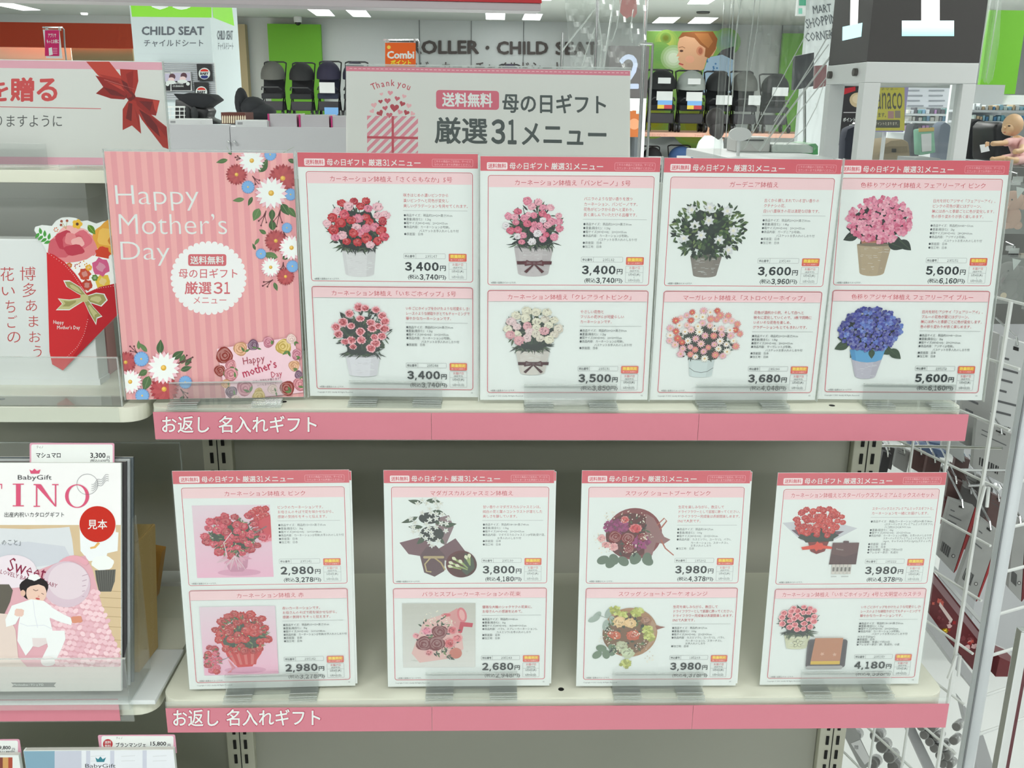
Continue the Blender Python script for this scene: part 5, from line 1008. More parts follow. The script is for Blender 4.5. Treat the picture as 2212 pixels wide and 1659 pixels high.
sw = thing('slatwall', 'white slatted display board on the pillar with hanging packs', 'display board', at(400, 215, 9.95))
a0 = at(340, 175, 9.95).x; a1 = at(466, 175, 9.95).x; zz0 = at(400, 216, 9.95).z; zz1 = at(400, 135, 9.95).z
MB().box(a0, a1, 9.93, 9.97, zz0, zz1).build('board', WENAMEL, sw)
for i in range(19): z = zz0+(zz1-zz0)*(i+.5)/19; MB().box(a0, a1, 9.915, 9.93, z-.004, z+.004).build('slat', mat('slat_grey', rgb(200, 206, 214), .4), sw)
BLK = mat('black_fabric', rgb(34, 36, 40), .85); BLK2 = mat('black_plastic', rgb(26, 27, 30), .4); NAVY = mat('navy_fabric', rgb(38, 44, 62), .85)
def pack(px, label, fn, Y=9.88, m=None, cat='package', name='package', group='small packs hanging on the slatted board'):
    t = pbox(name, *px, Y, .03, m or mat('white_box', rgb(220, 222, 222), .4), label, cat, group, part='box'); flat(t, Y, fn, z=.001); return t
for px, lb in (((370, 155, 413, 196), 'white and black cushion box hanging on the pillar board'), ((345, 157, 369, 197), 'half hidden cushion box left of the other on the pillar board')):
    def f(P, q=px):
        x0, y0, x1, y1 = q; P.rect(x0+1, y0+19, x1-1, y1-1, pc(40, 38, 42)); P.rect(x0+3, y0+2, x1-2, y0+20, pc(190, 184, 206)); P.ell(x0+27, y0+9, 7, pc(90, 60, 70)); P.ell(x0+25, y0+15, 7, pc(226, 200, 200), ry=5); P.ell(x0+24, y0+21, 11, WHITE, ry=4)
        if x1-x0 > 30: P.fit('SNOOZE', x0+3, y0+22, x0+26, y0+27, WHITE, bold=.02); P.fit('CUSHION', x0+3, y0+29, x0+26, y0+33, WHITE, bold=.02)
        P.ell(x1-7, y1-15, 4, WHITE)
    pack(px, lb, f)
for px, lb in (((426, 138, 457, 174), 'black pack with a round red and blue badge, upper one'), ((420, 178, 450, 206), 'black pack with a round red and blue badge, lower one')):
    def f(P, q=px):
        cx = (q[0]+q[2])/2; cy = q[1]+21; P.ell(cx, cy, 12.5, WHITE, n=20); P.ell(cx, cy-5, 9, pc(206, 50, 40), ry=5); P.ell(cx, cy+7, 8, pc(40, 50, 120), ry=4); P.rect(cx-12, cy-4.5, cx+12, cy+4, WHITE); P.fit('BABY', cx-9, cy-3, cx+9, cy+3, pc(30, 30, 40), bold=.05)
    pack(px, lb, f, m=BLK2)
def blobby(name, label, cat, balls, m, group=None, part='body'):
    c = balls[0][0]; t = thing(name, label, cat, (c[0], c[1], min(b[0][2]-b[3] for b in balls)), group); mb = MB()
    for b in balls: mb.ball(b[0], b[1], b[2], b[3], n=12, m=8)
    mb.build(part, m, t, smooth=True); return t
q = at(420, 235, 9); k = 10/2088.7
t = thing('car_seat', 'black baby car seat with a wide hood before the pillar', 'car seat', (q.x, 9, at(420, 270, 9).z))
MB().prism([at(x, y, 9) for x, y in ((373, 202), (392, 204), (408, 200), (452, 204), (466, 216), (447, 228), (440, 234), (412, 230), (384, 214))], (0, .35, 0)).build('hood', BLK, t, bevel=.015, smooth=True)
MB().prism([at(x, y, 9.05) for x, y in ((378, 214), (440, 226), (452, 240), (446, 254), (478, 268), (376, 268))], (0, .3, 0)).build('shell', BLK2, t, bevel=.02, smooth=True)
for x in (406, 420): c = at(x, 246, 8.95); MB().ball(c, .035, .05, .07).build('cushion', mat('seat_grey', rgb(58, 60, 62), .9), t, smooth=True)
q = at(378, 244, 8.8); t = thing('wire_basket', 'white wire basket below the slatted board', 'basket', (q.x, 8.8, at(378, 258, 8.8).z)); m = MB()
for x in (358, 368, 378, 388, 398): m.tube([at(x, 231, 8.8), at(x, 268, 8.8)], .004, 5)
for y in (231, 240, 249, 258, 267): m.tube([at(356, y, 8.8), at(400, y, 8.8)], .004 if y != 231 else .008, 5)
m.build('wires', GRILL, t, kind='stuff')
t = pbox('basket', 478, 243, 530, 268, 7.5, .3, mat('brown_basket', rgb(84, 44, 36), .8), 'brown basket trimmed with tiny cream pickets', 'basket', part='body'); m = MB()
for i in range(11):
    x = 480+i*4.8; m.prism([at(x, 266, 7.48), at(x+2.6, 266, 7.48), at(x+2.6, 252, 7.48), at(x+1.3, 249, 7.48), at(x, 252, 7.48)], (0, -.006, 0))
m.build('pickets', mat('picket_cream', rgb(206, 196, 170), .7), t, kind='stuff')
t = blobby('car_seat', 'dark car seat lying right of the CHILD SEAT pillar', 'car seat', [(at(548, 232, 8.6), .12, .2, .1), (at(522, 222, 8.6), .06, .12, .14), (at(563, 242, 8.6), .15, .2, .08)], BLK)

# strollers
PZ1 = at(900, 262, 15.6).z; PZ2 = at(1470, 288, 16.0).z
def stroller(px, ytop, ybot, Y, wpx, label, can, body, facing=1, tag=None, group='strollers on the far display', canm=1.0):
    k = (Y+1)/2088.7; zt = at(px, ytop, Y).z; zb = {288: PZ2, 292: PZ2, 262: PZ1, 400: .001}[ybot]+.012; h = zt-zb; w = wpx*k; x0 = at(px, (ytop+ybot)/2, Y).x
    t = thing('stroller', label, 'stroller', (x0, Y, zb), group); V = lambda x, y, z: (x0+x*w, Y+y*h, zb+z*h)
    m = MB(); n = 12; R_ = 7; vs = []; fs = []          # canopy: quarter shell with thickness
    for sh in (1, .94):
        for i in range(R_+1):
            a = -.25+(pi*.62)*i/R_
            for j in range(n+1):
                b = pi*j/n; vs.append(V(-cos(b)*.44*sh, -.02+(-.26*sin(a)*sin(b))*sh+.05, .70+.29*sh*(cos(a)*sin(b)*.85+.15*cos(a)) if 1 else 0))
    N = (R_+1)*(n+1)
    for s_ in (0, 1):
        for i in range(R_):
            for j in range(n):
                q = s_*N+i*(n+1)+j; fs.append((q, q+1, q+n+2, q+n+1))
    m.add(vs, fs); m.build('canopy', can, t, smooth=True)
    MB().obox(V(0, .1, .58), (1, 0, 0), (0, 1, .25), (0, -.25, 1), w*.74, h*.05, h*.46).build('backrest', body, t, bevel=h*.015)
    MB().obox(V(0, -.05, .40), (1, 0, 0), (0, 1, .1), (0, -.1, 1), w*.74, h*.3, h*.09).build('seat', body, t, bevel=h*.015)
    MB().obox(V(0, .02, .22), (1, 0, 0), (0, 1, 0), (0, 0, 1), w*.72, h*.34, h*.16).build('basket', mat('basket_grey', rgb(62, 62, 66), .9), t, bevel=h*.02)
    for d in (-1, 1):
        MB().tube([V(d*.4, .28, .97), V(d*.38, .2, .75), V(d*.36, .0, .4), V(d*.38, -.22, .08)], h*.012, 6).build('frame_tube', BLK2, t, smooth=True)
        MB().tube([V(d*.36, .02, .48), V(d*.38, .22, .08)], h*.01, 6).build('leg', BLK2, t, smooth=True)
        for yy in (-.24, .24): MB().lathe(V(d*.43-.03*d, yy, .075), [(h*.02, -h*.02), (h*.07, -h*.018), (h*.075, 0), (h*.07, h*.018), (h*.02, h*.02)], 14, (1, 0, 0)).build('wheel', BLK2, t, smooth=True)
    MB().tube([V(-.4, .28, .97), V(-.3, .3, .99), V(.3, .3, .99), V(.4, .28, .97)], h*.014, 6).build('handle', mat('handle_grey', rgb(56, 58, 60), .6), t, smooth=True)
    MB().tube([V(-.36, -.16, .5), V(-.3, -.28, .54), V(.3, -.28, .54), V(.36, -.16, .5)], h*.013, 6).build('bumper_bar', mat('handle_grey', rgb(56, 58, 60), .6), t, smooth=True)
    for i, (a0, b0, a1, b1, c) in enumerate(tag or []):
        MB().box(x0+a0*w, x0+a1*w, Y-.31*h, Y-.3*h, zb+b0*h, zb+b1*h).build('price_card', mat('card_'+c, {'white': rgb(196, 200, 200), 'blue': rgb(110, 160, 210), 'red': rgb(170, 50, 58), 'yellow': rgb(206, 180, 60)}[c], .5), t)
    return t
GC = mat('grey_canopy', rgb(86, 88, 84), .85); BC2 = mat('black_canopy', rgb(30, 32, 34), .8); NC = mat('navy_canopy', rgb(38, 36, 58), .8); PUR = mat('purple_canopy', rgb(52, 38, 70), .8); LGC = mat('light_grey_canopy', rgb(150, 158, 154), .8); BLC = mat('blue_canopy', rgb(50, 84, 130), .7)
stroller(591, 131, 262, 16.2, 56, 'black stroller with a grey canopy, leftmost of the row', GC, BLK)
stroller(653, 133, 262, 16.2, 58, 'all black stroller in front of the green wall panel', BC2, BLK)
stroller(711, 130, 262, 16.2, 56, 'navy stroller with a white and a blue price card', NC, NAVY, tag=[(-.25, .44, .3, .62, 'white'), (-.1, .0, .4, .2, 'blue')])
stroller(768, 131, 262, 16.2, 58, 'dark stroller mostly hidden by the white sign, left end', NC, BLK)
stroller(1101, 137, 262, 16.2, 54, 'purple topped stroller peeking over the white sign', PUR, BLK)
tg = [(-.22, .76, .16, .85, 'white'), (-.24, .5, .24, .64, 'white'), (-.2, .43, .24, .5, 'blue'), (.0, .37, .24, .43, 'red'), (-.2, .37, .0, .43, 'yellow')]
stroller(1428, 148, 288, 16.4, 68, 'black stroller with price cards, left of the baby picture', BC2, BLK, tag=tg)
stroller(1491, 150, 288, 16.4, 68, 'black stroller with a light grey canopy under the baby picture', LGC, BLK, tag=tg)
stroller(1550, 152, 288, 16.4, 60, 'black stroller with a white and red price card beside the clear sheet', BC2, BLK, tag=[(-.2, .45, .35, .6, 'white')])
stroller(1606, 152, 292, 16.4, 62, 'grey stroller seen behind the clear hanging sheet', GC, BLK, tag=[(0, .45, .4, .6, 'white')])
stroller(1672, 158, 292, 16.4, 66, 'black stroller seen behind the clear sheet, right one', BC2, BLK, tag=[(-.25, .62, .25, .76, 'white')])
stroller(1408, 316, 400, 16.3, 48, 'black canopied stroller below the pink shelf edge', BC2, BLK, tag=[(-.3, .62, .3, .8, 'white')])
stroller(1470, 314, 400, 16.3, 60, 'blue canopied stroller below the pink shelf edge', BLC, BLK, tag=[(-.25, .62, .25, .8, 'white')])
t = pbox('display_platform', 1385, 288, 1800, 297, 16.0, 1.6, mat('platform_pink', rgb(206, 160, 140), .6), 'raised display shelf with a peach coloured edge under the strollers', 'shelf', part='board')
for xx in (1388, 1560, 1796): p = at(xx, 300, 16.1); MB().box(p.x-.03, p.x+.03, 16.1, 17.5, 0, at(1590, 297, 16).z).build('leg', mat('platform_leg', rgb(90, 96, 100), .6), t)
flat(t, 16.0, lambda P: (P.fit('ファーストベビーカー', 1393, 289, 1442, 295, pc(150, 90, 80)), P.fit('ファーストベビーカー', 1500, 290, 1552, 296, pc(150, 90, 80))))
t = pbox('display_platform', 540, 262, 1380, 268, 15.6, 1.6, mat('platform_white', rgb(200, 202, 200), .6), 'long low display shelf under the left row of strollers', 'shelf', part='board')
for xx in (545, 800, 1100, 1375): p = at(xx, 300, 15.7); MB().box(p.x-.03, p.x+.03, 15.7, 17.1, 0, at(960, 268, 15.6).z).build('leg', mat('platform_leg', rgb(90, 96, 100), .6), t)
# baby picture
t = pbox('wall_picture', 1397, 67, 1585, 207, 18.2, .04, WENAMEL, 'wall picture of a baby in profile on a green garden ground', 'picture', part='board', z0=.95)
def f(P):
    rng = random.Random(2); P.rect(1397, 67, 1585, 290, pc(126, 170, 84))
    for x, y, r, c in ((1440, 90, 26, (176, 190, 90)), (1425, 120, 30, (110, 160, 84)), (1455, 125, 28, (206, 220, 196)), (1420, 170, 30, (90, 140, 80)), (1438, 82, 12, (110, 120, 40)), (1570, 90, 30, (120, 150, 140)), (1450, 180, 22, (150, 180, 110)), (1410, 260, 40, (150, 150, 40)), (1500, 270, 50, (140, 140, 40))):
        for k in range(4): P.ell(x, y, r*(1-.2*k), mixc(pc(126, 170, 84), pc(*c), .25+.25*k), n=22)
    P.poly([(1520, 150), (1560, 108), (1585, 100), (1585, 215), (1515, 205)], pc(60, 64, 70)); P.poly([(1518, 160), (1530, 124), (1560, 118), (1585, 130), (1585, 200), (1520, 200)], pc(160, 190, 214))
    for k in range(14): P.ell(rng.uniform(1526, 1560), rng.uniform(128, 190), 2.2, pc(70, 120, 170), n=6)
    sk = pc(216, 168, 132); P.poly([(1464, 94), (1470, 76), (1490, 69), (1520, 69), (1544, 78), (1548, 104), (1540, 120), (1528, 124), (1520, 150), (1500, 156), (1480, 150), (1474, 146), (1466, 140), (1468, 134), (1466, 130), (1464, 127), (1468, 122), (1461, 122), (1466, 112), (1464, 104)], sk)
    P.poly([(1464, 84), (1474, 70), (1500, 68), (1540, 68), (1550, 84), (1546, 106), (1532, 126), (1522, 122), (1524, 104), (1512, 96), (1500, 82), (1480, 78)], pc(150, 92, 50)); P.poly([(1500, 72), (1530, 72), (1540, 90), (1530, 104), (1516, 92)], pc(176, 116, 66))
    P.ell(1512, 110, 8, pc(206, 140, 108), ry=10); P.ell(1513, 110, 4.5, pc(176, 104, 78), ry=7); P.ell(1472, 110, 4, pc(80, 50, 40), ry=2.4); P.line([(1466, 103), (1474, 101), (1480, 104)], 1.4, pc(150, 100, 70)); P.line([(1466, 137), (1476, 140)], 3, pc(186, 80, 76)); P.ell(1490, 128, 10, pc(224, 166, 136), ry=8)
flat(t, 18.2, f, z=.004)

# lanes, counters and what stands on them
CTR = mat('counter_grey', rgb(204, 206, 210), .5)
t = pbox('counter_partition', 358, 269, 500, 420, 3.2, .03, CTR, 'grey white counter panel, left of the joint with two clips', 'panel', 'counter back panels', part='board', z0=0)
t = pbox('counter_partition', 501.5, 275, 790, 420, 3.2, .03, CTR, 'grey white counter panel behind the pink poster and the big sign', 'panel', 'counter back panels', part='board', z0=0)
for x in (494, 507):
    q = at(x, 306, 3.19); MB().ball(q, .008, .008, .006).build('clip', CHROME, t, smooth=True)
CY = 3.5; zt = at(600, 274, 3.3).z
t = thing('counter_top', 'pale counter top behind the grey white panels', 'counter', (at(600, 274, 3.6).x, 3.6, 0)); MB().box(at(350, 270, 3.25).x, at(800, 270, 3.25).x, 3.24, 4.1, zt-.1, zt-.07).build('top', CTR, t, bevel=.003); MB().box(at(350, 270, 3.25).x+.05, at(800, 270, 3.25).x-.05, 3.3, 4.0, 0, zt-.1).build('base', CTR, t)
zc_ = zt-.07
FP = mat('film_box', rgb(206, 204, 208), .15, coat=.5); PKE = mat('pink_edge', rgb(206, 60, 130), .4)
for i, (x0, x1) in enumerate(((579, 641), (646, 711), (715, 776))):
    t = pbox('boxed_book', x0, 246+i*2.3, x1, 273+i*2, 3.55, .22, FP, ['film wrapped white box with a pink left edge, leftmost on the counter', 'film wrapped white box with a pink edge, middle one on the counter', 'film wrapped white box half behind the big white sign'][i], 'box', 'film wrapped boxes on the counter', part='box', z0=zc_, bevel=.003)
    a = at(x0-.5, 260, 3.548).x; b_ = at(x0+3, 260, 3.548).x; MB().box(a, b_, 3.546, 3.775, zc_, at(x0, 246+i*2.3, 3.55).z+.0006).build('pink_spine', PKE, t)
for x0, y0, x1, lb in ((363, 257, 436, 'low white carton at the left end of the counter'), (508, 260, 577, 'low white carton with a small grey label left of the pink edged boxes')):
    t = pbox('carton', x0, y0, x1, 270, 3.5, .18, WENAMEL, lb, 'box', part='box', z0=zc_, bevel=.003); flat(t, 3.5, lambda P, x=x0, y=y0: P.rect(x+5, y+4, x+16, y+9, pc(150, 152, 154)))
# hanging notices on wire stands
def notice(px, Y, label, fn, cat='sign', m=None, arm=(0, 0)):
    t = pbox('notice', *px, Y, .004, m or WENAMEL, label, cat, part='card'); flat(t, Y, fn, z=.0008); x0, y0, x1, y1 = px
    MB().tube([at(x0-4, y0-5, Y), at(x1+arm[0], y0-5, Y), at(x1+arm[0]+3, y0, Y), at(x1+arm[0]+5, y0+arm[1], Y+.01), Vector((at(x1+arm[0]+5, y0+arm[1], Y+.01).x, Y+.01, 0.0))], .004, 6).build('wire_stand', CHROME, t, smooth=True)
    for x in (x0+3, x1-4): MB().box(at(x, y0, Y).x, at(x+4, y0, Y).x, Y-.004, Y+.006, at(x, y0+2, Y).z, at(x, y0-6, Y).z).build('clip', ACRE, t)
    return t
def f(P):
    P.rect(97, 65, 128, 121, pc(190, 40, 100)); P.fit('アプリで', 104, 72, 121, 81, WHITE, bold=.02); P.fit('もっとお得に', 101, 85, 127, 94, WHITE, bold=.02); P.poly([(105, 104), (112, 102), (114, 118), (106, 120)], WHITE)
    for k in range(4): P.rect(114, 104+k*3.6, 124, 105.4+k*3.6, pc(220, 150, 180))
notice((96, 64, 131, 126), 4.3, 'small magenta notice hanging from a wire stand, top left', f, arm=(4, 36))
def f(P):
    P.rect(832, 92, 898, 146, pc(222, 96, 34)); P.ell(840, 102, 4, pc(236, 200, 90)); P.fit('Combi', 836, 110, 895, 127, WHITE, bold=.04, res=2); P.fit('ポイント', 844, 129, 888, 141, pc(240, 220, 60), bold=.03)
notice((832, 91, 898, 150), 3.0, 'orange notice with white lettering behind the big white sign', f, arm=(4, 50))
# red hanging fascia at the top edge
Yh = .75; q1 = at(1168, 24, Yh); q0 = atz(280, 5, q1.z); ax = (q0-q1).normalized(); ay = Vector((0, 0, 1)).cross(ax)*-1; Lh = 1.3
if ay.y < 0: ay = -ay
t = thing('header_board', 'red edged header board running along the top of the picture', 'header', q1+ax*.5)
def hb(z0, z1, d0, d1, ex=0): return MB().prism([q1-ax*ex+ay*d0+Vector((0, 0, z0)), q1+ax*Lh+ay*d0+Vector((0, 0, z0)), q1+ax*Lh+ay*d1+Vector((0, 0, z0)), q1-ax*ex+ay*d1+Vector((0, 0, z0))], (0, 0, z1-z0))
zr = at(1168, 7, Yh).z-q1.z
hb(0, zr, 0, .06).build('lower_rail', mat('rail_grey', rgb(196, 188, 194), .35), t, bevel=.001); hb(zr, zr+.22, -.003, .055, .001).build('red_board', mat('header_red', rgb(200, 30, 44), .45), t)
for d in (.3, 1.0): c = q1+ax*d+ay*.03; MB().tube([(c.x, c.y, c.z+zr+.22), (c.x, c.y, CEIL)], .003, 6).build('hanging_wire', CHROME, t)
# checkout number one
DKG = mat('sign_charcoal', rgb(74, 72, 72), .55); y1_, y2_ = 2.1, 2.45; xa, xb = at(1872, 132, y1_).x, at(2107, 136, y1_).x
zs_ = at(1990, 134, y1_).z; zw = at(1990, 180, y1_).z
t = thing('checkout_sign', 'charcoal cube sign with a glowing number 1 on two sides', 'sign', ((xa+xb)/2, 2.27, zs_)); MB().box(xa+.002, xb+.014, y1_+.004, y2_, zs_, zs_+.55).build('cube', DKG, t)
GLOW = ink('glowing_print', .3, 0, .75)
def f(P):
    P.rect(1990, -60, 2030, 46, (1, 1, 1, 1)); P.grect(1948, 44.5, 2061, 78, (.86, .98, 1, 1), (.42, .78, .84, 1), 7, vert=True)
flat(t, y1_+.004, f, GLOW, z=.001)
def f(P):
    P.poly([(1838, -40), (1856, -44), (1853, 54), (1836, 58)], (1, 1, 1, 1)); P.poly([(1820, 58), (1863, 49), (1860.5, 79), (1819.5, 88)], (.6, .9, .95, 1))
flat(t, y1_+.2, f, GLOW, x=xa+.0012, side=-pi/2)
ft = thing('window_booth', 'white open booth with a window under the number 1 sign', 'booth', ((xa+xb)/2, 2.27, 0)); pw = .052
MB().box(xa, xb+.012, y1_, y2_+.005, zw, zs_-.001).build('top_box', WENAMEL, ft, bevel=.003)
for x, y in ((xa, y1_), (xb-.03, y1_), (xa, y2_-.04)): MB().box(x, x+(pw if x == xa else .042), y, y+.045, .75, zw).build('post', WENAMEL, ft, bevel=.002)
for p in ((1796, 162), (1851, 156)): 
    d = ray(*p); k = (xa-CP.x)/d.x; q = CP+d*k; MB().lathe((xa-.012, q.y, q.z), [(.012, 0), (.012, .012)], 14, (1, 0, 0)).build('knob', mat('knob_grey', rgb(90, 88, 84), .5), ft, smooth=True)
MB().box(xb+.002, xb+.012, y1_+.045, y1_+.1, .75, zw).build('side_panel', mat('booth_side', rgb(186, 188, 188), .5), ft)
MB().box(xa+.05, xb-.03, y1_+.02, y1_+.023, 1.1, zw).build('window_pane', ACR, ft)
ct = thing('checkout_counter', 'white checkout counter below the number 1 sign', 'counter', (xa-.2, 2.4, 0)); zk = at(1700, 342, 2.2).z
MB().box(at(1575, 343, 2.2).x, xa-.01, 2.13, 2.9, zk-.03, zk).build('worktop', WENAMEL, ct, bevel=.004); MB().box(at(1575, 343, 2.2).x+.04, xa-.03, 2.16, 2.86, 0, zk-.03).build('base', CTR, ct)
t = pbox('oval_sign', 1573, 275, 1625, 306, 2.35, .01, WENAMEL, 'plain white oval disc sign on the checkout counter', 'sign', part='back', z0=zk); 
bpy.data.objects.remove([c for c in t.children][0])
m = MB(); c = at(1599, 290, 2.35); m.lathe(c, [(.0, 0), (.5, 0), (.5, .01), (0, .01)][1:3], 24, (0, 1, 0)); m.v = [(c.x+(v[0]-c.x)*.076, v[1], c.z+(v[2]-c.z)*.045) for v in m.v]; m.build('disc', WENAMEL, t, smooth=True); MB().tube([(c.x, c.y+.01, zk), (c.x, c.y+.01, c.z-.01)], .006, 8).build('stem', WENAMEL, t)
t = pbox('receipt_printer', 1589, 296, 1664, 333, 2.62, .14, mat('printer_white', rgb(214, 214, 212), .4), 'white box shaped receipt printer beside the oval disc', 'printer', part='housing', z0=zk, bevel=.006); MB().box(at(1600, 300, 2.618).x, at(1650, 300, 2.618).x, 2.617, 2.62, at(1600, 304, 2.62).z, at(1600, 301, 2.62).z).build('paper_slot', BLK2, t)
t = pbox('paper_tray', 1670, 312, 1762, 334, 2.6, .2, mat('tray_white', rgb(214, 224, 218), .3), 'white tray with green ends and papers on the counter', 'tray', part='tray', z0=zk, bevel=.004); MB().prism([at(x, y, 2.595) for x, y in ((1746, 312), (1762, 310), (1767, 316), (1767, 334), (1757, 334), (1757, 318))], (0, .21, 0)).build('green_end', mat('tray_green', rgb(90, 176, 110), .4), t)
t = thing('monitor', 'black backed monitor seen behind the clear sheet', 'monitor', at(1740, 200, 2.7)); MB().prism([at(x, y, 2.75) for x, y in ((1718, 121), (1759, 113), (1757, 186), (1714, 195))], (0, .03, 0)).build('screen', mat('screen_dark', rgb(48, 50, 60), .3), t, bevel=.002); MB().prism([at(x, y, 2.9) for x, y in ((1762, 142), (1786, 140), (1784, 186), (1760, 192))], (0, .02, 0)).build('side_display', mat('side_maroon', rgb(150, 96, 100), .4), t); MB().tube([at(1738, 190, 2.78), Vector((at(1738, 325, 2.78).x, 2.78, zk))], .006, 8).build('arm', CHROME, t)
# corner pillar with shopping corner writing and black poster
t = pbox('pillar', 1738, -40, 1800, 300, 9, .1, mat('pillar_plain', rgb(216, 222, 224), .6), 'white pillar with SHOPPING CORNER writing behind the number 1 sign', 'pillar', part='column', z0=0)
flat(t, 9, lambda P: (P.text('MART', 1756, 30, 25, DT, .62, bold=.01, rot=-.12), P.text('SHOPPING', 1742, 62, 29, DT, .58, bold=.01, rot=-.2), P.text('CORNER', 1740, 90, 27, DT, .56, bold=.01, rot=-.12)), z=.003)
t = pbox('exit_sign', 1723, -20, 1742, 34, 8.5, .05, WENAMEL, 'small green and white hanging sign at the top edge', 'sign', part='case'); flat(t, 8.5, lambda P: (P.rect(1726, -6, 1741, 12, pc(60, 150, 120)), P.rect(1725, 18, 1733, 30, pc(120, 190, 170))), z=.003)
t = pbox('wall_poster', 1816, 186, 1862, 314, 5, .02, mat('poster_black', rgb(52, 50, 54), .5), 'black poster with a round cream face left of the yellow sign', 'poster', part='board')
flat(t, 5, lambda P: (P.poly([(1818, 192), (1848, 187), (1848, 196), (1818, 206)], pc(190, 50, 60)), P.ell(1852, 216, 17, pc(206, 186, 150), ry=16), P.ell(1853, 214, 12, pc(224, 206, 176), ry=10), P.fit('ポイントが', 1821, 254, 1856, 263, WHITE, bold=.03), P.fit('ついて', 1834, 268, 1856, 276, WHITE, bold=.03), P.rect(1819, 284, 1828, 296, pc(200, 190, 160)), P.rect(1822, 242, 1856, 244, pc(190, 190, 190))), z=.001)
MB().box(at(1806, 250, 5.03).x, at(1862, 250, 5.03).x, 5.022, 5.06, .5, at(1830, 176, 5.03).z).build('backboard', WENAMEL, t)
t = pbox('yellow_sign', 1884, 188, 1957, 285, 3.3, .01, mat('sign_frame_lilac', rgb(150, 140, 190), .5), 'yellow payment sign seen through the window under number 1', 'sign', part='frame')
def f(P):
    P.rect(1880, 189, 1954, 282, pc(176, 168, 40)); k_ = pc(52, 50, 40); P.fit('電子マネー', 1893, 190, 1940, 195, k_); P.fit('nanaco', 1883, 200, 1949, 236, k_, bold=.0, res=2); P.fit('使えます。', 1880, 243, 1914, 254, k_, bold=.02); P.rr(1880, 259, 1944, 276, 2, k_); P.fit('ポイントたまります。', 1890, 263, 1940, 271, pc(206, 200, 180)); P.rect(1918, 240, 1931, 256, pc(150, 110, 110)); P.rect(1933, 239, 1945, 255, pc(120, 110, 96))
flat(t, 3.3, f, z=.001); MB().tube([(at(1912, 290, 3.32).x, 3.33, .0), (at(1912, 290, 3.32).x, 3.33, at(1912, 230, 3.32).z)], .009, 8).build('stand_pole', WENAMEL, t)
# goods behind the window
rng = random.Random(21)
t = pbox('price_board', 1956, 190, 2080, 232, 6.78, .01, mat('board_pale', rgb(186, 190, 198), .5), 'pale grey price board behind the window', 'board', part='board')
def f(P):
    for r in range(4):
        for k in range(2): P.rect(1960+k*46, 194+r*11, 1960+k*46+rng.uniform(24, 38), 197+r*11, pc(120, 124, 132))
flat(t, 6.78, f, z=.002)
ORD = ['', 'first', 'second', 'third', 'fourth', 'fifth', 'sixth', 'seventh', 'eighth', 'ninth', 'tenth', 'eleventh', 'twelfth', 'thirteenth', 'fourteenth', 'fifteenth', 'sixteenth', 'seventeenth', 'eighteenth', 'nineteenth', 'twentieth', 'twenty-first']
def cn(c):
    r, g, b_ = c; return 'white' if min(c) > 190 else 'purple' if r > g+20 and b_ > g+20 else 'tan' if r > b_+20 else 'blue' if b_ > r+30 else 'teal' if g > r+20 else 'grey'
def rack(x0, x1, ys, Y, label, grp, seeds, cols):
    t = thing('goods_rack', label, 'rack', (at((x0+x1)/2, 300, Y).x, Y+.2, 0)); rg = random.Random(seeds)
    MB().box(at(x0, 250, Y).x, at(x1, 250, Y).x, Y+.3, Y+.33, 0, at(x0, ys[0]-58, Y).z).build('back_board', WENAMEL, t)
    for y in ys:
        z = at((x0+x1)/2, y, Y).z; MB().box(at(x0, y, Y).x, at(x1, y, Y).x, Y, Y+.3, z-.015, z).build('shelf_board', mat('rack_shelf', rgb(190, 196, 200), .4), t)
        x = x0+2; kk = 0
        while x < x1-8:
            kk += 1
            w = rg.uniform(5, 10); h = rg.uniform(7, 13); c = rg.choice(cols); z0 = z+.0005; a = at(x, y, Y+.05).x; b = at(x+w-1.5, y, Y+.05).x
            g = solo('product_pack', MB().box(a, b, Y+.02, Y+.1, z0, z0+h*(Y+1)/2088), mat('pack_%d_%d_%d' % c, rgb(*c), .35), cn(c)+' pack, '+ORD[kk]+' from the left, '+['top', 'middle', 'lowest'][ys.index(y)]+' shelf of the '+grp, 'package', 'packs on the '+grp, bevel=.004); x += w
rack(1956, 2078, (246, 262, 284), 6.5, 'rack of small blue and white goods behind the window', 'rack through the window', 4, [(200, 206, 212), (120, 160, 190), (170, 130, 180), (210, 210, 206), (100, 150, 150), (150, 154, 164), (90, 90, 100)])
rack(2096, 2215, (238, 262), 5.2, 'rack of pale blue goods under the lime panel on the right', 'rack below the lime panel', 8, [(150, 190, 206), (206, 214, 216), (90, 140, 180), (200, 180, 150), (190, 206, 200), (110, 170, 190)])
def soft(name, label, cat, pts, Y, th, m, group=None, bev=.02, parts=()):
    c = [at(x, y, Y) for x, y in pts]; t = thing(name, label, cat, (sum(p.x for p in c)/len(c), Y, min(p.z for p in c)), group)
    MB().prism(c, (0, th, 0)).build('body', m, t, bevel=bev, smooth=True)
    for nm, pp, mm in parts: MB().prism([at(x, y, Y-.004) for x, y in pp], (0, .004, 0)).build(nm, mm, t)
    return t
KH = mat('khaki_canvas', rgb(142, 124, 92), .9); WC = mat('label_white', rgb(222, 226, 226), .5)
soft('backpack', 'khaki canvas baby bag behind the window', 'bag', [(1908, 312), (1925, 303), (1950, 300), (1965, 306), (1968, 338), (1960, 360), (1900, 360), (1896, 335)], 3.8, .25, KH, parts=[('flap', [(1912, 318), (1960, 316), (1960, 328), (1912, 330)], mat('khaki_dark', rgb(120, 104, 74), .9)), ('label', [(1926, 321), (1936, 321), (1936, 329), (1926, 329)], WC)])
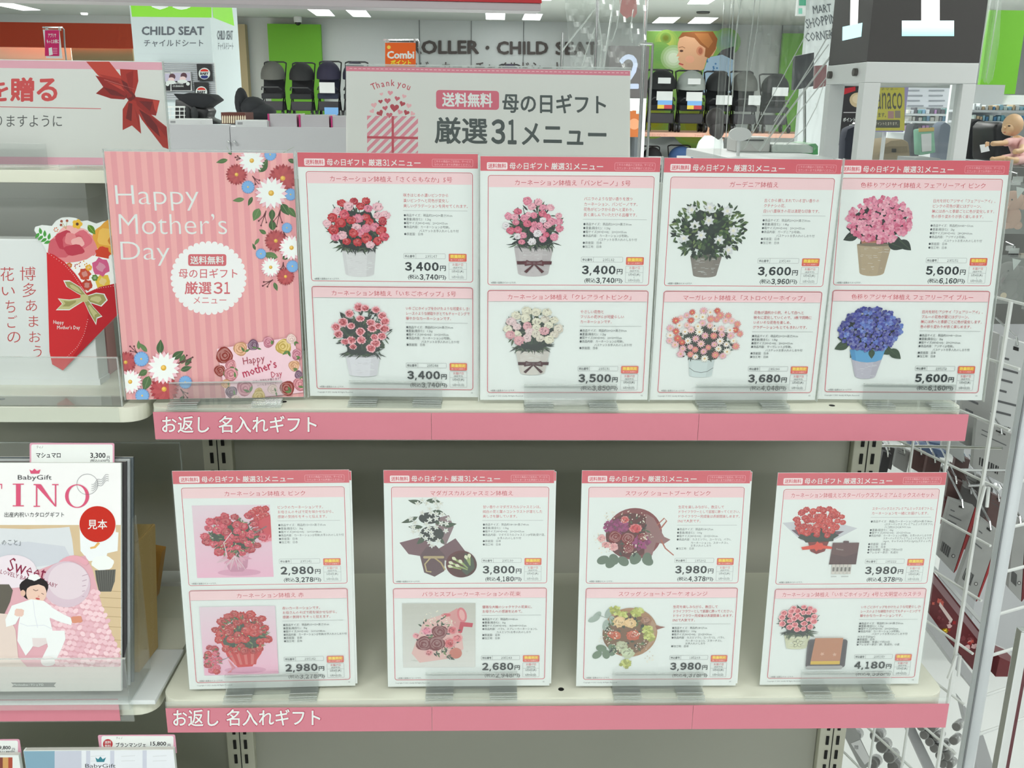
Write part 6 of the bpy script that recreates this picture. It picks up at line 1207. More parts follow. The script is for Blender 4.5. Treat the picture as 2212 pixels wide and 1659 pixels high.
soft('gift_bag', 'mint green bag with a white paper tag behind the window', 'bag', [(1984, 280), (2018, 276), (2022, 330), (1986, 336)], 3.4, .06, mat('mint_cloth', rgb(130, 190, 160), .8), bev=.008, parts=[('paper_tag', [(1990, 290), (2012, 288), (2012, 326), (1992, 328)], WC), ('yellow_rim', [(1985, 277), (2018, 275), (2018, 283), (1985, 285)], mat('yellow_rim', rgb(206, 176, 90), .7))])
for px, w, lb, mm in (((1822, 1880), 300, 'dark grey jacket hanging left of the window post', mat('dark_grey_cloth', rgb(52, 56, 68), .9)), ((1965, 1988), 296, 'charcoal garment hanging right of the khaki bag', mat('charcoal_cloth', rgb(70, 76, 84), .9)), ((2024, 2060), 292, 'blue grey garment hanging at the right of the window', mat('bluegrey_cloth', rgb(110, 122, 140), .9))):
    a, b = px; soft('garment', lb, 'clothing', [(a+8, w-22), (a+(b-a)*.5, w-30), (b-6, w-22), (b, w), (b-4, 360), (a, 360), (a+3, w)], 4.2, .1, mm, 'garments behind the checkout')
soft('backpack', 'black bag with a round top right of the white frame', 'bag', [(2100, 262), (2116, 256), (2132, 262), (2136, 276), (2138, 345), (2094, 345), (2096, 280)], 3.42, .2, BLK)
t = soft('backpack', 'black bag with a small white tag beside the baby doll', 'bag', [(2148, 275), (2160, 262), (2176, 268), (2186, 290), (2186, 350), (2148, 350)], 3.1, .2, BLK2, parts=[('white_tag', [(2117, 313), (2134, 311), (2138, 326), (2120, 330)], WC)])
t = pbox('wall_panel', 2127, 22, 2206, 203, 6.2, .04, GREENM, 'large lime green panel at the top right corner', 'panel', 'lime green wall panels', part='board'); t = pbox('wall_panel', 2108, 205, 2230, 226, 6.25, .04, WENAMEL, 'white board below the lime green panel on the right', 'panel', part='board')
def plinth(name, label, cat, x0, x1, ytop, Y, th, m, zt=None):
    t = thing(name, label, cat, (at((x0+x1)/2, ytop, Y).x, Y+th/2, 0)); z = zt if zt is not None else at((x0+x1)/2, ytop, Y).z; a = at(x0, ytop, Y).x; b = at(x1, ytop, Y).x
    MB().box(a, b, Y, Y+th, z-.04, z-.012).build('top', m, t); MB().box(a+.02, b-.02, Y+.02, Y+th-.02, 0, z-.04).build('carcass', m, t)
PLM = mat('cabinet_grey', rgb(150, 152, 152), .6)
plinth('display_cabinet', 'low cabinet under the khaki bag behind the window', 'cabinet', 1880, 1972, 360, 3.75, .35, PLM); plinth('display_cabinet', 'low cabinet under the mint green bag', 'cabinet', 1980, 2032, 336, 3.3, .2, PLM); plinth('display_cabinet', 'low cabinet under the dark car seat right of the pillar', 'cabinet', 510, 600, 254, 8.35, .5, WENAMEL, zt=min(at(548, 232, 8.6).z-.1, at(522, 222, 8.6).z-.14, at(563, 242, 8.6).z-.08))
plinth('display_cabinet', 'low cabinet under the two black bags beside the baby doll', 'cabinet', 2092, 2192, 350, 3.06, .42, PLM, zt=min(at(2116, 345, 3.2).z, at(2160, 350, 3.1).z))
plinth('display_cabinet', 'low cabinet under the black car seat by the pillar', 'cabinet', 356, 482, 270, 8.7, .8, WENAMEL, zt=at(420, 268, 9.05).z); plinth('display_cabinet', 'low cabinet under the brown basket with cream pickets', 'cabinet', 470, 575, 268, 7.4, .5, WENAMEL)
for k, (xa_, xb_) in enumerate(((1822, 1880), (1965, 1988), (2024, 2060))):
    c = at((xa_+xb_)/2, 268, 4.26); c.y = 4.318; tt = thing('garment_rail', 'slim rail holding the '+['dark grey jacket', 'charcoal garment', 'blue grey garment'][k], 'rail', (c.x, 4.318, 0)); MB().tube([(c.x, 4.318, 0), (c.x, 4.318, c.z), (c.x, 4.305, c.z+.004)], .006, 6).build('rod', CHROME, tt)
# checkout two
a, b_ = at(1318, 100, 7.5).x, at(1403, 100, 7.5).x; t = thing('checkout_sign', 'distant charcoal cube sign with a pale number 2', 'sign', ((a+b_)/2, 7.7, at(1360, 211, 7.5).z)); MB().box(a, b_, 7.5, 7.85, at(1360, 211, 7.5).z, at(1360, 99, 7.5).z).build('cube', DKG, t); flat(t, 7.5, lambda P: P.fit('２', 1338, 117, 1380, 192, pc(140, 150, 168), bold=.02, res=3), z=.002)
t = thing('window_booth', 'distant white booth post under the number 2 sign', 'booth', ((a+b_)/2, 7.7, 0)); zq = at(1360, 212, 7.5).z
MB().box(a, b_-.005, 7.5, 7.85, zq-.1, zq-.002).build('top_box', WENAMEL, t); 
for x in (a, b_-.05): MB().box(x, x+.045, 7.5, 7.55, 0, zq-.1).build('post', WENAMEL, t)
t = pbox('wall_poster', 1352, 232, 1386, 296, 8.2, .02, mat('poster_orange', rgb(214, 120, 60), .5), 'orange poster behind the number 2 frame', 'poster', part='board', z0=None); flat(t, 8.2, lambda P: (P.ell(1370, 268, 12, pc(226, 160, 120)), P.rect(1356, 236, 1366, 240, WHITE), P.rect(1374, 235, 1384, 246, WHITE)), z=.002)
# poles
for px, y0, y1, Y, r, lb in ((1289, -60, 150, 4.5, .008, 'thin pale pole left of the number 2 sign'), (1395, -60, 98, 5.5, .012, 'thin pale pole above the number 2 sign'), (1402, 95, 420, 3.0, .005, 'slim steel rod standing right of the number 2 sign'), (1562, -60, 345, 2.05, .012, 'thick clear tube pole at the edge of the hanging sheet'), (1212, 70, 300, 5.0, .01, 'pale pole right of the wall lettering'), (2108, -60, 180, 2.6, .012, 'pale pole right of the charcoal number 1 cube')):
    b0, b1 = at(px, y1, Y), at(px, y0, Y); x = (b0.x+b1.x)/2
    t = thing('pole', lb, 'pole', (x, Y, .0)); MB().tube([(x, Y, 0), (x, Y, b1.z if y0 > 0 else CEIL)], r, 10).build('tube', ACR if px in (1562,) else CHROME, t, smooth=True)
    MB().lathe((x, Y, 0), [(r*4, 0), (r*4, .01), (r*1.2, .02)], 14).build('foot', CHROME, t)
    if px == 1402: MB().tube([(x, Y, b1.z), (x-.05, Y, b1.z+.002), (x-.054, Y, b1.z-.006)], r, 8).build('hook', CHROME, t)
# hanging clear sheets
def vinyl(label, x0, x1, y0, y1, Y, slant, seed, nx=260, ny=14, amp=.02):
    rg = random.Random(seed); ph = [rg.uniform(0, 6) for _ in range(5)]; A = at(x0, (y0+y1)/2, Y).x; B = at(x1, (y0+y1)/2, Y).x; zt = min(CEIL-.01, at((x0+x1)/2, y0, Y).z); zb = at((x0+x1)/2, y1, Y).z
    vs = []
    for j in range(ny+1):
        v = j/ny
        for i in range(nx+1):
            u = i/nx; w = u+slant*v
            d = amp*(sin(w*17+ph[0])*.5+sin(w*29+ph[1])*.5*(1-.4*v)+.16*sin(w*61+ph[2])+.5*sin(v*2.5+u*3+ph[3]))
            vs.append((A+(B-A)*(u-.10*slant*v*(1-u)), Y+d, zt+(zb-zt)*v+.012*sin(u*30+ph[4])*(v > .97)))
    fs = [(j*(nx+1)+i, j*(nx+1)+i+1, (j+1)*(nx+1)+i+1, (j+1)*(nx+1)+i) for j in range(ny) for i in range(nx)]
    m = MB().add(vs, fs); t = thing('clear_sheet', label, 'plastic sheet', ((A+B)/2, Y, zb), None); m.build('film', VINYL, t, smooth=True)
    MB().tube([(A, Y, zt), (B, Y, zt)], .006, 8).build('top_bar', CHROME, t)
vinyl('crumpled clear plastic sheet hanging left of the number 1 sign', 1578, 1800, -30, 318, 2.5, -1.3, 3)
vinyl('crumpled clear plastic sheet hanging above the number 2 sign', 1214, 1398, -30, 148, 4.8, -1.2, 8, amp=.03)
vinyl('narrow clear plastic strip hanging right of the number 1 cube', 2112, 2156, -40, 175, 3.2, .2, 5, nx=60)
FOLD = clear('vinyl_fold', (.95, .97, .96, 1), .3, .4, .14, .3)
tt = [o for o in COL.objects if o.name == 'clear_sheet'][0]
for pts, r in (([(1797, 118), (1742, 190), (1690, 258), (1640, 326)], .0035), ([(1799, 150), (1750, 212), (1704, 270), (1668, 318)], .002), ([(1790, 96), (1730, 178), (1672, 262)], .0018), ([(1799, 60), (1752, 140), (1706, 214), (1660, 290)], .0022), ([(1760, 40), (1700, 150), (1640, 262), (1608, 320)], .0016), ([(1632, -20), (1626, 50), (1616, 120), (1610, 210), (1600, 300)], .002), ([(1604, -20), (1594, 40), (1586, 110), (1582, 210)], .0026), ([(1644, -20), (1636, 60), (1622, 150)], .0014), ([(1586, -10), (1580, 90), (1574, 200), (1568, 300)], .002), ([(1780, 180), (1764, 230), (1740, 276), (1700, 312)], .0016)):
    MB().tube([at(x, y, 2.46) for x, y in pts], r, 6).build('fold', FOLD, tt, smooth=True)
tt = [o for o in COL.objects if o.name == 'clear_sheet.001'][0]
for pts, r in (([(1296, -20), (1292, 40), (1300, 90), (1296, 146)], .004), ([(1330, -20), (1318, 50), (1304, 146)], .005), ([(1345, -20), (1332, 60), (1322, 90)], .003), ([(1284, 20), (1262, 50), (1240, 76), (1214, 110)], .004), ([(1286, 60), (1270, 100), (1256, 146)], .003), ([(1368, 20), (1362, 60), (1366, 92)], .003)):
    MB().tube([at(x, y, 4.74) for x, y in pts], r, 6).build('fold', FOLD, tt, smooth=True)
t = thing('hanging_pennant', 'pink scalloped paper hanging at the top behind the clear sheet', 'decoration', at(1362, 30, 5.2)); MB().prism([at(x, y, 5.2) for x, y in ((1339, -30), (1376, -30), (1376, 28), (1370, 38), (1362, 35), (1354, 40), (1346, 34), (1339, 26))], (0, .005, 0)).build('paper', mat('pennant_pink', rgb(216, 140, 140), .6), t)
# people and the doll
def skin_body(name, joints, edges, m, parent, sub=2):
    me = bpy.data.meshes.new(name); me.from_pydata([j[0] for j in joints], edges, []); o = bpy.data.objects.new(name, me); COL.objects.link(o)
    sk = o.modifiers.new('skin', 'SKIN'); sk.use_smooth_shade = True
    for v, j in zip(me.skin_vertices[0].data, joints): v.radius = (j[1], j[2] if len(j) > 2 else j[1])
    me.skin_vertices[0].data[0].use_root = True
    o.modifiers.new('sub', 'SUBSURF').levels = sub
    dg = bpy.context.evaluated_depsgraph_get(); m2 = bpy.data.meshes.new_from_object(o.evaluated_get(dg)); bpy.data.objects.remove(o)
    I = MW[parent].inverted(); m2.transform(I); m2.materials.clear(); m2.materials.append(m); m2.polygons.foreach_set('use_smooth', [True]*len(m2.polygons)); m2.name = name
    return link(name, m2, parent)
SK = mat('skin', rgb(206, 160, 130), .55); HAIR = mat('dark_hair', rgb(30, 26, 26), .6); WS_ = mat('white_shirt', rgb(220, 226, 226), .8); DP = mat('dark_skirt', rgb(46, 48, 58), .9)
q = at(1540, 300, 8); px0 = q.x-.02; t = thing('person', 'shop worker with dark hair in a white shirt, seen from behind', 'person', (px0, 8, 0)); V = lambda x, y, z: (px0+x*.55-y*.25, 8+y+x*.8, z); hd = at(1538, 262, 8)
skin_body('body', [(V(0, 0, .78), .13, .1), (V(0, 0, 1.0), .12, .09), (V(.01, 0, 1.18), .13, .085), (V(.02, 0, 1.24), .06), (V(.03, -.01, 1.30), .045), (V(.04, -.01, 1.36), .075, .085), (V(.17, 0, 1.17), .05), (V(.21, .03, .98), .042), (V(.14, .18, .9), .034), (V(.08, .24, .92), .03), (V(-.15, 0, 1.17), .05), (V(-.2, .03, .98), .042), (V(-.14, .2, .9), .034), (V(-.08, .25, .92), .03), (V(.08, 0, .7), .08), (V(.09, 0, .42), .055), (V(.09, 0, .06), .035), (V(.09, -.1, .03), .03), (V(-.08, 0, .7), .08), (V(-.09, 0, .42), .055), (V(-.09, 0, .06), .035), (V(-.09, -.1, .03), .03)],
          [(0, 1), (1, 2), (2, 3), (3, 4), (4, 5), (2, 6), (6, 7), (7, 8), (8, 9), (2, 10), (10, 11), (11, 12), (12, 13), (0, 14), (14, 15), (15, 16), (16, 17), (0, 18), (18, 19), (19, 20), (20, 21)], SK, t)
skin_body('shirt', [(V(0, 0, .84), .145, .115), (V(0, 0, 1.0), .14, .11), (V(.01, 0, 1.17), .145, .1), (V(.02, 0, 1.24), .07), (V(.17, 0, 1.17), .062), (V(.215, .03, .98), .055), (V(-.15, 0, 1.17), .062), (V(-.205, .03, .98), .055)], [(0, 1), (1, 2), (2, 3), (2, 4), (4, 5), (2, 6), (6, 7)], WS_, t)
MB().lathe(V(0, 0, .45), [(.17, 0), (.15, .2), (.14, .38)], 18).build('skirt', DP, t, smooth=True)
MB().ball(V(.04, -.035, 1.385), .088, .09, .1, n=16, m=10).ball(V(.04, -.075, 1.29), .07, .05, .09, n=14).build('hair', HAIR, t, smooth=True)
SKD = mat('doll_skin', rgb(222, 186, 146), .5); PKC = mat('doll_pink', rgb(226, 184, 180), .8)
Yd = 1.55; t = thing('baby_doll', 'seated bald baby doll in pale pink clothes at the right edge', 'doll', at(2195, 350, Yd)); D = lambda x, y, dy=0: tuple(at(x, y, Yd+dy)); u = (Yd+1)/2088.7
skin_body('body', [(D(2200, 338), 12*u), (D(2200, 320), 13*u), (D(2198, 306), 12*u), (D(2194, 295), 7*u), (D(2182, 306, -.03), 7*u), (D(2168, 309, -.08), 6*u), (D(2150, 310, -.1), 5.5*u), (D(2139, 311, -.1), 6*u), (D(2212, 308, -.02), 7*u), (D(2206, 326, -.12), 6*u), (D(2190, 328, -.14), 6*u), (D(2186, 340, -.06), 8*u), (D(2164, 343, -.1), 7*u), (D(2144, 345, -.1), 5.5*u), (D(2140, 340, -.1), 4.5*u), (D(2212, 344, -.08), 8*u), (D(2190, 347, -.16), 7*u), (D(2172, 342, -.18), 5*u)],
          [(0, 1), (1, 2), (2, 3), (2, 4), (4, 5), (5, 6), (6, 7), (2, 8), (8, 9), (9, 10), (0, 11), (11, 12), (12, 13), (13, 14), (0, 15), (15, 16), (16, 17)], SKD, t)
skin_body('romper', [(D(2200, 340), 14*u), (D(2200, 320), 15*u), (D(2198, 307), 14*u), (D(2195, 299), 9*u), (D(2181, 306, -.03), 9*u), (D(2171, 309, -.07), 8*u), (D(2212, 308, -.02), 9*u), (D(2208, 320, -.08), 8*u), (D(2186, 341, -.06), 10*u), (D(2162, 344, -.1), 8.5*u), (D(2212, 345, -.08), 10*u), (D(2192, 348, -.15), 9*u)], [(0, 1), (1, 2), (2, 3), (2, 4), (4, 5), (2, 6), (6, 7), (0, 8), (8, 9), (0, 10), (10, 11)], PKC, t)
hc = at(2188, 270, Yd-.01); hm = MB().ball(hc, 20*u, 22*u, 23*u, n=20, m=14); hm.ball(at(2178, 279, Yd-.02), 13*u, 14*u, 13*u, n=14).ball(at(2169, 276, Yd-.03), 3*u, 4*u, 3*u, n=8).ball(at(2207, 276, Yd-.015), 2.5*u, 4*u, 5.5*u, n=8); hm.build('head', SKD, t, smooth=True)
MB().ball(at(2180, 272, Yd-.034), 3*u, 1.2*u, 1.4*u, n=8).build('eye', HAIR, t); MB().ball(at(2170, 286, Yd-.028), 2.6*u, 2*u, 1.2*u, n=8).build('mouth', mat('doll_lips', rgb(200, 120, 100), .5), t)
for i in range(4): MB().tube([D(2136, 308+i*2, -.1), D(2131, 307+i*2.6, -.115), D(2129, 309+i*2.6, -.125)], 1.3*u, 6).build('finger', SKD, t, smooth=True)
t = thing('side_table', 'grey display ledge the baby doll sits on', 'ledge', at(2190, 352, Yd)); z_ = at(2190, 353, Yd-.1).z; MB().box(at(2150, 353, Yd).x, at(2150, 353, Yd).x+.5, Yd-.22, Yd+.06, z_-.03, z_-.002).build('top', mat('ledge_grey', rgb(150, 150, 146), .5), t, bevel=.004); MB().box(at(2150, 353, Yd).x+.03, at(2150, 353, Yd).x+.45, Yd-.18, Yd+.04, 0, z_-.03).build('base', CTR, t)

# ------------------------------------------------------------------ wire rack and goods at the right end
dv = Vector((-.28, .96, 0)).normalized(); A0 = Vector((.983, .1, 0))
t = thing('wire_grid', 'white wire grid running back from the white post', 'wire grid', (A0.x, A0.y, .2)); zt_ = wz(.102)
for i in range(0, 8):
    p = A0+dv*(.0637*i); MB().tube([(p.x, p.y, .2), (p.x, p.y, zt_)], .0021 if i else .003, 6).build('upright_wire', GRILL, t, smooth=True)
for k in range(13):
    z = zt_-.0757*k; off = Vector((.003, 0, 0)); MB().tube([A0+dv*(-.024)+off+Vector((0, 0, z)), A0+dv*.47+off+Vector((0, 0, z))], .0019, 6).build('cross_wire', GRILL, t, smooth=True)
PST = mat('post_white', rgb(214, 220, 224), .3, coat=.3)
t = thing('rack_post', 'thick white round post at the right edge with side rungs', 'post', (1.0215, .1, 0)); MB().lathe((1.0215, .1, 0), [(.0105, 0), (.0105, wz(.06)), (.008, wz(.066)), (.001, wz(.068))], 20).build('tube', PST, t, smooth=True); MB().lathe((1.0215, .1, 0), [(.025, 0), (.025, .01), (.012, .02)], 16).build('foot', PST, t, smooth=True)
MB().box(1.0105, 1.0125, .088, .0895, .1, wz(.05)).build('side_channel', mat('channel_grey', rgb(130, 134, 138), .4), t)
for z in [wz(at(2195, y, .1).z-Z0) for y in (1040, 1138, 1235, 1327, 1416, 1503, 1587)]: MB().tube([(1.03, .1, z), (1.17, .16, z)], .0022, 6).build('side_rung', GRILL, t, smooth=True)
q0 = at(2168, 1659, .0); t = thing('rack_post', 'slim dark edged steel post at the lower right corner', 'post', (q0.x, 0, 0)); MB().box(q0.x-.008, q0.x+.003, 0, .012, 0, at(2200, 1365, 0).z).build('tube', CHROME, t, bevel=.001); MB().box(q0.x+.003, q0.x+.0075, .001, .011, 0, at(2200, 1365, 0).z).build('dark_strip', mat('maroon_strip', rgb(96, 50, 56), .5), t)
# curved end hooks on the panel
for y0, y1, x in ((1118, 1075, 2110), (1465, 1440, 2048)):
    a = at(x, y0, .095); tt = thing('wire_hook', 'white wire hook on the grid panel, '+('upper one' if y0 < 1200 else 'lower one'), 'hook', a, 'hooks on the grid panel'); MB().tube([a, at(x+18, y1-25, .095), at(x+26, y1-22, .1), at(x+22, y1+20, .1)], .0022, 6).build('wire', GRILL, tt, smooth=True)
PK = {n: mat('pack_'+n, rgb(*c), .45) for n, c in dict(grey=(150, 152, 150), lite=(190, 194, 194), dark=(78, 76, 76), brown=(98, 76, 74), maroon=(104, 34, 40), red=(150, 40, 44), blue=(86, 106, 140), silver=(170, 172, 174), black=(40, 40, 42), cream=(176, 170, 158)).items()}
def hang(label, pts, Y, m, bar=None, grp=None, hole=True, lines=0, edge=None):
    c = [at(x, y, Y) for x, y in pts]; t = thing('hanging_pack', label, 'package', (sum(p.x for p in c)/4, Y, min(p.z for p in c)), grp or 'packs hanging on the wire rack')
    MB().prism(c, (.002, .012, 0)).build('pack', PK[m], t, bevel=.0008)
    M = pose(c[0].x, Y-.0004, Z0); P = Print(photo_units(M), step=1e-5, z=1e-5); A, B, C_, D_ = [Vector((x, y, 0)) for x, y in pts]
    L = lambda u, v: tuple((A.lerp(B, u)).lerp(D_.lerp(C_, u), v))[:2]
    if hole: P.poly([L(.4, .05), L(.6, .05), L(.6, .08), L(.4, .08)], pc(40, 40, 40))
    for k in range(lines):
        v = .16+k*.09; P.poly([L(.12, v), L(.3+.5*((k*37) % 10)/10, v), L(.3+.5*((k*37) % 10)/10, v+.018), L(.12, v+.018)], pc(84, 86, 88))
    if bar:
        for k in range(9): u = .14+k*.05; P.poly([L(u, .72), L(u+.02+.012*(k % 2), .72), L(u+.02+.012*(k % 2), .88), L(u, .88)], pc(30, 30, 32))
        P.ell(*L(.76, .8), 4, pc(60, 60, 60), n=12); P.ell(*L(.76, .8), 2.6, pc(170, 170, 168), n=10)
    P.build('printed_face', t, M=M)
    if edge: MB().prism([at(x+1, y, Y) for x, y in (pts[1], (pts[1][0]+6, pts[1][1]+6), (pts[2][0]+6, pts[2][1]-8), pts[2])], (0, .012, 0)).build('coloured_edge', PK[edge], t)
    m = (c[0]+c[1])/2; MB().tube([m+Vector((0, -.004, -.006)), m+Vector((.0, .002, .004)), m+Vector((.03, .12, .008))], .0016, 6).build('hook_rod', CHROME, t, smooth=True)
hang('tall grey printed pack hanging first below the menu card corner', [(2094, 700), (2160, 722), (2128, 985), (2072, 955)], .3, 'grey', lines=7)
hang('tall pale pack hanging right at the frame edge', [(2168, 728), (2225, 745), (2212, 1004), (2128, 985)], .34, 'lite', bar=1, lines=6)
hang('pale pack with small print partly behind the wire corner', [(2040, 830), (2096, 850), (2080, 1000), (2035, 968)], .42, 'lite', lines=5)
hang('grey pack with a barcode above the white gap', [(2110, 905), (2215, 950), (2195, 1060), (2100, 1010)], .26, 'grey', bar=1, lines=2)
for i, (x, y, mm) in enumerate([(1905, 958, 'dark'), (1938, 965, 'grey'), (1974, 968, 'brown'), (2004, 985, 'brown'), (2066, 982, 'brown'), (2050, 1030, 'brown'), (2082, 1052, 'dark')]): hang(['dark pack nearest the cream shelf upright', 'grey pack second from the cream upright', 'first brown pack hanging beside the grey one', 'second brown pack hanging under the pink strip end', 'brown pack hanging furthest right of the upper row', 'brown pack in the second row beneath the rod', 'dark pack at the end of the second row'][i], [(x, y), (x+30, y+12), (x+20, y+58), (x-8, y+42)], .55-.03*i, mm, lines=2)
for i, (x, y, mm, lb) in enumerate([(2022, 1004, 'grey', 'grey pack in the crowded middle of the wire rack, top'), (2056, 1002, 'brown', 'brown pack just right of the top grey pack in the crowd'), (2090, 1014, 'grey', 'grey pack above the barcode packs'), (2116, 1040, 'dark', 'dark pack touching the post side of the crowd'), (2034, 1056, 'maroon', 'maroon pack low in the crowded middle'), (2074, 1086, 'dark', 'dark pack half hidden behind the left barcode pack'), (2142, 1066, 'brown', 'brown pack beside the white post'), (2098, 1120, 'maroon', 'maroon pack between the two barcode packs')]):
    hang(lb, [(x, y), (x+30, y+16), (x+14, y+88), (x-16, y+66)], .5-.022*i, mm, lines=2)
hang('black edged pack left behind the card corner', [(1908, 975), (1926, 982), (1912, 1040), (1896, 1030)], .5, 'black')
hang('grey pack with a barcode hanging over a maroon box, left', [(2052, 1078), (2106, 1096), (2060, 1238), (2022, 1198)], .3, 'grey', bar=1, edge='red', lines=3)
hang('grey pack with a barcode hanging beside the white post', [(2118, 1118), (2160, 1150), (2108, 1300), (2066, 1262)], .24, 'grey', bar=1, edge='red', lines=3)
hang('grey and maroon pack hanging right of the white post', [(2192, 1118), (2216, 1128), (2206, 1300), (2178, 1270)], .3, 'grey', edge='maroon', bar=1)
for i, (a, b) in enumerate((((1965, 948), (2060, 976)), ((1985, 962), (2050, 990)))):
    t = thing('blue_pack', 'blue soft pack lying above the brown packs, '+('rear one' if i == 0 else 'front one'), 'package', at(a[0], b[1], .6), 'blue soft packs'); MB().prism([at(x, y, .6-.05*i) for x, y in ((a[0], a[1]+4), (a[0]+15, a[1]), (b[0], b[1]-12), (b[0]-6, b[1]), (a[0]+10, b[1]-4))], (0, .03, 0)).build('pack', PK['blue'], t, bevel=.003, smooth=True)
for i, (a, b) in enumerate((((1880, 962), (2165, 968)), ((2075, 1015), (2180, 1016)), ((2095, 1050), (2150, 1046)))):
    t = thing('hook_rod', 'chrome hook rod crossing the wire panel, '+['top', 'middle', 'lowest'][i]+' one', 'rod', at(a[0], a[1], .2), 'chrome hook rods'); MB().tube([at(a[0], a[1], .3), at(b[0], b[1], .16)], .0022, 8).build('rod', CHROME, t, smooth=True)
# sloping shelf with maroon boxes
def bar(name, label, cat, pts, Y, th, m, part='body'):
    c = [at(x, y, Y) for x, y in pts]; t = thing(name, label, cat, (c[0].x, Y, min(p.z for p in c))); MB().prism(c, (0, th, 0)).build(part, m, t, bevel=.0006); return t
t = bar('side_shelf', 'grey metal shelf edge sloping down behind the wire panel', 'shelf', [(2004, 1322), (2118, 1480), (2110, 1502), (2000, 1350)], .32, .1, PK['silver'], 'edge')
t = bar('gift_carton', 'long maroon carton with red pictures on the sloping shelf', 'box', [(2014, 1232), (2142, 1395), (2120, 1470), (2006, 1330)], .36, .05, PK['maroon'])
M = pose(0, .3596, Z0); P = Print(photo_units(M), step=1e-5, z=1e-5); P.poly([(2014, 1238), (2138, 1396), (2134, 1410), (2012, 1256)], pc(150, 120, 124)); rng = random.Random(4)
for k in range(26): x = rng.uniform(2012, 2112); y = 1272+(x-2012)*1.27+rng.uniform(-6, 42); P.blob(x, y, rng.uniform(2, 6), rng.choice([pc(150, 40, 44), pc(186, 90, 80), pc(120, 60, 64), pc(206, 170, 170)]), 4, .3, rng, 9)
P.poly([(2030, 1300), (2058, 1338), (2054, 1346), (2028, 1308)], pc(206, 190, 186)); P.build('printed_face', t, M=M)
t = thing('gold_button', 'small gold knob on the maroon carton', 'knob', at(2041, 1364, .34)); MB().ball(at(2041, 1362, .345), .006, .004, .004).build('knob', mat('gold', rgb(206, 170, 50), .25, metal=.8), t, smooth=True)
t = bar('gift_carton', 'dark maroon carton end right of the white post', 'box', [(2160, 1420), (2205, 1440), (2185, 1462), (2150, 1462)], .3, .05, PK['maroon'])
for k, (a, b) in enumerate((((2018, 1222), (2150, 1372)), ((2140, 1395), (2195, 1420)))):
    t = thing('shelf_rail', 'pale shelf rail '+('above the long maroon carton' if k == 0 else 'right of the white post'), 'rail', at(a[0], b[1], .34), 'pale shelf rails'); MB().prism([at(x, y, .34) for x, y in (a, b, (b[0]-2, b[1]+9), (a[0]-2, a[1]+9))], (0, .02, 0)).build('rail', PK['lite'], t, bevel=.0005)
# rolled goods at the bottom
RC = mat('roll_wrap', rgb(140, 142, 140), .25, coat=.4); RE = mat('roll_end', rgb(112, 112, 110), .4)
k = 0; spots = [(1843, 1592), (1892, 1590), (1905, 1614), (1921, 1636), (1930, 1656), (1990, 1570), (2012, 1574), (1996, 1588), (2024, 1592), (2008, 1603), (2036, 1612), (2018, 1617), (2044, 1634), (2030, 1633), (2050, 1652), (2036, 1650), (1884, 1650), (2060, 1600), (2066, 1570)]
for i, (x, y) in enumerate(spots):
    Y = .36; c = at(x, y, Y); ad = ray(x, y).normalized()*.96+Vector((.16, .1, .05)); r = .0098 if x < 1940 else .0072
    t = thing('rolled_pack', 'grey film wrapped roll, '+['first of the left row', 'second of the left row', 'third of the left row', 'fourth of the left row', 'last of the left row', 'top left of the right bunch', 'top right of the right bunch', 'second row left of the bunch', 'second row right of the bunch', 'third row left of the bunch', 'third row right of the bunch', 'fourth row left of the bunch', 'fourth row right of the bunch', 'fifth row left of the bunch', 'fifth row right of the bunch', 'lowest left of the bunch', 'beside the labelled tube', 'right edge beside the wires', 'highest at the right edge'][i], 'package', (c.x, Y, c.z-r), 'grey rolls below the lower shelf')
    MB().lathe(c, [(r*.9, -.001), (r, 0), (r, .07), (r*.9, .071)], 14, ad).build('roll', RC, t, smooth=True); MB().lathe(c, [(r*.8, -.0022), (r*.8, -.0008)], 12, ad).lathe(c, [(r*.3, -.003), (r*.3, -.002)], 8, ad).build('end_disc', RE, t)
t = bar('rolled_pack', 'grey tube standing with a white printed label, bottom right', 'package', [(1818, 1578), (1846, 1568), (1885, 1650), (1862, 1665)], .34, .02, RC, 'tube'); M = pose(0, .3395, Z0); P = Print(photo_units(M), step=1e-5, z=1e-5); P.poly([(1838, 1606), (1858, 1598), (1880, 1642), (1868, 1652)], pc(190, 192, 192)); P.text('贈', 1845, 1618, 10, pc(40, 40, 44)); P.build('printed_label', t, M=M)
bar('divider_strip', 'grey divider strip sloping between the two groups of rolls', 'divider', [(1955, 1568), (1975, 1568), (2040, 1700), (2015, 1700)], .4, .02, PK['silver'])
bar('divider_strip', 'grey shelf side right of the rolls below the wire panel', 'divider', [(2075, 1510), (2125, 1590), (2160, 1700), (2120, 1700)], .5, .02, PK['silver'])
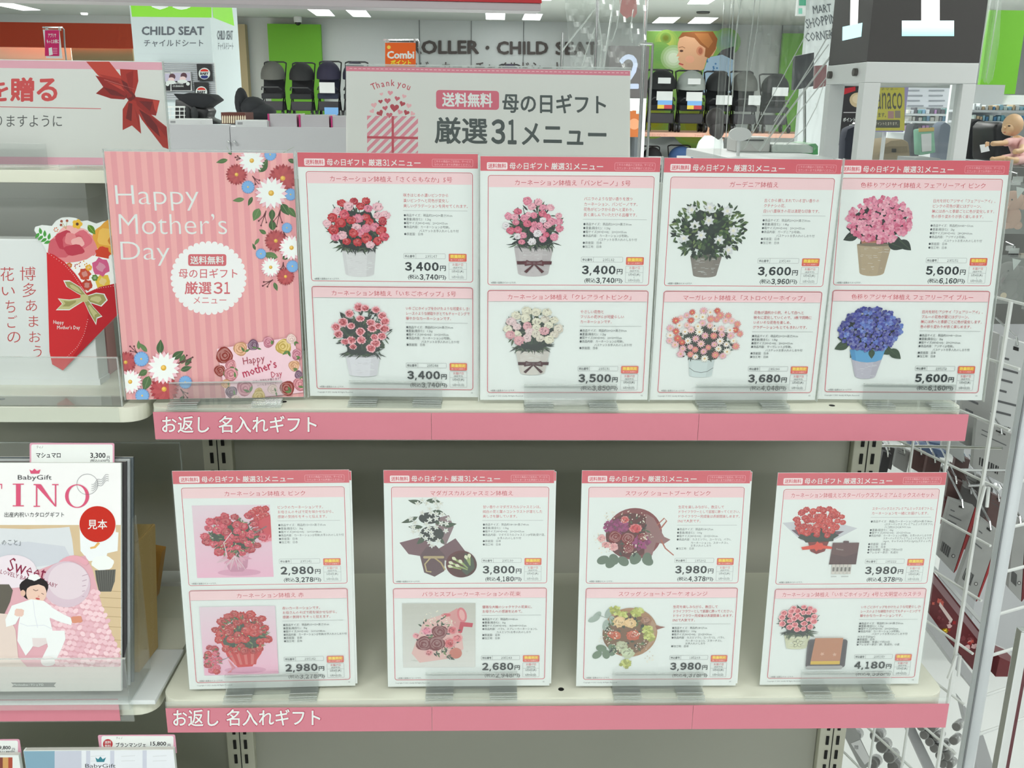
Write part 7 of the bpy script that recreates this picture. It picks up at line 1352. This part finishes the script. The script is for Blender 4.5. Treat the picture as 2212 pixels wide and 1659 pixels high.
# plush toys in clear bags
def plush(label, px, py, s, body, paw):
    Y = .95; u = (Y+1)/2088.7*s; c = at(px, py, Y); t = thing('plush_toy', label, 'plush toy', (c.x, Y, c.z-48*u), 'bagged plush toys'); B = lambda x, y, z=0: (c.x+x*u, Y+z*u, c.z+y*u)
    MB().ball(B(4, -30), 20*u, 14*u, 24*u, n=16).ball(B(-10, -46, -4), 9*u, 9*u, 9*u).ball(B(18, -46, -4), 9*u, 9*u, 9*u).ball(B(-16, -24, -6), 7*u, 7*u, 12*u).build('body', body, t, smooth=True)
    MB().ball(B(0, 6), 24*u, 18*u, 22*u, n=18, m=12).tube([B(-14, 2, -14), B(-22, -6, -20), B(-26, -16, -20), B(-22, -22, -20)], [6*u, 5*u, 4*u, 3.5*u], 10).build('head', body, t, smooth=True)
    MB().ball(B(20, 4, -8), 13*u, 4*u, 16*u).build('ear', body, t, smooth=True); MB().ball(B(-10, 10, -16), 1.8*u).build('eye', HAIR, t)
    MB().lathe(B(-10, -46, -13), [(7*u, 0), (7*u, 1*u)], 14, (0, 1, 0)).build('foot_pad', paw, t)
    MB().prism([B(-8, 38, -22), B(12, 34, -22), B(-2, 12, -22)], (0, .6*u, 0)).build('paper_label', WC, t)
    MB().box(c.x-34*u, c.x+40*u, Y-24*u, Y-23.5*u, c.z-62*u, c.z+46*u).build('clear_bag', VINYL, t)
    MB().box(c.x-8*u, c.x+14*u, Y-4*u, Y-2*u, c.z+46*u, c.z+58*u).build('header_tab', ACRE, t); MB().tube([B(2, 56), B(2, 64), B(6, 66, 40)], 1.3*u, 6).build('hook', CHROME, t)
PP = mat('plush_pink', rgb(214, 172, 154), .9); PG = mat('plush_grey', rgb(140, 138, 138), .9); PW = mat('plush_paw', rgb(226, 204, 176), .8)
for lb, x, y, b, p in (('peach plush toy in a clear bag beside the hydrangea card', 2186, 440, PP, PP), ('second peach plush toy cut off by the right frame edge', 2244, 456, PP, PP), ('grey plush elephant in a clear bag below the peach one', 2178, 592, PG, PW), ('second grey plush elephant cut off by the right frame edge', 2236, 604, PG, PW)): plush(lb, x, y, 1.0, b, p)
t = pbox('pegboard', 2150, 362, 2260, 700, 1.25, .02, mat('pegboard_grey', rgb(112, 114, 112), .7), 'grey board behind the bagged plush toys', 'board', part='board')
for x, y, c in ((2190, 390, 'lite'), (2184, 545, 'black'), (2206, 548, 'cream'), (2178, 532, 'lite')):
    MB().box(at(x, y, 1.2).x, at(x+16, y, 1.2).x, 1.2, 1.21, at(x, y+10, 1.2).z, at(x, y, 1.2).z).build('price_clip', PK[c], t)
